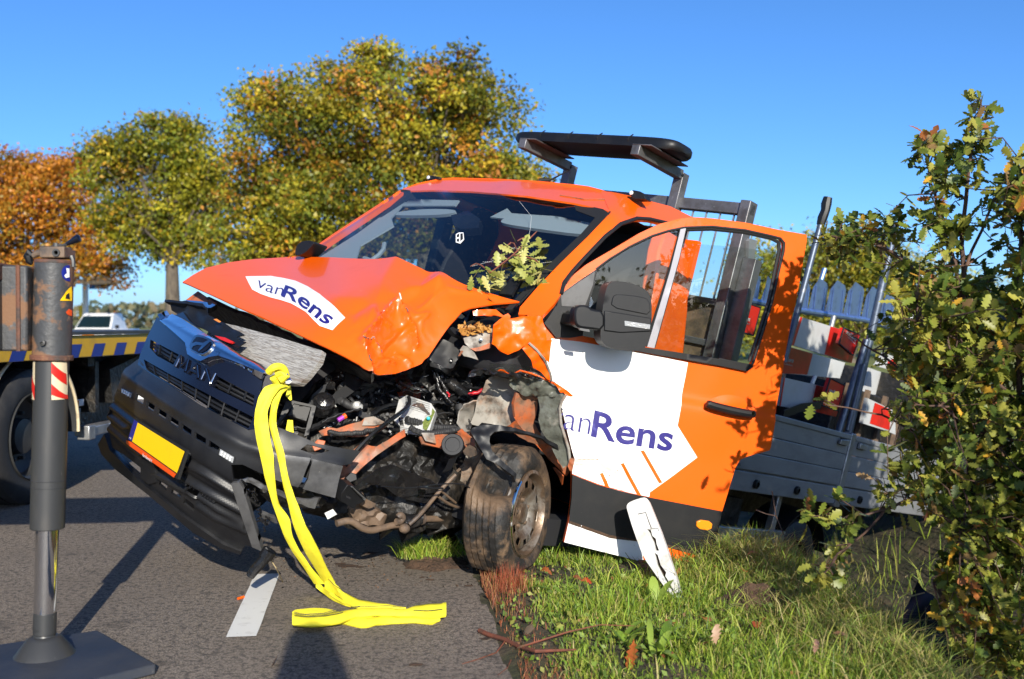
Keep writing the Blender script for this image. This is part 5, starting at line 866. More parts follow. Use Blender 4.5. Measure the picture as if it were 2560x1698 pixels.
# headboard
hb = MB(); aH = -1.86
for c0, c1 in ((2.50, 2.57), (1.93, 1.97), (1.68, 1.72), (1.40, 1.44)): lbox(hb, (aH - .03, aH + .03), (-1.0, 1.0), (c0, c1))
for b0 in (-1.0, .93): lbox(hb, (aH - .045, aH + .045), (b0, b0 + .07), (.98, 2.585))
hb = hb.build('headboard', 'steel_grey', T, bevel=.005)
for i in range(19):
    b_ = -.88 + i * .098; MB().tube([tk(aH, b_, 1.95), tk(aH, b_, 2.51)], .007, 6).build('bar', 'galv', hb)
m = MB(); lbox(m, (aH - .02, aH + .0), (.3, .92), (1.45, 1.95)); m.build('mesh_plate', 'rust_bar', hb)
for i in range(5):
    MB().tube([tk(aH + .02, .32 + i * .11, 1.42), tk(aH + .02, .32 + i * .11, 1.70)], .006, 6).build('bar', 'galv', hb)
m = MB(); lbox(m, (aH - .1, aH - .02), (1.0, 1.09), (1.35, 2.25)); m.build('stake_bracket', 'steel_grey', hb, bevel=.004)
# amber light bar on its stand
lb = MB(); A = []
for t in np.linspace(0, 2 * math.pi, 40, endpoint=False):
    x_, y_ = math.cos(t), math.sin(t); A.append((-1.52 + .155 * np.sign(x_) * abs(x_) ** .45, .66 * np.sign(y_) * abs(y_) ** .30))
V = [tk(a_, b_ * .97, 2.748) for a_, b_ in A] + [tk(a_, b_, 2.764) for a_, b_ in A] + [tk(a_, b_, 2.795) for a_, b_ in A] + [tk(-1.52 + (a_ + 1.52) * .9, b_ * .985, 2.812) for a_, b_ in A]
n = len(A); fc = [(j * n + i, j * n + (i + 1) % n, (j + 1) * n + (i + 1) % n, (j + 1) * n + i) for j in range(3) for i in range(n)] + [tuple(range(n))[::-1], tuple(range(3 * n, 4 * n))]
lb = lb.add(V, fc).build('light_bar', 'black_plastic', T, smooth=50)
for b_ in (-.38, -.14, .1, .34):
    m = MB(); m.tube([tk(-1.372, b_, 2.762), tk(-1.362, b_, 2.785), tk(-1.372, b_, 2.803), tk(-1.40, b_, 2.828)], .004, 4); m.build('lens_joint', 'seal', lb)
for b_ in (-.46, .46):
    m = MB(); lbox(m, (-1.30, -1.80), (b_ - .03, b_ + .03), (2.675, 2.735)); lbox(m, (aH - .005, aH + .065), (b_ - .035, b_ + .035), (2.45, 2.72)); lbox(m, (-1.30, -1.72), (b_ - .03, b_ + .11), (2.734, 2.742)); o = m.build('light_stand', 'steel_grey', T, bevel=.004)  # shade on the stand is put into this darker steel
    m = MB(); m.lathe(tk(-1.80, b_ + .03, 2.70), L, [(.014, 0), (.014, .004), (.006, .005)], 10); m.build('bolt', 'seal', o)
# ---------------------------------------------------------------- load on the bed
def pth(name, poly, S, mt, label, cat, group=None, solid=.03, step=40, disp=None, bevel=0):
    q = np.array(S([p[0] for p in poly], [p[1] for p in poly])); base = q[np.argmin(q[:, 2])]
    root = thing(name, base, label, cat, group); o = part('panel', poly, S, mt, root, step=step, disp=disp, solid=solid, bevel=bevel); return root, o
def bp(b, a=-2.5): return Plane(tk(a, b, 1.3), L)
GB = 'barrier boards stacked on the bed'
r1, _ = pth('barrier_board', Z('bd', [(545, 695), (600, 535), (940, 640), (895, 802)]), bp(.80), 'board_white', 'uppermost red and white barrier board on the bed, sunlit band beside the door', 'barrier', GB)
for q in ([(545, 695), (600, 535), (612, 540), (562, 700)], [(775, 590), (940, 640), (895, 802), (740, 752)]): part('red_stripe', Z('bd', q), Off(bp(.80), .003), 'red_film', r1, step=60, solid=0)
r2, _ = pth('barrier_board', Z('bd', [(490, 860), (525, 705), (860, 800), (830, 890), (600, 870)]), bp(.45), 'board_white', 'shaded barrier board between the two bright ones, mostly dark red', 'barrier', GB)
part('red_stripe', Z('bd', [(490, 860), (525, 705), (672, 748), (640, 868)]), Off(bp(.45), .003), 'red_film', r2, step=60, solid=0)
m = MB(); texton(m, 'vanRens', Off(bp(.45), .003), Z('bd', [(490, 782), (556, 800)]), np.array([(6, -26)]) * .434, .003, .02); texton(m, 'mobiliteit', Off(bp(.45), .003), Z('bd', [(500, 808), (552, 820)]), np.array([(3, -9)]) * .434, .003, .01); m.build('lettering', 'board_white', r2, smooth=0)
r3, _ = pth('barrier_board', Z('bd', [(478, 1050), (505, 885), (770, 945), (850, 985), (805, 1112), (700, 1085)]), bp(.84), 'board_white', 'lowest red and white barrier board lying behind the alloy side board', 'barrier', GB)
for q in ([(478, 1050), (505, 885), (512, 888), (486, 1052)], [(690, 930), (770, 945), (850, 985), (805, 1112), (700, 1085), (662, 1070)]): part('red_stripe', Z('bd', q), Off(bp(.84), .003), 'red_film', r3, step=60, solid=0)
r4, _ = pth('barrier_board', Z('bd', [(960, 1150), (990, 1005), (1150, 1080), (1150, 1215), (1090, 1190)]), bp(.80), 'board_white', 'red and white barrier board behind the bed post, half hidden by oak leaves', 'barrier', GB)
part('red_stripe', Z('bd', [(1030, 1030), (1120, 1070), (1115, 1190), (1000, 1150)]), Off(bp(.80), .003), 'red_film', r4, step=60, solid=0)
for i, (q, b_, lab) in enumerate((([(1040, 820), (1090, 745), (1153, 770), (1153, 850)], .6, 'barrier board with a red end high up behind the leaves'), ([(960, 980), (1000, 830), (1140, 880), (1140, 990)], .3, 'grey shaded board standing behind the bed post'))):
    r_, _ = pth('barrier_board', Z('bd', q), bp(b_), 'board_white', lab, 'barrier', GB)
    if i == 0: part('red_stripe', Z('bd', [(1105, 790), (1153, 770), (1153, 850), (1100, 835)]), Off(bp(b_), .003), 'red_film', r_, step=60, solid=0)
for q, b_, lab, tb in (([(825, 690), (852, 600), (945, 640), (905, 757)], .90, 'small red name board hung on the upper barrier board', ((862, 632), (918, 678))), ([(725, 1045), (775, 890), (857, 932), (815, 1077)], .94, 'small red name board on the lowest barrier board', ((762, 968), (820, 998))), ([(232, 618), (272, 450), (372, 482), (330, 642)], .85, 'dark red name board seen through the open door window', ((262, 548), (306, 562)))):
    r_, _ = pth('name_board', Z('bd', q), bp(b_), 'red_film', lab, 'sign', 'red name boards'); m = MB(); S_ = bp(b_)
    sl_ = (tb[1][1] - tb[0][1]) / (tb[1][0] - tb[0][0]); texton(m, 'vanRens', S_, Z('bd', [tb[0], tb[1]]), np.array([(7, -26)]) * .434, .004, .02); texton(m, 'mobiliteit', S_, Z('bd', [(tb[0][0] + 12, tb[0][1] + 24), (tb[1][0] - 2, tb[1][1] + 18)]), np.array([(3, -9)]) * .434, .004, .01); m.build('lettering', 'board_white', r_, smooth=0)
    q_ = np.array(Z('bd', q)); P = S_(q_[:, 0], q_[:, 1]); MB().tube(list(P) + [P[0]], .007, 5).build('frame', 'interior', r_)
r_, _ = pth('barrier_board', Z('bd', [(185, 600), (205, 440), (255, 455), (215, 600)]), bp(.75), 'red_film', 'striped board end seen through the open door window', 'barrier', GB)
# palisade fence panel and pipes
fp = thing('fence_panel', tk(-3.0, .15, 1.05), 'sky tinted steel palisade fence panel lying on the load', 'fence panel'); FPp = bp(.20)
for x0, x1, yt, yb, sk in ((585, 655, 318, 505, -18), (648, 757, 312, 522, -22), (746, 861, 325, 530, -22), (850, 966, 336, 548, -24), (955, 1060, 360, 560, -26), (1050, 1145, 395, 590, -26), (300, 370, 275, 440, -20), (375, 440, 300, 460, -20)):
    w_ = x1 - x0; q = Z('bd', [(x0 - 5, yb), (x0 + 30, yt + 55), (x0 + w_ * .62, yt), (x1 - 2, yt + 30), (x1 + 4, yt + 55), (x1 + sk, yb + 22)])
    o = part('pale', q, FPp, 'galv_skytint', fp, step=60, solid=.004); q2 = Z('bd', [(x0 + w_ * .40, yt + 45), (x0 + w_ * .22, yb)]); q3 = Z('bd', [(x1 - w_ * .12, yt + 55), (x1 + sk - w_ * .08, yb + 10)])
    MB().tube(list(Off(FPp, .008)(*zip(*q2))), .008, 5).build('pale_rib', 'galv_skytint', o); MB().tube(list(Off(FPp, .008)(*zip(*q3))), .006, 5).build('pale_rib', 'galv_skytint', o)
for a_, b_ in (((560, 490), (940, 548)), ((255, 430), (440, 470)), ((930, 545), (1150, 600))): MB().tube(list(Off(FPp, .03)(*zip(*Z('bd', [a_, b_])))), .024, 10).build('rail', 'galv_skytint', fp)
PX = lambda *p: list(p)
def pole(name, p0, p1, b_, r, mt, label, top=None):
    P = bp(b_)(*zip(p0, p1)); o = MB().tube([P[0], P[1]], r, 12).build(name, mt, loc=P[1], smooth=50); prop(o, label, 'pole', 'poles standing on the bed')
    if top: t = thing('x', P[0], 'x', 'x'); bpy.data.objects.remove(t)
    return o, P
cr = thing('dark_filler', tk(-3.4, -.3, 1.03), 'added dark crate standing on the bed behind the barrier boards', 'filler'); m = MB(); lbox(m, (-2.05, -5.9), (-.85, .10), (1.04, 1.62)); m.build('body', 'engine_dark', cr, bevel=.01)  # dark block added so the gaps between the boards read dark
for a_ in np.linspace(-2.2, -5.7, 9): m = MB(); lbox(m, (a_ - .03, a_ + .03), (.10, .13), (1.04, 1.64)); m.build('rib', 'rust_bar', cr)
cr2 = thing('dark_filler', tk(-5.3, .3, 1.03), 'dark crate at the tail of the bed, added to darken the gaps past the bed post', 'filler'); m = MB(); lbox(m, (-4.45, -5.98), (.14, .62), (1.04, 1.78)); m.build('body', 'engine_dark', cr2, bevel=.01)  # second dark block added to close bright gaps at the tail
for a_ in (-4.6, -5.0, -5.4, -5.8): m = MB(); lbox(m, (a_ - .03, a_ + .03), (.62, .65), (1.04, 1.80)); m.build('rib', 'rust_bar', cr2)
m = MB(); lbox(m, (-5.99, -6.03), (-.95, .95), (1.40, 2.05)); m.build('dark_end_sheet', 'engine_dark', cr2)  # dark sheet added across the tail for the same gaps
o, P = pole('stake_pole', (2056, 545), (1960, 905), .90, .022, 'steel_shade', 'tall steel stake with torn black tape round its tip')
d = (P[0] - P[1]) / np.linalg.norm(P[0] - P[1]); tp_ = [P[0] - d * .05 + d * .05 * k + RNG.normal(0, .003, 3) for k in range(5)]
WM[o.name] = Matrix.Translation(Vector(P[1])); MB().tube(tp_, [.028, .034, .031, .036, .030], 9).build('tape', 'black_plastic', o, smooth=20)
pole('stake_pole', (2240, 560), (2120, 1090), .95, .030, 'steel_shade', 'shade toned stake rising behind the bed post into the oak leaves'); pole('stake_pole', (2166, 850), (2095, 1085), .95, .028, 'steel_shade', 'shade toned steel stake just left of the bed post')
pole('stake_pole', (2305, 690), (2262, 850), .3, .024, 'galv', 'bright scratched steel stake in the gap between oak leaves'); pole('stake_pole', (2062, 672), (2050, 710), .0, .024, 'galv_skytint', 'short pipe end standing behind the fence pales'); pole('stake_pole', (2085, 790), (2075, 830), .5, .022, 'galv', 'short bright pipe stub under the fence rail')
pole('stake_pole', (2038, 940), (2030, 960), .6, .016, 'white_paint', 'white pipe end beside the lowest barrier board'); pole('stake_pole', (2160, 910), (2118, 1075), 1.0, .016, 'steel_shade', 'thin steel bar strapped to the bed post')
P = bp(.95)(*zip(*Z('bd', [(500, 1100), (600, 1060), (720, 1045)]))); o = MB().ribbon(list(P), [U * .03] * 3, .01).build('lashing_strap', 'black_plastic', loc=P[0]); prop(o, 'dark lashing strap lying across the lowest board', 'strap')
st2 = Plane(tk(-1.95, .9, 1.9), F + .3 * L); r_, o_ = pth('post_section', Z('bd', [(290, 315), (300, 230), (305, 100), (315, 85), (358, 98), (350, 110), (320, 322)]), bp(1.02), 'galv', 'galvanised channel post seen through the open door window', 'post', None, solid=.05)
# ---------------------------------------------------------------- recovery truck with its stabiliser leg
TB = np.array([.0875, 1.0, 0]); TB /= np.linalg.norm(TB); TN = np.array([TB[1], -TB[0], 0]); UZ = np.array([0, 0, 1.]); T0 = np.array([-3.27, 7.1, 0])
def tt(u, n, z): return T0 + TB * u + TN * n + UZ * z
RTT = np.array([TB, TN, UZ])
def tbox(m, u, n, z): return m.box(tt((u[0] + u[1]) / 2, (n[0] + n[1]) / 2, (z[0] + z[1]) / 2), (u[1] - u[0], n[1] - n[0], z[1] - z[0]), RTT)
RV = thing('recovery_truck', tt(0, -1.2, 0), 'yellow and blue recovery truck with a rusty stabiliser leg beside the wreck', 'recovery truck')
m = MB(); tbox(m, (-5.2, 2.45), (-.02, .03), (1.0, 1.165)); tbox(m, (-5.2, 2.45), (-2.43, -2.38), (1.0, 1.165)); rail = m.build('side_rail', 'yellow', RV, bevel=.006)
m = MB(); tbox(m, (-5.2, 2.5), (-2.42, .05), (1.168, 1.195)); m.build('deck', 'black_steel', RV, bevel=.004)
SP = Plane(tt(0, .033, 1.08), TN)
for i in range(14):
    u0 = -2.6 + i * .36
    if u0 > 2.3: break
    m = MB(); m.add([tt(u0, .033, 1.002), tt(u0 + .17, .033, 1.002), tt(u0 + .23, .033, 1.10), tt(u0 + .06, .033, 1.10)], [(0, 1, 2, 3)]); m.build('blue_stripe', 'strobe_blue', rail, smooth=0)
m = MB(); tbox(m, (-6, 2.2), (-.75, -.62), (.62, .92)); tbox(m, (-6, 2.2), (-1.75, -1.62), (.62, .92))
for u_ in (-4, -2.5, -.9, .9, 2.0): tbox(m, (u_ - .05, u_ + .05), (-2.3, -.1), (.92, 1.0))
m.build('chassis', 'engine_dark', RV)
m = MB(); tbox(m, (-.55, .6), (-.5, -.05), (1.01, .995)) if False else None
def twheel(u):
    c = tt(u, -.06, .47); m = MB(); m.lathe(c - TN * .30, TN, [(.29, 0), (.43, 0), (.465, .02), (.47, .06), (.462, .062), (.462, .075), (.47, .077), (.47, .14), (.462, .142), (.462, .155), (.47, .157), (.47, .22), (.462, .222), (.462, .235), (.47, .237), (.465, .29), (.44, .31), (.35, .32), (.29, .30)], 60, cap=False); o = m.build('wheel', 'rubber_dark', RV, smooth=40)
    MB().lathe(c, TN, [(.30, .02), (.30, -.02), (.275, -.03), (.26, -.10), (.20, -.13), (.13, -.13), (.12, -.06), (.05, -.05), (.0, -.05)], 40, cap=False).build('rim', 'black_steel', o, smooth=40)  # dark steel stands in for the deck's shade on a lighter rim
    m = MB()
    for k in range(10): t = 6.283 * k / 10; m.lathe(c - TN * .125 + .165 * (math.cos(t) * TB + math.sin(t) * UZ), TN, [(.015, 0), (.015, .03), (.006, .032)], 6)
    m.build('wheel_bolts', 'black_steel', o)
    q = [c + .60 * (math.cos(t) * TB + math.sin(t) * UZ) - TN * .16 for t in np.linspace(-.05, 3.2, 26)]; MB().ribbon(q, [TN * .17] * 26, .012).build('mudguard', 'black_steel', RV)
    q = [c + .60 * (math.cos(t) * TB + math.sin(t) * UZ) + TN * .012 for t in np.linspace(-.05, 3.2, 30)]; MB().tube(q, .012, 6).build('mudguard_edge', 'cream_film', RV)
twheel(0); twheel(-3.4) if False else None
m = MB(); tbox(m, (-1.9, -.72), (-.5, -.04), (.42, .93)); m.build('tool_locker', 'yellow', RV, bevel=.02)
m = MB(); tbox(m, (.75, 2.1), (-2.1, -.35), (.42, .98)); tbox(m, (1.0, 1.06), (-.35, -.12), (.55, .95)); m.build('rear_gear', 'engine_dark', RV)
m = MB(); texton(m, 'SILO', Plane(tt(.9, -.34, .7), TN + .9 * -TB), [(213, 978), (246, 978)], np.array([(0, -9)]), .01, .02); m.build('maker_plate', 'red_film', RV, smooth=0)
m = MB(); tbox(m, (1.75, 1.78), (-.2, .0), (.60, .70)); o = m.build('rear_lamp', 'lamp_white', RV)
lampP = at(196, 1007, 7.9); m = MB(); m.box(lampP, (.085, .05, .055), RTT); m.build('rear_lamp', 'lamp_white', RV, bevel=.008); m = MB(); m.box(lampP + np.array([.012, -.03, 0]), (.03, .02, .045), RTT); m.build('rear_lamp_lens', 'amber', RV)
m = MB(); pb0, pb1 = at(212, 1080, 7.9), at(330, 1052, 9.0); m.bar(pb0, pb1, .10, .075); m.box(at(216, 1081, 7.9), (.10, .10, .11), RTT); m.bar(at(196, 1020, 7.95), at(192, 1090, 7.95), .03, .03, TN); m.build('tow_bar', 'galv', RV, bevel=.008)
m = MB(); m.bar(at(330, 905, 9.3), at(205, 965, 8.4), .5, .28); m.build('winch_frame', 'engine_dark', RV)
# stabiliser: hollow beam, rusty sleeve, tube, chrome rod, foot
SY = 3.73; pxm = SY / FPX
def sp(x, y, Y=SY): return at(x, y, Y)
top, bot = sp(136, 647), sp(110, 1640); lax = (top - bot) / np.linalg.norm(top - bot)
def seg(y0, y1, r0, r1, name, mt, n=40, prof=None):
    f0 = (1640 - y0) / (1640 - 647); f1 = (1640 - y1) / (1640 - 647); a = bot + (top - bot) * f0; b = bot + (top - bot) * f1
    return MB().lathe(b, lax, prof or [(r1, 0), (r0, np.linalg.norm(a - b))], n).build(name, mt, RV, smooth=40, bevel=.004)
sleeve = seg(653, 890, 46 * pxm, 46 * pxm, 'stabiliser_sleeve', 'rust'); seg(886, 900, 51 * pxm, 51 * pxm, 'sleeve_flange', 'rust_red'); seg(650, 660, 45.5 * pxm, 46.8 * pxm, 'sleeve_rim', 'rust_red')
leg = seg(898, 1320, 41 * pxm, 41 * pxm, 'stabiliser_tube', 'black_steel'); seg(1196, 1200, 41.6 * pxm, 41.6 * pxm, 'weld_ring', 'black_steel'); seg(1214, 1217, 41.5 * pxm, 41.5 * pxm, 'weld_ring', 'black_steel'); rod = seg(1318, 1532, 27 * pxm, 27 * pxm, 'stabiliser_rod', 'rod_chrome'); seg(1528, 1585, 27.5 * pxm, 27.5 * pxm, 'rod_end', 'black_steel')
cb = bot; MB().lathe(sp(112, 1652) , UZ, [(.118, 0), (.118, .008), (.112, .016), (.062, .082), (.050, .090), (.038, .092), (.034, .105), (.040, .115), (.040, .13)], 48).build('stabiliser_foot', 'black_steel', RV, smooth=40)
beam = MB(); b0 = sp(92, 772, SY + .02); vx = np.array([1.0, .10, .0]); vx /= np.linalg.norm(vx)
beam.bar(b0, b0 - vx * 2.6, .19, 210 * pxm); beam = beam.build('stabiliser_beam', 'rust', RV, bevel=.008)
m = MB(); c0 = sp(30, 682, SY - .02); m.bar(c0 + vx * -.01, c0 - vx * 2.4, .24, 42 * pxm); m.build('beam_cover', 'rust_red', RV, bevel=.005)
m = MB(); c0 = sp(12, 790, SY - .06); m.bar(c0, c0 - vx * 2.3, .12, 170 * pxm); m.build('outer_beam', 'black_steel', RV, bevel=.006)
q = [b0 - vx * (.02) + np.array([0, -.097, 105 * pxm]), b0 - vx * .02 + np.array([0, -.097, -105 * pxm])]; MB().tube(q, .008, 6).build('weld_seam', 'rust_red', RV)
q = sp(107, 858, SY - .075); MB().lathe(q, (0, -1, 0), [(.010, -.01), (.010, .006), (.006, .007), (.005, .0)], 12).build('grease_nipple', 'black_steel', sleeve)
# valve block and lever on top
vb = MB(); vb.box(sp(140, 632), (62 * pxm, .07, 28 * pxm)); vb.box(sp(152, 636, SY + .02), (50 * pxm, .09, 22 * pxm)); vb = vb.build('valve_block', 'rust_bar', RV, bevel=.004)
q = sp(141, 632, SY - .035); MB().lathe(q, (0, -1, 0), [(.014, -.005), (.014, .006), (.008, .006), (.006, .0)], 16).build('port_plug', 'black_steel', vb)
MB().tube([sp(110, 633), sp(95, 633), sp(82, 640)], [.012, .013, .011], 10).build('hose_fitting', 'rust_bar', vb); MB().tube([sp(80, 640), sp(72, 632), sp(70, 640), sp(74, 655), sp(80, 660)], [.012, .016, .017, .013, .006], 8).build('hose_tape', 'black_plastic', vb, smooth=20)
MB().tube([sp(140, 620), sp(140, 608)], .011, 8).tube([sp(140, 614), sp(155, 615), sp(168, 611)], .0065, 7).build('lever_arm', 'black_steel', vb); MB().tube([sp(166, 611), sp(178, 605), sp(190, 599), sp(197, 595), sp(200, 594)], [.006, .010, .014, .015, .007], 12).build('lever_grip', 'black_gloss', vb)
MB().tube([sp(178, 640), sp(182, 650), sp(183, 668)], .009, 8).build('side_pipe', 'black_steel', vb)
def wrap(name, pts, r, mt, parent, n=6):
    """flat sticker wrapped on the round leg: pts = (x, y) photo pixels"""
    m = MB(); V = []
    for (x, y) in pts:
        f_ = (1640 - y) / (1640 - 647); c = bot + (top - bot) * f_; s_ = np.clip(((x - (110 + 26 * f_)) * pxm) / r, -.999, .999); an = math.asin(s_); V.append(c + (r + .0015) * np.array([math.sin(an), -math.cos(an), 0]))
    return m, V
def wrapgrid(name, poly, r, mt, parent):
    m = MB(); S_ = type('S', (), {})()
    class CW:
        def __call__(s, x, y): return np.array(wrap('', list(zip(x, y)), r, None, None)[1])
        def nrm(s, x, y): return np.tile([0, -1., 0], (len(x), 1))
    sheet(m, poly, CW(), 3); return m.build(name, mt, parent, smooth=60)
rs, rt_ = 46 * pxm, 41 * pxm
wrapgrid('blue_sticker', [(180 - 12 * math.cos(t) if math.cos(t) > -.05 else 180.5, 684 + 20 * math.sin(t)) for t in np.linspace(-1.55, 1.55, 14)], rs + .001, 'plate_blue', sleeve)
wrapgrid('sticker_mark', [(176, 672), (180, 672), (180, 694), (175, 696), (173, 690), (177, 684)], rs + .003, 'white_film', sleeve)
wrapgrid('warning_sticker', [(180.5, 716), (180.5, 752), (165, 752)], rs + .001, 'plate_yellow', sleeve); wrapgrid('sticker_mark', [(179, 732), (179.5, 748), (174, 747), (175, 738)], rs + .003, 'seal', sleeve); wrapgrid('sticker_mark', [(178, 772), (180, 776), (180, 790), (176, 786), (174, 780)], rs + .002, 'plate_strip', sleeve)
for x0, x1 in ((146, 170), (89.5, 104)):
    wrapgrid('hazard_tape', [(x0, 903), (x1, 903), (x1 - .5, 996), (x0 - .5, 996)], rt_ + .001, 'cream_film', leg)
    for y0 in (903, 956) if x0 > 100 else (935,):
        q = [(x0, y0), (x1, y0 + 30), (x1, y0 + 57), (x0, y0 + 27)] if x0 > 100 else [(x0, y0), (x1, y0 + 26), (x1, y0 + 61), (x0, y0 + 30)]
        q = [(x, min(y, 996)) for x, y in q]; wrapgrid('hazard_stripe', q, rt_ + .003, 'red_film', leg)
# pad under the foot
pz = .042; A_, B_ = gnd(244, 1575, pz), gnd(390, 1660, pz); e1 = (A_ - B_); e2 = np.array([-.985, .12, 0]) * 1.0; C_ = A_ + e2; D_ = B_ + e2
e3 = np.array([-e1[1], e1[0], 0]); 
pad = thing('stabiliser_pad', (bot[0], bot[1], 0), 'dark blue black plastic plate under the stabiliser foot', 'support pad')
fr0 = gnd(390, 1688, .002); m = MB(); m.prism([A_, B_, B_ + np.array([-.62, -.62, 0]), A_ + np.array([-.75, -.45, 0])], (0, 0, -.038)); m.build('plate', 'pad_blue', pad, bevel=.006)
# ---------------------------------------------------------------- foliage helpers
def rotm(n):                                             # n random rotations
    q = RNG.normal(size=(n, 4)); q /= np.linalg.norm(q, axis=1, keepdims=True); a, b, c, d = q.T
    return np.stack([np.stack([1 - 2 * (c * c + d * d), 2 * (b * c - a * d), 2 * (b * d + a * c)], -1), np.stack([2 * (b * c + a * d), 1 - 2 * (b * b + d * d), 2 * (c * d - a * b)], -1), np.stack([2 * (b * d - a * c), 2 * (c * d + a * b), 1 - 2 * (b * b + c * c)], -1)], 1)
def fastmesh(name, V, Fa, C, mt, parent=None, loc=None, kind=None):
    me = bpy.data.meshes.new(name); M = WM[parent.name] if parent is not None else Matrix.Translation(Vector(loc if loc is not None else (0, 0, 0)))
    A = np.array(M.inverted()); V = V @ A[:3, :3].T + A[:3, 3]; k = Fa.shape[1]
    me.vertices.add(len(V)); me.vertices.foreach_set('co', V.astype(np.float32).ravel()); me.loops.add(Fa.size); me.loops.foreach_set('vertex_index', Fa.astype(np.int32).ravel())
    me.polygons.add(len(Fa)); me.polygons.foreach_set('loop_start', np.arange(0, Fa.size, k, dtype=np.int32)); me.polygons.foreach_set('loop_total', np.full(len(Fa), k, np.int32)); me.update(calc_edges=True)
    ca = me.color_attributes.new('Col', 'FLOAT_COLOR', 'POINT'); ca.data.foreach_set('color', np.c_[C, np.ones(len(C))].astype(np.float32).ravel())
    me.materials.append(MAT[mt]); o = bpy.data.objects.new(name, me); COL.objects.link(o)
    if parent is not None: o.parent = parent
    elif loc is not None: o.location = loc
    WM[o.name] = M; return prop(o, None, None, None, kind)
LQ = np.array([(-.5, 0, 0), (-.1, .32, .08), (.5, 0, 0), (-.1, -.32, .08)])
def leafcloud(cen, size, col):
    n = len(cen); R0 = rotm(n); V = cen[:, None] + np.einsum('nij,kj->nki', R0, LQ) * size[:, None, None]
    return V.reshape(-1, 3), np.arange(n * 4).reshape(-1, 4), np.repeat(col, 4, 0)
def tree(name, label, Y, trunk, blobs, ncl, per, pal, lsize, group=None, tr=.22, sig=.32, branchmat='bark', base_z=0., dens=None):
    s = Y / FPX; bx = at(trunk[0], 810, Y); base = np.array([bx[0], Y, base_z]); fork = at(trunk[0] + trunk[3] if len(trunk) > 3 else trunk[0], trunk[1], Y)
    root = thing(name, base, label, 'tree', group); B = np.array(blobs, float); area = B[:, 2] * B[:, 3]; pick = RNG.choice(len(B), ncl, p=area / area.sum())
    d = RNG.normal(size=(ncl, 3)); d /= np.linalg.norm(d, axis=1, keepdims=True); d *= (RNG.random(ncl) ** (1 / 2.6))[:, None]; bb = B[pick]
    yo = np.array([RNG.uniform(-.5, .5) * (b[2] + b[3]) * .5 * s for b in B]); c0 = at(bb[:, 0], bb[:, 1], np.full(ncl, Y)); rad = np.stack([bb[:, 2], (bb[:, 2] + bb[:, 3]) / 2, bb[:, 3]], -1) * s
    cl = c0 + d * rad; cl[:, 1] += yo[pick]
    m = MB(); m.tube([base + np.array([0, 0, -.1]), base * .5 + fork * .5 + RNG.normal(0, .03, 3), fork], [tr * 1.25, tr, tr * .8], 10)
    for i, b in enumerate(B):
        for k in range(5):
            j = RNG.choice(np.where(pick == i)[0]) if (pick == i).any() else 0; e = cl[j]; mid = fork * .55 + e * .45 + np.array([0, 0, .25]) + RNG.normal(0, .15, 3)
            if k == 0: m.tube([fork, mid, e], [tr * .45, tr * .26, .02], 6)
            else: m.tube([fork * .25 + mid * .75, mid * .4 + e * .6 + RNG.normal(0, .1, 3), e], [tr * .2, tr * .11, .012], 5)
            for _ in range(4):
                j2 = RNG.choice(np.where(pick == i)[0]) if (pick == i).any() else 0; m.tube([mid * .4 + e * .6, (mid + cl[j2]) / 2 + RNG.normal(0, .08, 3), cl[j2]], [tr * .09, .018, .007], 4)
    m.build('trunk', branchmat, root, smooth=60)
    pal = np.array(pal); base_c = pal[RNG.choice(len(pal), ncl, p=dens)]; big = np.array([noise.noise(Vector(p * .45)) for p in cl]); 
    cen = np.repeat(cl, per, 0) + RNG.normal(size=(ncl * per, 3)) * sig * np.array([1.1, 1.1, .62]); col = np.repeat(base_c * np.clip(.85 + 1.1 * (big[:, None] + .2) + RNG.uniform(-.3, .3, (ncl, 1)), .4, 1.5), per, 0) * RNG.uniform(.7, 1.25, (ncl * per, 1)); sw = RNG.random(ncl * per) < .25; col[sw] = pal[RNG.choice(len(pal), sw.sum(), p=dens)]  # clump tones spread wide to stand in for sunlit and shaded boughs
    V, Fa, C = leafcloud(cen, RNG.uniform(.6, 1.35, len(cen)) * lsize, col); fastmesh('crown', V, Fa, C, 'leaf', root); return root
GT = 'autumn trees along the road'
PALG = [(.25, .23, .021), (.34, .28, .021), (.14, .165, .019), (.43, .29, .025), (.48, .21, .025), (.31, .13, .03)]
tree('oak_tree', 'broad green and gold oak tree rising behind the pickup cab', 28, (1060, 640, -60), [(960, 300, 250, 170), (750, 360, 180, 170), (1150, 330, 170, 190), (650, 520, 140, 150), (880, 520, 240, 150), (1180, 520, 160, 120), (1270, 470, 110, 110), (880, 195, 130, 60), (1110, 210, 100, 60), (580, 620, 80, 70), (690, 600, 150, 80), (940, 140, 40, 22), (640, 250, 60, 50), (1200, 260, 60, 60)], 1000, 80, PALG, .125, GT, .24, sig=.225, dens=[.33, .17, .28, .10, .07, .05])
tree('oak_tree', 'smaller green tree with a pale bare trunk left of the bonnet', 38, (430, 660, 4), [(400, 370, 110, 80), (300, 430, 80, 80), (480, 440, 100, 100), (430, 520, 110, 90), (330, 560, 90, 80), (490, 590, 70, 70), (420, 620, 60, 50), (250, 370, 35, 40), (460, 320, 50, 35), (540, 470, 40, 60)], 520, 66, [(.22, .21, .018), (.31, .27, .018), (.13, .155, .018), (.42, .31, .022), (.36, .20, .022)], .15, GT, .27, sig=.29, dens=[.36, .20, .32, .08, .04])
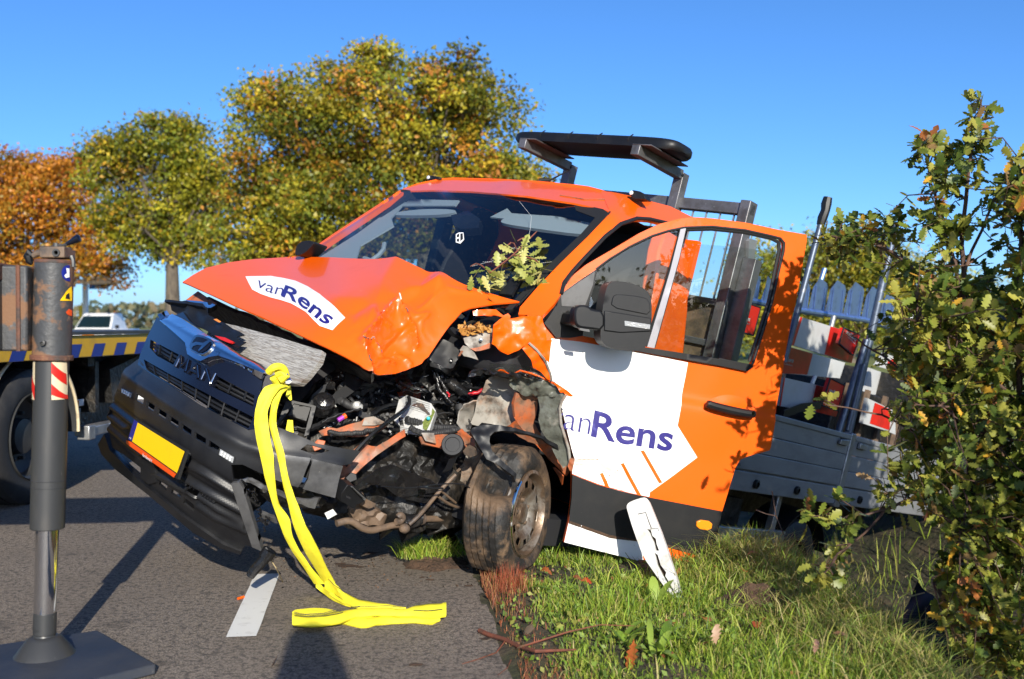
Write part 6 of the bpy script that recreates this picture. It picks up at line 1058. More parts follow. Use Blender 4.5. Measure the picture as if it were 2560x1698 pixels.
tree('oak_tree', 'copper orange tree at the left edge behind the stabiliser', 44, (70, 720, 0), [(60, 430, 130, 55), (180, 470, 80, 75), (40, 540, 140, 80), (190, 580, 90, 70), (255, 670, 50, 40), (120, 660, 110, 50), (290, 712, 35, 14), (10, 660, 60, 60), (-80, 500, 90, 110)], 520, 66, [(.46, .18, .018), (.36, .20, .024), (.52, .23, .02), (.26, .18, .024), (.42, .12, .02)], .165, GT, .27, sig=.32, dens=[.32, .22, .2, .16, .10])
YG = [(.26, .26, .025), (.34, .30, .03), (.17, .20, .022), (.37, .27, .03)]
tree('roadside_tree', 'yellow green tree seen through the open door window', 36, (1930, 860, 0), [(1920, 690, 70, 100), (1960, 760, 80, 90), (1880, 800, 80, 80)], 170, 60, YG, .14, GT, .14, sig=.4, dens=[.35, .3, .2, .15])
tree('roadside_tree', 'yellow green tree directly above the palisade pales', 34, (2130, 900, 0), [(2080, 690, 85, 90), (2160, 640, 80, 70), (2120, 780, 110, 90), (2210, 720, 80, 90), (2040, 620, 40, 40)], 300, 60, YG, .13, GT, .15, sig=.38, dens=[.35, .3, .2, .15])
tree('roadside_tree', 'yellow green tree behind the oak bush at the right', 38, (2360, 900, 0), [(2310, 730, 90, 90), (2400, 790, 120, 90), (2500, 800, 120, 110), (2290, 830, 90, 70)], 300, 60, YG, .14, GT, .15, sig=.42, dens=[.35, .3, .2, .15])
# far wood across the field: reads as one mass
n = 9000; x_ = RNG.uniform(-330, 330, n); y_ = 300 + RNG.uniform(0, 30, n) + 18 * np.sin(x_ * .02); hgt = 5.2 + 1.6 * np.sin(x_ * .045 + 1) + 1.0 * np.sin(x_ * .16) + .8 * np.sin(x_ * .41) + RNG.uniform(-.5, .5, n); z_ = hgt * RNG.random(n) ** .8
c = np.array([(.13, .15, .085), (.18, .165, .085), (.11, .13, .085), (.22, .175, .10)])[RNG.choice(4, n)] * RNG.uniform(.7, 1.3, (n, 1)); V, Fa, C = leafcloud(np.stack([x_, y_, z_], -1), RNG.uniform(2.0, 3.6, n), c)  # pale greyed tones put the distance haze into the leaf colour
o = fastmesh('far_wood', V, Fa, C, 'leaf', kind='stuff'); prop(o, 'low autumn wood along the horizon beyond the field', 'wood')
# white car, signpost, marker in the distance
cy_ = 45.; cc = at(215, 840, cy_); cx0 = cc[0]; ca = thing('parked_car', (cx0, cy_, 0), 'small white pickup parked far behind the recovery truck', 'car')
def cp(x, y, z): return np.array([cx0 + x, cy_ + y, z])
def carhull(rows): 
    m = MB(); V = []
    for (y, hw, z) in rows: V += [cp(-hw, y, z), cp(-hw * .9, y - .03, z + .02), cp(hw * .9, y - .03, z + .02), cp(hw, y, z)]
    return m
m = MB(); m.prism([cp(-.9, .9, .45), cp(-.92, .9, .95), cp(-.88, .9, 1.02), cp(.88, .9, 1.02), cp(.92, .9, .95), cp(.9, .9, .45)], (0, 3.2, 0)); m.prism([cp(-.87, -.25, .5), cp(-.89, -.2, .85), cp(-.84, -.1, .97), cp(.84, -.1, .97), cp(.89, -.2, .85), cp(.87, -.25, .5)], (0, 1.3, .03)); m.build('body', 'car_white', ca, bevel=.06)
m = MB(); A = [(.70, 1.02, .82), (1.35, 1.66, .70), (1.5, 1.74, .66), (2.4, 1.74, .68), (2.7, 1.02, .82)]; V = []
for (y, z, hw) in A: V += [cp(-hw, y, z), cp(hw, y, z)]
m.add(V, [(0, 1, 3, 2), (2, 3, 5, 4), (4, 5, 7, 6), (6, 7, 9, 8), (0, 2, 4, 6, 8), (1, 9, 7, 5, 3)]); cab_ = m.build('cab', 'car_white', ca, bevel=.03)
m = MB(); m.add([cp(-.74, .74, 1.08), cp(.74, .74, 1.08), cp(.63, 1.27, 1.60), cp(-.63, 1.27, 1.60)], [(0, 1, 2, 3)]); MB_ = MB().add([p + np.array([0, -.02, .01]) for p in map(np.array, m.v)], m.f).build('windscreen', 'carglass', ca)
MB().box(cp(.55, 1.9, 1.80), (.14, .14, .12)).build('beacon', 'amber', ca, bevel=.02); MB().box(cp(.2, -.28, .78), (.5, .03, .12)).build('lamp', 'amber', ca); MB().box(cp(1.02, .9, 1.12), (.16, .1, .16)).build('mirror', 'black_plastic', ca, bevel=.02); MB().box(cp(-1.02, .9, 1.12), (.16, .1, .16)).build('mirror', 'black_plastic', ca, bevel=.02)
for sx in (-.78, .78):
    for yy in (.4, 3.2): MB().lathe(cp(sx - .09, yy, .31), (1, 0, 0), [(.18, 0), (.31, .01), (.31, .17), (.18, .18)], 20).build('wheel', 'rubber_dark', ca)
sp_ = at(214, 810, 48.); sg = thing('signpost', (sp_[0], 48., 0), 'white signpost with a blue direction arm behind the parked car', 'signpost'); zt = at(214, 680, 48.)[2]
MB().tube([(sp_[0], 48, 0), (sp_[0], 48, zt)], .13, 12).build('post', 'white_paint', sg); m = MB(); x0, x1 = at(222, 714, 47.9)[0], at(275, 714, 47.9)[0]; za, zb = at(222, 723, 47.9)[2], at(222, 703, 47.9)[2]
m.prism([(x0, 47.9, za), (x1 - .12, 47.9, za), (x1, 47.9, (za + zb) / 2), (x1 - .12, 47.9, zb), (x0, 47.9, zb)], (0, .05, 0)); m.build('arm', 'sign_blue', sg); m = MB(); m.prism([(x0 + .3, 47.88, za + .05), (x1 - .05, 47.88, za + .05), (x1 - .05, 47.88, za + .13), (x0 + .3, 47.88, za + .13)], (0, .01, 0)); m.build('arm_border', 'white_paint', sg)
b = at(205, 764, 50.); o = MB().box((b[0], 50, b[2] / 2), (.24, .24, b[2])).build('yellow_box', 'plate_yellow', loc=(b[0], 50, 0), bevel=.02); prop(o, 'narrow yellow post box standing left of the signpost', 'post')
b = at(308, 836, 30.); o = MB().lathe((b[0], 30, 0), (0, 0, 1), [(.06, 0), (.06, b[2] - .02), (.045, b[2] + .06), (.01, b[2] + .07)], 12).build('marker_post', 'white_paint', loc=(b[0], 30, 0)); prop(o, 'small white post on the field edge above the truck deck', 'post')
# ---------------------------------------------------------------- oak bush at the right
def oak_leaf_shape():
    h = [(0, .015), (.14, .05), (.22, .17), (.29, .09), (.40, .25), (.48, .12), (.60, .27), (.69, .13), (.80, .20), (.92, .10), (1.0, .0)]
    V = []; 
    for (x, y) in h: V += [(x, 0, -.02 + .10 * x * (1 - x)), (x, y, .05 * y + .10 * x * (1 - x)), (x, -y, .05 * y + .10 * x * (1 - x))]
    Fa = []
    for i in range(len(h) - 1):
        a = i * 3; b = a + 3; Fa += [(a, b, b + 1), (a, b + 1, a + 1), (a, a + 2, b + 2), (a, b + 2, b)]
    return np.array(V), np.array(Fa)
OV, OF = oak_leaf_shape()
def orient(d, roll=None):
    """rotation with x along d, z roughly up with random roll"""
    d = d / np.linalg.norm(d, axis=1, keepdims=True); up = np.tile([0, 0, 1.], (len(d), 1)) + RNG.normal(0, .65, (len(d), 3)) + np.array(to_sun) * .5
    y = np.cross(up, d); y /= np.linalg.norm(y, axis=1, keepdims=True) + 1e-9; z = np.cross(d, y); return np.stack([d, y, z], -1)
def oakleaves(pos, dr, size, col):
    R0 = orient(dr); n = len(pos); bend = RNG.uniform(-.25, .35, n); Vv = np.tile(OV, (n, 1, 1)); Vv[:, :, 2] += bend[:, None] * (Vv[:, :, 0] ** 2) ; Vv[:, :, 1] *= RNG.uniform(.8, 1.25, n)[:, None]
    V = pos[:, None] + np.einsum('nij,nkj->nki', R0, Vv) * size[:, None, None]; k = len(OV)
    return V.reshape(-1, 3), (OF[None] + (np.arange(n) * k)[:, None, None]).reshape(-1, 3), np.repeat(col, k, 0)
OP = np.array([(.165, .205, .030), (.26, .27, .044), (.075, .115, .02), (.37, .35, .065), (.58, .33, .04), (.42, .15, .04), (.24, .15, .06)]); OPp = [.30, .25, .22, .14, .04, .025, .025]
bush = thing('oak_bush', (2.35, 4.3, -.85), 'large young oak bush with lobed green and yellow leaves at the right edge', 'bush')
BR = MB(); tips = []
def brpx(pts, r0, r1, n=6, mt=None):
    q = chaikin([(p[0], p[1]) for p in pts], 2, False); Yq = np.interp(np.linspace(0, 1, len(q)), np.linspace(0, 1, len(pts)), [p[2] for p in pts]); P = np.array([at(a[0], a[1], y) for a, y in zip(q, Yq)]); P += RNG.normal(0, .004, P.shape)
    BR.tube(list(P), list(np.linspace(r0, r1, len(P))), n); return P
main = [brpx([(2900, 1500, 4.0), (2920, 900, 4.0), (2900, 400, 4.05), (2860, 120, 4.1)], .03, .004), brpx([(3200, 1500, 4.0), (3180, 900, 4.0), (3220, 400, 4.05), (3260, 120, 4.1)], .03, .004), brpx([(2470, 1700, 4.3), (2440, 1350, 4.3), (2420, 1050, 4.25), (2412, 850, 4.2), (2402, 640, 4.2), (2420, 420, 4.2), (2448, 265, 4.2)], .022, .003),
        brpx([(2410, 780, 4.2), (2380, 640, 4.2), (2335, 500, 4.2), (2315, 370, 4.2)], .008, .002), brpx([(2405, 700, 4.2), (2480, 500, 4.15), (2540, 450, 4.1)], .008, .003),
        brpx([(2412, 860, 4.2), (2300, 680, 4.3), (2180, 600, 4.4), (2070, 590, 4.5)], .010, .002), brpx([(2430, 1100, 4.25), (2300, 960, 4.3), (2190, 880, 4.4), (2110, 830, 4.45)], .010, .002), brpx([(2440, 1250, 4.3), (2330, 1120, 4.3), (2230, 1040, 4.3), (2060, 1010, 4.3)], .010, .002),
        brpx([(2480, 1400, 4.3), (2380, 1220, 4.2), (2240, 1260, 4.2), (2120, 1300, 4.2), (2005, 1292, 4.25)], .011, .002), brpx([(2230, 1262, 4.2), (2150, 1340, 4.2), (2090, 1390, 4.2), (2040, 1460, 4.25)], .006, .002),
        brpx([(2520, 1700, 4.1), (2480, 1500, 4.1), (2400, 1400, 4.1), (2330, 1460, 4.1)], .012, .003), brpx([(2600, 1500, 4.0), (2560, 1200, 4.0), (2540, 900, 4.0), (2550, 600, 4.0), (2560, 420, 4.0)], .018, .004), brpx([(2480, 1600, 4.3), (2440, 1640, 4.2), (2380, 1590, 4.2)], .008, .003),
        brpx([(2540, 1000, 4.0), (2440, 900, 4.0), (2360, 820, 4.0), (2290, 800, 4.0)], .010, .002), brpx([(2545, 1200, 4.0), (2460, 1060, 3.9), (2370, 1010, 3.9), (2250, 1020, 3.95)], .010, .002), brpx([(2550, 1350, 4.0), (2470, 1300, 3.9), (2400, 1330, 3.9)], .008, .002)]
# clumps: x, y, rx, ry, depth, twigs
CLB = [(2445, 300, 30, 50, 4.2, 9), (2405, 390, 50, 60, 4.2, 12), (2325, 360, 35, 35, 4.2, 7), (2345, 470, 35, 55, 4.2, 10), (2440, 480, 40, 60, 4.15, 5), (2540, 440, 40, 70, 4.05, 15), (2545, 580, 40, 80, 4.05, 14), (2395, 590, 50, 60, 4.2, 8), (2310, 565, 50, 40, 4.3, 8), (2200, 560, 60, 30, 4.4, 12), (2100, 585, 60, 32, 4.5, 14), (2150, 640, 70, 30, 4.4, 10), (2370, 700, 90, 60, 4.2, 14), (2260, 700, 70, 50, 4.3, 9), (2470, 740, 90, 70, 4.1, 12), (2540, 760, 60, 90, 4.0, 10), (2240, 800, 50, 50, 4.4, 6), (2320, 820, 90, 70, 4.2, 28), (2440, 860, 100, 80, 4.1, 24), (2320, 930, 70, 70, 4.3, 17), (2380, 980, 110, 80, 4.1, 30), (2510, 960, 80, 110, 4.0, 26), (2290, 1010, 60, 50, 4.2, 8), (2060, 1012, 14, 14, 4.25, 1), (2345, 1090, 70, 70, 4.2, 20), (2430, 1120, 100, 80, 4.1, 28), (2530, 1150, 60, 120, 4.0, 24), (2250, 1200, 70, 50, 4.2, 8), (2340, 1220, 90, 70, 4.15, 22), (2450, 1280, 90, 80, 4.05, 32), (2540, 1330, 50, 110, 3.95, 26), (2130, 1285, 60, 40, 4.2, 5), (2100, 1370, 50, 45, 4.2, 5), (2060, 1440, 30, 30, 4.25, 3), (2010, 1300, 25, 25, 4.25, 2), (2420, 1430, 60, 70, 4.05, 20), (2510, 1500, 60, 90, 3.95, 26), (2400, 1560, 50, 60, 4.05, 12), (2480, 1640, 70, 60, 3.95, 20), (2550, 1640, 40, 60, 3.9, 12), (2660, 1250, 60, 300, 3.85, 50), (2740, 600, 100, 200, 3.9, 90), (2980, 560, 160, 240, 3.9, 170), (3220, 560, 170, 260, 3.9, 170), (3460, 600, 150, 260, 3.9, 110), (2800, 850, 150, 160, 3.9, 70), (3150, 880, 200, 160, 3.9, 90), (2900, 1200, 250, 200, 3.8, 70), (2790, 230, 90, 130, 4.05, 60), (2920, 200, 130, 170, 4.1, 130), (3130, 220, 140, 180, 4.1, 130), (3350, 260, 130, 180, 4.1, 90)]
allm = np.concatenate(main); LP, LD, LS, LC = [], [], [], []
for (x, y, rx, ry, Yd, nt_) in CLB:
    for _ in range(int(nt_ * (1.35 if 2300 < x < 2600 and y > 650 else 1))):
        a = RNG.uniform(0, 6.283); r = math.sqrt(RNG.random()); tip = at(x + rx * r * math.cos(a), y + ry * r * math.sin(a), Yd + RNG.normal(0, .16)); j = np.argmin(np.linalg.norm(allm - tip, axis=1) + RNG.uniform(0, .12, len(allm))); st_p = allm[j]; d = tip - st_p; ln = np.linalg.norm(d)
        if ln > .34: st_p = tip - d / ln * .34 if RNG.random() < .5 else st_p
        mid = (tip + st_p) / 2 + RNG.normal(0, .03, 3); BR.tube([st_p, mid, tip], [.0035, .0025, .0012], 4)
        nl = int(RNG.integers(7, 13)) if x < 2700 else int(RNG.integers(14, 22)); tpar = RNG.uniform(.35, 1.0, nl); pos = np.where(tpar[:, None] < .5, st_p + (mid - st_p) * tpar[:, None] * 2, mid + (tip - mid) * (tpar[:, None] * 2 - 1)); dd = (tip - st_p) / (ln + 1e-6) * .45 + RNG.normal(0, .75, (nl, 3)) + np.array([0, 0, -.12])
        c_ = OP[RNG.choice(7, p=OPp)]; cs = np.where(RNG.random((nl, 1)) < .6, c_, OP[RNG.choice(7, nl, p=OPp)]) * RNG.uniform(.75, 1.3, (nl, 1)); LP.append(pos); LD.append(dd); LS.append(RNG.uniform(.040, .078, nl) * (1.0 if x < 2700 else 1.6)); LC.append(cs)
for _ in range(230):                                    # nearer part of the hedge, right of the view: it shades the ditch
    while True:
        tip = np.array([RNG.uniform(1.7, 3.4), RNG.uniform(1.2, 3.3), RNG.uniform(-.7, 1.5)])
        if tip[0] / tip[1] > .56: break
    st_p = tip + RNG.normal(0, .15, 3) - [0, 0, .15]; BR.tube([st_p, tip], [.003, .0012], 4); nl = 18
    LP.append(tip + RNG.normal(0, .10, (nl, 3))); LD.append(RNG.normal(0, 1, (nl, 3))); LS.append(RNG.uniform(.05, .08, nl)); LC.append(OP[RNG.choice(7, nl, p=OPp)])
LP, LD, LS, LC = map(np.concatenate, (LP, LD, LS, LC))
bigl = [((2030, 1010), 4.22, .085, (-.3, -.5, -.6)), ((2028, 1260), 4.2, .075, (-.2, -.3, .8)), ((2018, 1310), 4.2, .075, (-.3, -.3, -.8)), ((2075, 1385), 4.2, .07, (-.3, -.4, -.7)), ((2095, 1400), 4.2, .07, (.1, -.4, -.8)), ((2180, 1290), 4.15, .08, (-.8, -.3, .2)), ((2250, 1280), 4.15, .08, (.1, -.4, -.8)), ((2270, 1285), 4.15, .08, (.3, -.4, -.8))]
for p, Yd, s_, d_ in bigl: LP = np.r_[LP, [at(*p, Yd)]]; LD = np.r_[LD, [d_]]; LS = np.r_[LS, [s_]]; LC = np.r_[LC, [(.20, .20, .04)]]
BR.build('branch', 'twig', bush, smooth=60)
dist = LP[:, 1] + RNG.uniform(0, .05, len(LP)); vis = (LP[:, 0] / LP[:, 1] * FPX + CX < 2555) & (LS < .09); order = np.argsort(np.where(vis, -LS, 9)); ind = order[:280]; rest = order[280:]
V, Fa, C = oakleaves(LP[rest], LD[rest], LS[rest], LC[rest]); fastmesh('foliage', V, Fa, C, 'oakleaf', bush, kind='stuff')
# the largest leaves singly; eight shared leaf meshes
LMS = []
for i in range(8):
    V, Fa, C = oakleaves(np.zeros((1, 3)), np.array([[1., 0, 0]]), np.ones(1), OP[[0, 1, 2, 3, 1, 0, 4, 3]][i:i + 1]); o = fastmesh('leaf', V, Fa, C, 'oakleaf'); LMS.append(o.data); bpy.data.objects.remove(o)
RR = orient(LD[ind]); BM = WM[bush.name].inverted()
for k, j in enumerate(ind):
    o = bpy.data.objects.new('leaf', LMS[int(np.argmin(np.abs(OP[[0, 1, 2, 3, 1, 0, 4, 3]] - LC[j]).sum(1)))] if k % 3 else LMS[k % 8]); COL.objects.link(o); o.parent = bush
    M = Matrix(((*RR[k][0], 0), (*RR[k][1], 0), (*RR[k][2], 0), (0, 0, 0, 1))); o.matrix_local = BM @ Matrix.Translation(Vector(LP[j])) @ M @ Matrix.Scale(LS[j], 4)
# sprig caught on the windscreen
SPQ = [(1232, 690), (1215, 678), (1190, 690), (1180, 695), (1200, 705), (1218, 712), (1245, 668), (1262, 672), (1280, 690), (1258, 702), (1300, 655), (1312, 668), (1330, 660), (1340, 645), (1352, 668), (1358, 690), (1335, 690), (1320, 640), (1310, 622), (1290, 630), (1275, 640), (1262, 640), (1345, 612), (1330, 605), (1318, 610), (1298, 612), (1286, 620), (1338, 700), (1325, 700), (1225, 728)]; SPQ = SPQ + [(x + RNG.uniform(-12, 12), y + RNG.uniform(-10, 10)) for x, y in SPQ]
spr = thing('oak_sprig', Off(WS, .05)([1270], [700])[0], 'oak twig with pale leaves caught at the windscreen corner', 'twig'); m = MB(); LPs = []; LDs = []
for q in ([(1230, 705), (1290, 660), (1330, 620), (1350, 600)], [(1230, 705), (1200, 680), (1180, 690)], [(1290, 660), (1340, 668), (1355, 680)], [(1300, 650), (1290, 625), (1270, 640)], [(1330, 620), (1318, 615), (1300, 625)]):
    P = Off(WS, .06)(*zip(*chaikin(q, 1, False))); m.tube(list(P), [.004] * (len(P) - 1) + [.002], 5); 
for q in SPQ:
    LPs.append(at(q[0], q[1] + 4, WS([q[0]], [q[1]])[0][1] - .09)); LDs.append(RNG.normal(0, .6, 3) * [1, .35, 1])
m.build('stem', 'twig_red', spr); V, Fa, C = oakleaves(np.array(LPs), np.array(LDs), RNG.uniform(.065, .095, len(LPs)), np.array([(.40, .42, .10), (.52, .50, .15), (.22, .27, .05)])[RNG.choice(3, len(LPs), p=[.45, .35, .2])]); fastmesh('foliage', V, Fa, C, 'oakleaf', spr)
# ---------------------------------------------------------------- grass and small things on the ground
def blades(P, h, w_, lean, col, curl=.5):
    n = len(P); a = RNG.uniform(0, 6.283, n); d = np.stack([np.cos(a), np.sin(a), np.zeros(n)], -1); la = RNG.uniform(0, 6.283, n); ld = np.stack([np.cos(la), np.sin(la), np.zeros(n)], -1) * lean[:, None]
    up = np.array([0, 0, 1.]); p1 = P + up * (h * .55)[:, None] + ld * (h * .35)[:, None]; p2 = P + up * (h * (1 - curl * lean * .5))[:, None] + ld * (h * 1.0)[:, None]; ww = d * (w_ / 2)[:, None]
    V = np.stack([P - ww, P + ww, p1 - ww * .8, p1 + ww * .8, p2], 1).reshape(-1, 3); b = (np.arange(n) * 5)[:, None, None]; Fa = (np.array([(0, 1, 3), (0, 3, 2), (2, 3, 4)])[None] + b).reshape(-1, 3)
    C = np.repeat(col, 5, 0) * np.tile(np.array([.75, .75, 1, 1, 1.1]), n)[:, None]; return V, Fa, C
def gpos(s, t): X = E0 + s[:, None] * RN + t[:, None] * RD; z = gz(s, t); return np.c_[X, z - .005]
GC = np.array([(.21, .32, .030), (.31, .41, .042), (.11, .19, .022), (.39, .42, .07), (.44, .38, .14), (.17, .32, .03)])
def grassmass(n, s0, s1, t0, t1, hm, pal, name, label, mask=None, lean=.6, wd=.0042):
    s = RNG.uniform(s0, s1, n); t = RNG.uniform(t0, t1, n); cl = np.array([noise.noise(Vector((a * 3.2, b * 3.2, 0))) for a, b in zip(s, t)]); k = RNG.random(n) < np.clip(.62 + .8 * cl, .12, 1)
    if mask is not None: k &= mask(s, t)
    s, t, cl = s[k], t[k], cl[k]; n = len(s); P = gpos(s, t); h = hm * RNG.uniform(.45, 1.35, n) * (1 + .5 * cl)
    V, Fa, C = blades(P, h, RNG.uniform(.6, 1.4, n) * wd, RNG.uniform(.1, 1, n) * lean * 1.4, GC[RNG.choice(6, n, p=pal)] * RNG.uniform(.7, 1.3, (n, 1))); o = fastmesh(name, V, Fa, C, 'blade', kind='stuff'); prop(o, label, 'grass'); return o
wS, wT = st(wc); soilm = lambda s, t: ((((s - 1.30) / .30) ** 2 + ((t - 1.95) / .22) ** 2) > .8 + .5 * RNG.random(len(s))) & (((s - wS) ** 2 + (t - wT) ** 2) > .05)
grassmass(84000, .10, 1.75, -.6, 3.3, .047, [.22, .24, .16, .20, .10, .08], 'verge_grass', 'short sunlit grass on the verge beside the road', lambda s, t: soilm(s, t) & (s > .10 + .12 * RNG.random(len(s)) + .10 * np.sin(t * 5) ** 2))
grassmass(4200, .35, 1.6, -.6, 2.4, .12, [.3, .3, .2, .1, .05, .05], 'tall_grass', 'taller grass stems standing out of the verge', soilm, .8, .0045)
grassmass(4500, 1.6, 3.8, -.6, 6, .20, [.15, .15, .25, .2, .2, .05], 'ditch_grass', 'long ragged grass down in the ditch', None, .9, .005)
grassmass(5000, .3, 2.2, 3.3, 9, .09, [.2, .2, .25, .15, .15, .05], 'rear_grass', 'grass in the shade under the pickup', None, .8, .005)
grassmass(14000, 3.8, 9, -1, 16, .28, [.2, .2, .15, .25, .15, .05], 'bank_grass', 'long pale grass on the far bank of the ditch', None, .7, .008)
# straw-like turf hanging over the ditch edge
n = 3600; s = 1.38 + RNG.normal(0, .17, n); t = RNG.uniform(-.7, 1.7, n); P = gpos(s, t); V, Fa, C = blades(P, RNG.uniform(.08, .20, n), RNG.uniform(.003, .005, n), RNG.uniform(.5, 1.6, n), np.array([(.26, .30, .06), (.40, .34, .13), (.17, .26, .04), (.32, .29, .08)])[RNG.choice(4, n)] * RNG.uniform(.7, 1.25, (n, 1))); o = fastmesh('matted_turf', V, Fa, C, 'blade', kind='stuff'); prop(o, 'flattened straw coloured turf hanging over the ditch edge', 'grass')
# reddish dry grass along the asphalt edge
n = 3000; t = RNG.uniform(-.8, 2.3, n); s = np.abs(RNG.normal(.05, .09, n)) + .01; k = RNG.random(n) < (.35 + .9 * np.exp(-((t - 1.15) / .3) ** 2) + .5 * np.exp(-((t + .1) / .35) ** 2)); s, t = s[k], t[k]; n = len(s); P = gpos(s, t); hh = RNG.uniform(.02, .06, n) * (1 + 1.3 * np.exp(-((t - 1.12) / .22) ** 2))
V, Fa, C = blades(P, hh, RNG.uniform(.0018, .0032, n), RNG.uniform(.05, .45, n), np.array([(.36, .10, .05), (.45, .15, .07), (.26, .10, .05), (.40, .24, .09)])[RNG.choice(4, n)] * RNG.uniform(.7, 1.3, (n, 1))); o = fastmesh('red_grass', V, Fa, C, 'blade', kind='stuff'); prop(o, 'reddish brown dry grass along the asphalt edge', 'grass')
n = 230; q = Z('vg', [(240 + 200 * u_, 590 - 20 * v_) for u_, v_ in RNG.random((n, 2))]); P = gnd(np.array([p[0] for p in q]), np.array([p[1] for p in q]) - RNG.uniform(0, 30, n)); V, Fa, C = blades(P, RNG.uniform(.06, .15, n), np.full(n, .0020), RNG.uniform(.0, .25, n), np.array([(.34, .075, .035), (.42, .11, .05)])[RNG.choice(2, n)] * RNG.uniform(.7, 1.3, (n, 1))); o = fastmesh('red_grass', V, Fa, C, 'blade', kind='stuff'); prop(o, 'upright clump of rust red stems in front of the burst wheel', 'grass')
# low weeds and leaf litter between the blades
n = 5200; s = RNG.uniform(.04, 1.5, n); t = RNG.uniform(-.7, 2.6, n); k = RNG.random(n) < np.clip(.9 - .25 * t, .25, 1); s, t = s[k], t[k]; P = gpos(s, t); P[:, 2] += RNG.uniform(.006, .045, len(P)); cw = np.array([(.16, .25, .03), (.22, .32, .05), (.10, .17, .025), (.26, .27, .06)])[RNG.choice(4, len(P))] * RNG.uniform(.7, 1.25, (len(P), 1)); V, Fa, C = leafcloud(P, RNG.uniform(.012, .034, len(P)), cw); o = fastmesh('low_weeds', V, Fa, C, 'blade', kind='stuff'); prop(o, 'low small leaved weeds between the grass blades', 'weeds')
n = 520; s = RNG.uniform(.0, 1.7, n); t = RNG.uniform(-.7, 2.6, n); P = gpos(s, t); P[:, 2] += RNG.uniform(.01, .05, n); cw = np.array([(.30, .12, .05), (.40, .22, .11), (.22, .07, .03), (.46, .30, .16)])[RNG.choice(4, n)] * RNG.uniform(.6, 1.2, (n, 1)); V, Fa, C = leafcloud(P, RNG.uniform(.008, .026, n), cw); o = fastmesh('leaf_litter', V, Fa, C, 'leaf', kind='stuff'); prop(o, 'small brown leaf crumbs scattered through the verge grass', 'litter')
# broad dock and plantain leaves
def broadleaf(P, d, ln, wd, col):
    n = len(P); k = 7; u_ = np.linspace(0, 1, k); prof = np.sin(np.pi * np.clip(u_ * .93 + .05, 0, 1)) ** .8; d = d / np.linalg.norm(d, axis=1, keepdims=True); sd = np.cross(d, [0, 0, 1.]); sd /= np.linalg.norm(sd, axis=1, keepdims=True) + 1e-9
    V = []
    for i in range(k):
        c = P + d * (ln * u_[i])[:, None] + np.array([0, 0, 1.]) * (ln * (.35 * u_[i] - .45 * u_[i] ** 2))[:, None]; wv = sd * (wd * prof[i] / 2)[:, None]; up_ = np.array([0, 0, .18]) * (wd * prof[i])[:, None]; V += [c - wv + up_, c, c + wv + up_]
    V = np.stack(V, 1).reshape(-1, 3); q = []
    for i in range(k - 1): a = i * 3; q += [(a, a + 1, a + 4, a + 3), (a + 1, a + 2, a + 5, a + 4)]
    return V, (np.array(q)[None] + (np.arange(n) * k * 3)[:, None, None]).reshape(-1, 4), np.repeat(col, k * 3, 0)
docks = [(1640, 1660, 11, .14, 'broad leaved plant in the grass at the bottom edge, left of the maple leaf'), (1730, 1640, 10, .13, 'broad leaved plant with upright pale leaves near the bottom edge'), (1560, 1640, 9, .12, 'low broad leaved plant just right of the dry red grass'), (1455, 1520, 7, .12, 'broad leaved plant in front of the leaning door'), (1405, 1500, 6, .11, 'broad leaved plant close to the burst wheel'), (1640, 1520, 4, .16, 'single tall plantain with upright blades left of the marker post'), (1780, 1560, 5, .13, 'small plantain right of the marker post foot'), (1840, 1610, 5, .12, 'small plantain in the short grass to the right')]
for (x, y, k, ln, lab) in docks:
    p = gnd(x, y); z0 = gheight(p[0], p[1]); a = RNG.uniform(0, 6.283, k); el = RNG.uniform(.15, .9, k) if 'tall' not in lab else RNG.uniform(1.3, 2.6, k); d = np.stack([np.cos(a), np.sin(a), el], -1); P = np.tile([p[0], p[1], z0], (k, 1)) + RNG.normal(0, .012, (k, 3)) * [1, 1, 0]
    r_ = thing('broadleaf_plant', (p[0], p[1], z0), lab, 'plant', 'broad leaved plants in the verge')
    for i in range(k):
        V, Fa, C = broadleaf(P[i:i + 1], d[i:i + 1], np.array([1.15 * ln * RNG.uniform(.5, 1.2)]), np.array([ln * RNG.uniform(.17, .30)]), (np.array([(.19, .30, .038), (.27, .37, .06), (.14, .24, .032)])[RNG.integers(3)] * RNG.uniform(.8, 1.2))[None]); fastmesh('leaf', V, Fa, C, 'oakleaf', r_)
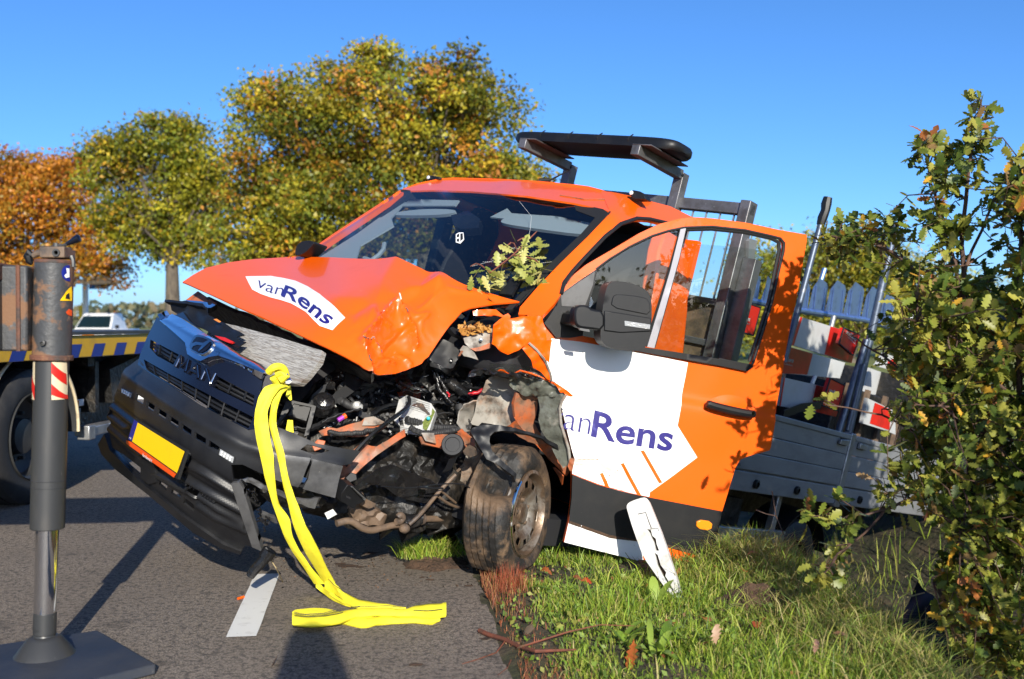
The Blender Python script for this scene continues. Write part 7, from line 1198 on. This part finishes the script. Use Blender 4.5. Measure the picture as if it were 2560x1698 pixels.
# fallen leaves
FL = [(1244, 1505, .05, 'curled brown leaf on the asphalt edge below the red stems', (.30, .10, .04)), (1350, 1460, .05, 'orange brown leaf under the burst wheel', (.38, .11, .03)), (1420, 1462, .05, 'dark red leaf in the grass before the wheel', (.22, .045, .03)), (1432, 1475, .05, 'rusty leaf beside the dark red one', (.34, .10, .04)), (1452, 1487, .04, 'small bright red leaf among broad green leaves', (.48, .07, .03)), (1585, 1665, .10, 'orange maple leaf lying on the plants at the bottom edge', (.48, .13, .03)), (1772, 1658, .05, 'orange leaf near the bottom edge left of a pale one', (.45, .12, .03)), (1790, 1670, .055, 'pale brown leaf at the bottom edge', (.42, .26, .16)), (1300, 1630, .07, 'pale tan leaf on the dry red grass by the asphalt', (.50, .30, .18)), (1316, 1618, .06, 'beige leaf beside the red twig', (.46, .32, .20)), (1302, 1680, .045, 'orange round leaf at the asphalt edge', (.44, .13, .04)), (1705, 1448, .06, 'brown leaf in the grass behind the marker post', (.34, .17, .07)), (1865, 1458, .05, 'brown leaf in the grass under the door corner', (.40, .18, .08)), (1870, 1480, .05, 'red brown leaf near the heaped soil', (.42, .12, .04)), (2102, 1560, .06, 'tan oak leaf on the matted turf', (.42, .24, .12)), (1990, 1655, .05, 'orange yellow leaf in the short grass', (.50, .25, .04)), (2050, 1645, .07, 'rust coloured leaf cluster in the turf', (.36, .15, .05)), (2080, 1630, .06, 'pale orange leaf at the foot of the turf heap', (.46, .24, .12)), (1785, 1595, .05, 'orange leaf lying right of the marker post', (.44, .15, .05)), (1695, 1590, .05, 'dark orange leaf below the marker post', (.36, .11, .04)), (690, 1655, .055, 'curled brown leaf lying on the asphalt by the shadow', (.26, .10, .05)), (1905, 1590, .05, 'narrow dark red leaf in the grass', (.28, .06, .03)), (2035, 1690, .06, 'pinkish brown leaf at the very bottom of the turf', (.44, .24, .18))]
for (x, y, s_, lab, c_) in FL:
    p = gnd(x, y); z0 = (gheight(p[0], p[1]) + .055) if x > 1310 else .012; V, Fa, C = oakleaves(np.zeros((1, 3)), RNG.normal(0, 1, (1, 3)) * [1, 1, .25], np.array([s_ * 1.25]), np.array([c_])); V[:, 2] += .3 * s_ * np.sin(V[:, 0] / s_ * 3); V[:, 1] *= 1.4; V += np.array([p[0], p[1], z0]); o = fastmesh('fallen_leaf', V, Fa, C, 'leaf', loc=(p[0], p[1], z0)); prop(o, lab, 'leaf', 'fallen leaves')
# clod of turf on the road, soil heap, mud splashes
def lump(name, label, cat, px, rx, ry, h, mt, seed, z0=None):
    p = gnd(*px); V = []; n, k = 9, 30; z00 = gheight(p[0], p[1]) if z0 is None else z0
    for i in range(n):
        f_ = i / (n - 1)
        for j in range(k):
            a = 6.283 * j / k; r = (1 - f_) ** .75; q = 1 + .35 * noise.noise(Vector((math.cos(a) * 1.6 + seed, math.sin(a) * 1.6, f_ * 2))); V.append((p[0] + rx * r * q * math.cos(a), p[1] + ry * r * q * math.sin(a), z00 - .01 + h * f_ ** .8 * (1 + .5 * noise.noise(Vector((math.cos(a) * r * 3, math.sin(a) * r * 3, seed)))) + .012 * noise.noise(Vector((math.cos(a) * r * 14, math.sin(a) * r * 14, seed + 5)))))
    Fc = [(i * k + j, i * k + (j + 1) % k, (i + 1) * k + (j + 1) % k, (i + 1) * k + j) for i in range(n - 1) for j in range(k)]; return p, V, Fc
p, V, Fc = lump('', '', '', (1085, 1415), .19, .13, .055, 'soil', 1, .002); sod = thing('turf_clod', (p[0], p[1], 0), 'clod of soil and bright grass torn onto the asphalt', 'turf'); MB().add(V, Fc).build('soil', 'soil', sod, smooth=60)
p2, V, Fc = lump('', '', '', (1110, 1368), .10, .10, .12, 'soil', 3, .002); MB().add(V, Fc).build('soil', 'soil', sod, smooth=60)
n = 420; a = RNG.uniform(0, 6.283, n); r = np.sqrt(RNG.random(n)); P = np.stack([p[0] - .06 + .14 * r * np.cos(a), p[1] + .05 + .08 * r * np.sin(a), .035 + 0 * a], -1); V, Fa, C = blades(P, RNG.uniform(.05, .14, n), RNG.uniform(.003, .0055, n), RNG.uniform(.3, 1.3, n), GC[RNG.choice(6, n, p=[.25, .3, .1, .25, .05, .05])] * RNG.uniform(.8, 1.4, (n, 1))); fastmesh('grass', V, Fa, C, 'blade', sod)
n = 110; P = np.stack([p[0] + .11 + RNG.normal(0, .05, n), p[1] + .06 + RNG.normal(0, .02, n), .04 + 0 * RNG.random(n)], -1); V, Fa, C = blades(P, RNG.uniform(.06, .15, n), RNG.uniform(.003, .005, n), RNG.uniform(.6, 1.6, n), GC[RNG.choice(6, n)] * RNG.uniform(.8, 1.3, (n, 1))); fastmesh('grass', V, Fa, C, 'blade', sod)
p, V, Fc = lump('', '', '', (1890, 1515), .20, .13, .10, 'soil', 5); o = MB().add(V, Fc).build('soil_heap', 'soil', loc=p, smooth=60); prop(o, 'heap of churned brown soil at the ditch edge', 'soil')
for i, (x, y, r) in enumerate(((870, 1417, .035), (850, 1412, .02), (925, 1385, .03), (1075, 1452, .014), (1055, 1446, .010), (1040, 1665, .018), (1212, 1600, .014), (1172, 1467, .014), (955, 1392, .015), (900, 1420, .015))):
    p = gnd(x, y); m = MB(); A = [(p[0] + r * (1 + .5 * noise.noise(Vector((math.cos(a) * 2, math.sin(a) * 2, i)))) * math.cos(a) * 1.5, p[1] + r * (1 + .5 * noise.noise(Vector((math.cos(a) * 2, math.sin(a) * 2, i)))) * math.sin(a), .0055) for a in np.linspace(0, 6.283, 22, endpoint=False)]
    m.add(A + [(p[0], p[1], .010)], [(j, (j + 1) % 22, 22) for j in range(22)]); o = m.build('mud_patch', 'soil', kind='structure')
n = 420; q = np.c_[RNG.uniform(700, 1230, n), 1395 + 75 * RNG.random(n) ** 1.3]; P = gnd(q[:, 0], q[:, 1], .006); V, Fa, C = leafcloud(P, RNG.uniform(.004, .013, n), np.array([(.03, .025, .02), (.10, .06, .035), (.20, .10, .05), (.02, .02, .02)])[RNG.choice(4, n)]); o = fastmesh('road_crumbs', V, Fa, C, 'leaf', kind='stuff'); prop(o, 'crumbs of soil, plastic and leaf scattered on the asphalt', 'debris')
# twig, straws
P = [gnd(x, y, z_) for x, y, z_ in ((1199, 1577, .012), (1225, 1588, .016), (1265, 1600, .02), (1300, 1618, .04), (1340, 1628, .06), (1400, 1626, .07), (1440, 1624, .08))]; tw = MB().tube(P, [.010, .009, .009, .008, .007, .005, .003], 7).tube([P[3], gnd(1420, 1580, .1), gnd(1500, 1562, .12), gnd(1585, 1565, .12)], [.004, .003, .002, .0015], 5).tube([P[2], gnd(1240, 1632, .006), gnd(1190, 1650, .006), gnd(1155, 1660, .006)], [.003, .0025, .002, .0012], 5).tube([gnd(1282, 1640, .01), gnd(1268, 1670, .008), gnd(1245, 1688, .006)], [.002, .002, .001], 4).build('twig', 'twig_red', loc=P[0]); prop(tw, 'red brown twig lying over the asphalt edge', 'twig')
P = [at(672, 1392, 4.6), at(690, 1420, 4.6), gnd(707, 1455, .006)]; o = MB().tube(P, .0025, 5).build('straw', 'straw', loc=P[2]); prop(o, 'single straw leaning by the dangling bumper strut', 'straw')
P = [gnd(594, 1497, .008), gnd(610, 1492, .010)]; o = MB().tube(P, .006, 6).build('orange_shard', 'orange', loc=P[0]); prop(o, 'tiny orange shard on the asphalt left of the white dash', 'shard')
for i, q in enumerate(([(2228, 1580, 4.3), (2228, 1520, 4.3), (2260, 1445, 4.3), (2370, 1372, 4.3)], [(2255, 1600, 4.2), (2258, 1500, 4.2), (2262, 1495, 4.2), (2312, 1482, 4.2)], [(1930, 1228, 5.2), (1940, 1290, 5.2), (1965, 1350, 5.2), (2000, 1450, 5.1)], [(1940, 1290, 5.2), (1915, 1285, 5.2), (1890, 1275, 5.2)])):
    P = [at(a, b, y) for a, b, y in chaikin3(q)] if False else [at(a, b, y) for a, b, y in q]; o = MB().tube(P, .0028 if i < 2 else .003, 5).build('dry_stem', 'straw' if i < 2 else 'twig', loc=P[0]); prop(o, ('long pale grass stem arching over the ditch', 'broken straw stem bent at a right angle by the ditch', 'bare grey twig rising in front of the side guard', 'short side twig in front of the side guard')[i], 'stem')
# dark plastic panel in the ditch
fpn = Surf([(2280, 1460, 'Y', 4.5), (2380, 1560, 'Y', 4.3), (2250, 1560, 'Y', 4.35), (2450, 1690, 'Y', 4.0)]); r_, o = pth('plastic_panel', Z('dt', [(1580, 750), (1690, 850), (1760, 950), (1900, 1140), (2060, 1300), (1900, 1400), (1700, 1330), (1560, 1220), (1440, 1080), (1480, 960), (1540, 830)]), fpn, 'black_plastic', 'black plastic arch panel lying in the ditch', 'panel', solid=.01, step=14, disp=pdisp(.02, .03))
# ---------------------------------------------------------------- broken marker post leaning on the door
MS = Surf([(1595, 1250, 'Y', 5.02), (1640, 1390, 'Y', 4.86), (1700, 1512, 'Y', 4.66), (1560, 1270, 'Y', 5.03)])
mk = thing('road_marker', MS([1695], [1510])[0], 'broken white road marker post leaning against the open door', 'marker post'); mpoly = chaikin(Z('dl', [(858, 985), (852, 955), (866, 933), (905, 915), (960, 898), (984, 902), (1000, 925), (1045, 1040), (1080, 1130), (1130, 1282), (1175, 1410), (1215, 1535), (1232, 1590), (1222, 1605), (1190, 1590), (1148, 1565), (1100, 1480), (1040, 1400), (960, 1282), (900, 1120)]), 1)
gap = [Z('dl', [(985, 1103), (1010, 1108), (1022, 1150), (1044, 1168), (1050, 1205), (1066, 1246), (1042, 1246), (1030, 1190), (1016, 1160), (1006, 1130)]), Z('dl', [(1034, 1258), (1056, 1272), (1076, 1340), (1112, 1388), (1106, 1412), (1140, 1470), (1182, 1548), (1166, 1530), (1120, 1456), (1086, 1400), (1052, 1330)])]
part('post', mpoly, MS, 'post_white', mk, step=7, holes=gap, solid=.035, bevel=.004); part('post_core', Z('dl', [(940, 1060), (1010, 1090), (1080, 1240), (1190, 1560), (1150, 1540), (1040, 1380)]), Off(MS, -.03), 'soil', mk, step=20, solid=.004)
MB().tube(list(Off(MS, .001)(*zip(*Z('dl', [(928, 1008), (978, 997), (1000, 1060), (1015, 1100)])))), .0022, 4).build('reflector_edge', 'seal', mk); MB().tube(list(Off(MS, .0)(*zip(*Z('dl', [(1008, 1105), (1060, 1100), (1062, 1120)])))), .0015, 4).build('reflector_edge', 'seal', mk)
# ---------------------------------------------------------------- yellow sling
slg = thing('lifting_sling', gnd(800, 1490), 'bright yellow lifting sling hooked on the bumper and trailing onto the road', 'sling')
def strap(rows, name, k=3, thick=.006):
    """rows: (x left, x right, y, depth left, depth right) in window b2"""
    rows = np.array(rows, float); tq = np.linspace(0, len(rows) - 1, len(rows) * 5); R2 = np.stack([np.interp(tq, np.arange(len(rows)), rows[:, i]) for i in range(rows.shape[1])], -1)
    for i in range(R2.shape[1]): R2[1:-1, i] = (R2[:-2, i] + R2[1:-1, i] * 2 + R2[2:, i]) / 4
    V = []; NC = 7
    for r in R2:
        a = Z('b2', [(r[0], r[2] + (r[5] if len(r) > 5 else 0))])[0]; b = Z('b2', [(r[1], r[2])])[0]
        for c in np.linspace(0, 1, NC): V.append(at(a[0] + (b[0] - a[0]) * c, a[1] + (b[1] - a[1]) * c, r[3] + (r[4] - r[3]) * c - .008 * math.sin(math.pi * c) + .006 * noise.noise(Vector((c * 3, r[2] * .008, thick * 100)))))
    n = len(R2); m = MB().add(V, [(i * NC + j, i * NC + j + 1, (i + 1) * NC + j + 1, (i + 1) * NC + j) for i in range(n - 1) for j in range(NC - 1)]); o = m.build(name, 'sling', slg, smooth=60, solid=thick)
    return V, n, NC, o
V1, n1, c1, o1 = strap([(470, 620, -380, 4.40, 4.42), (390, 540, -350, 4.38, 4.40), (340, 470, -250, 4.37, 4.38), (310, 425, -120, 4.36, 4.36), (305, 430, 0, 4.36, 4.36), (325, 455, 150, 4.36, 4.35), (362, 486, 300, 4.36, 4.36), (402, 490, 500, 4.38, 4.38), (445, 500, 650, 4.40, 4.41), (490, 530, 800, 4.43, 4.45), (535, 640, 930, 4.46, 4.46), (600, 672, 1100, 4.50, 4.50), (680, 745, 1250, 4.56, 4.56), (790, 850, 1400, 4.63, 4.62), (890, 990, 1560, 4.70, 4.69)], 'band')
V2, n2, c2, o2 = strap([(560, 640, -370, 4.44, 4.46), (500, 560, -300, 4.42, 4.43), (470, 520, -180, 4.40, 4.40), (450, 500, 0, 4.39, 4.39), (490, 545, 150, 4.38, 4.38), (530, 590, 300, 4.38, 4.38), (570, 616, 500, 4.39, 4.39), (590, 642, 600, 4.40, 4.40), (632, 702, 750, 4.41, 4.41), (665, 760, 900, 4.43, 4.42), (692, 805, 1000, 4.45, 4.43), (732, 862, 1100, 4.47, 4.45), (800, 940, 1250, 4.52, 4.50), (895, 1005, 1400, 4.60, 4.58), (985, 1090, 1550, 4.68, 4.66)], 'band')
for (Vv, n_, nc, o_, ks) in ((V1, n1, c1, o1, (4, 5)), (V2, n2, c2, o2, (2, 3))):
    for k_ in ks: MB().tube([np.array(Vv[i * nc + k_]) + np.array([0, -.003, 0]) for i in range(n_ if nc and k_ < 4 else n_ // 2)], .0014, 4).build('black_thread', 'sling_line', o_)
q = [at(x, y, Y_) for x, y, Y_ in ((672, 930, 4.44), (684, 918, 4.42), (700, 916, 4.44), (712, 925, 4.46), (716, 945, 4.48), (704, 960, 4.50), (690, 955, 4.48), (684, 944, 4.46))]; MB().tube(chaikin([tuple(p) for p in q], 2, False), [.014] * 26 if False else .017, 10).build('knot', 'sling', slg)
q = [at(x, y, 4.46) for x, y in ((690, 935), (704, 930), (714, 940), (700, 950))]; MB().tube([np.array(p) for p in q], .020, 9).build('knot', 'sling', slg)
part('end_tag', Z('e1', [(90, 295), (140, 250), (170, 240), (215, 320), (190, 345), (130, 340)]), Surf([(710, 945, 'Y', 4.46), (730, 950, 'Y', 4.47), (715, 960, 'Y', 4.48)]), 'blue_thing', slg, step=10, solid=.004); part('end_tag', Z('e1', [(145, 320), (200, 305), (218, 325), (190, 348), (150, 345)]), Surf([(710, 945, 'Y', 4.45), (730, 950, 'Y', 4.46), (715, 960, 'Y', 4.47)]), 'white_film', slg, step=10, solid=0)
part('inner_band', Z('e1', [(150, 480), (180, 360), (200, 365), (215, 520), (200, 530)]), Surf([(720, 970, 'Y', 4.56), (728, 1000, 'Y', 4.56), (715, 1000, 'Y', 4.56)]), 'sling', slg, step=10, solid=.006); part('inner_band', Z('e1', [(150, 850), (170, 740), (225, 745), (235, 880), (200, 870)]), Surf([(720, 1060, 'Y', 4.62), (732, 1080, 'Y', 4.62), (715, 1080, 'Y', 4.62)]), 'sling', slg, step=10, solid=.006)
# the part lying on the road: folded band, partly on edge
def lying(rows, name, lines=()):
    """rows in window sl: x, y top, y bottom, z of the lower edge, z of the upper edge"""
    rows = np.array(rows, float); tq = np.linspace(0, len(rows) - 1, len(rows) * 5); R2 = np.stack([np.interp(tq, np.arange(len(rows)), rows[:, i]) for i in range(5)], -1)
    for i in range(5): R2[1:-1, i] = (R2[:-2, i] + 2 * R2[1:-1, i] + R2[2:, i]) / 4
    V = []
    for r in R2:
        a = Z('sl', [(r[0], r[2])])[0]; b = Z('sl', [(r[0], r[1])])[0]; A = gnd(a[0], a[1], r[3]); B = gnd(b[0], b[1], r[4])
        for c in np.linspace(0, 1, 6): V.append(A + (B - A) * c + np.array([0, 0, .010 * math.sin(math.pi * c) + .004 * noise.noise(Vector((r[0] * .01, c * 2, 0)))]))
    n = len(R2); m = MB().add(V, [(i * 6 + j, i * 6 + j + 1, (i + 1) * 6 + j + 1, (i + 1) * 6 + j) for i in range(n - 1) for j in range(5)]); o = m.build(name, 'sling', slg, smooth=60, solid=-.010)
    for k_, i0, i1 in lines:
        P = [np.array(V[i * 6 + k_]) + np.array([0, -.006, .012]) for i in range(int(i0 * n), int(i1 * n))]; MB().tube(P, .0014, 4).build('black_thread', 'sling_line', o)
    return o
lying([(440, 610, 705, .012, .045), (470, 590, 720, .012, .05), (560, 575, 728, .010, .055), (700, 575, 722, .010, .05), (850, 605, 700, .010, .04), (1000, 640, 735, .008, .03), (1080, 650, 735, .008, .03), (1180, 645, 712, .008, .025), (1300, 648, 705, .008, .025), (1500, 645, 700, .008, .025), (1620, 640, 705, .010, .025), (1690, 640, 685, .012, .025)], 'lying_band')
lying([(440, 620, 712, .035, .06), (560, 640, 728, .035, .06), (700, 635, 718, .035, .055), (850, 600, 695, .035, .055), (980, 580, 650, .035, .055), (1100, 575, 640, .035, .055), (1250, 575, 640, .035, .055), (1400, 585, 645, .035, .055), (1480, 555, 645, .035, .06), (1560, 540, 645, .035, .06), (1660, 532, 648, .035, .06), (1742, 530, 635, .035, .06)], 'lying_band', ((4, .02, .98), (3, .02, .4), (3, .7, .98), (2, .02, .3), (1, .7, .98)))
lying([(715, 290, 400, .05, .10), (760, 340, 430, .04, .09), (800, 395, 460, .03, .07), (850, 428, 490, .03, .06), (900, 450, 540, .02, .05), (1000, 505, 585, .02, .045), (1100, 520, 600, .02, .045), (1250, 545, 600, .02, .04), (1400, 565, 605, .02, .035)], 'lying_band', ((3, .1, .9),))
lying([(640, 330, 400, .04, .06), (700, 395, 450, .02, .05), (750, 440, 490, .012, .04), (800, 475, 520, .008, .03), (880, 530, 555, .008, .02), (960, 545, 575, .008, .02), (1040, 570, 590, .008, .02)], 'lying_band')
# ---------------------------------------------------------------- the photographer, whose shadow falls on the road
ph = thing('person', (.04, -.36, 0), 'person in dark clothes standing behind the viewpoint holding a camera', 'person')
def skinmesh(name, J, E, mt, sub=2):
    me = bpy.data.meshes.new(name); me.from_pydata([tuple(j[:3]) for j in J], E, []); o = bpy.data.objects.new(name, me); COL.objects.link(o); o.parent = ph; me.materials.append(MAT[mt])
    o.modifiers.new('skin', 'SKIN'); 
    for i, j in enumerate(J): me.skin_vertices[0].data[i].radius = (j[3], j[4] if len(j) > 4 else j[3])
    me.skin_vertices[0].data[0].use_root = True; s_ = o.modifiers.new('sub', 'SUBSURF'); s_.levels = sub; s_.render_levels = sub; return o
J = [(0, 0, .98, .15, .11), (0, 0, 1.15, .145, .10), (0, .01, 1.38, .17, .11), (0, .01, 1.50, .10, .08), (0, .02, 1.58, .055), (-.10, 0, .92, .085), (-.11, .03, .52, .06), (-.12, 0, .10, .045), (-.12, .14, .05, .045, .035), (.10, 0, .92, .085), (.11, .03, .52, .06), (.12, 0, .10, .045), (.12, .14, .05, .045, .035), (-.20, .01, 1.47, .055), (-.27, .02, 1.20, .045), (-.12, .24, 1.22, .032), (.20, .01, 1.47, .055), (.27, .02, 1.20, .045), (.12, .24, 1.22, .032)]
skinmesh('body', J, [(0, 1), (1, 2), (2, 3), (3, 4), (0, 5), (5, 6), (6, 7), (7, 8), (0, 9), (9, 10), (10, 11), (11, 12), (3, 13), (13, 14), (14, 15), (3, 16), (16, 17), (17, 18)], 'cloth')
m = MB(); PM = WM[ph.name]; hc = np.array([.04, -.33, 1.70]); m.lathe(hc - np.array([0, 0, .125]), (0, 0, 1), [(.045, 0), (.06, .03), (.074, .08), (.080, .13), (.078, .18), (.06, .225), (.03, .245), (.002, .25)], 20); m.lathe(hc + np.array([0, .085, -.01]), (0, 1, 0), [(.014, -.02), (.012, .006), (.003, .016)], 8)
for sx in (-.082, .082): m.lathe(hc + np.array([sx, 0, -.01]), (1 if sx > 0 else -1, 0, 0), [(.022, -.01), (.026, .0), (.014, .008)], 10)
m.build('head', 'skin', ph); m = MB(); m.lathe(hc - np.array([0, .012, -.0]), (0, -.25, 1), [(.135, -.13), (.125, -.06), (.112, .0), (.100, .06), (.092, .11), (.080, .15), (.04, .17), (.002, .172)], 20); m.build('shadow_hat', 'shadow_hat', ph)  # last piece is a hat and collar shaped to widen the cast shadow
for sx in (-1, 1):
    J = [(sx * .115, .25, 1.22, .030, .02), (sx * .075, .29, 1.225, .030, .016)]; E = [(0, 1)]
    for k_ in range(4): b = len(J); J += [(sx * .07, .30, 1.245 - .018 * k_, .010), (sx * .045, .315, 1.245 - .018 * k_, .009), (sx * .03, .305, 1.245 - .018 * k_, .008)]; E += [(1, b), (b, b + 1), (b + 1, b + 2)]
    b = len(J); J += [(sx * .085, .275, 1.25, .011), (sx * .06, .28, 1.27, .009)]; E += [(0, b), (b, b + 1)]; skinmesh('hand', J, E, 'skin', 1)
o = MB().box((.04, -.13, 1.235), (.13, .05, .09)).lathe((.04, -.105, 1.235), (0, 1, 0), [(.035, 0), (.035, .04), (.03, .042)], 20).build('camera_body', 'black_plastic', loc=(.04, -.13, 1.19), bevel=.006); prop(o, 'black camera held by the person behind the viewpoint', 'camera')
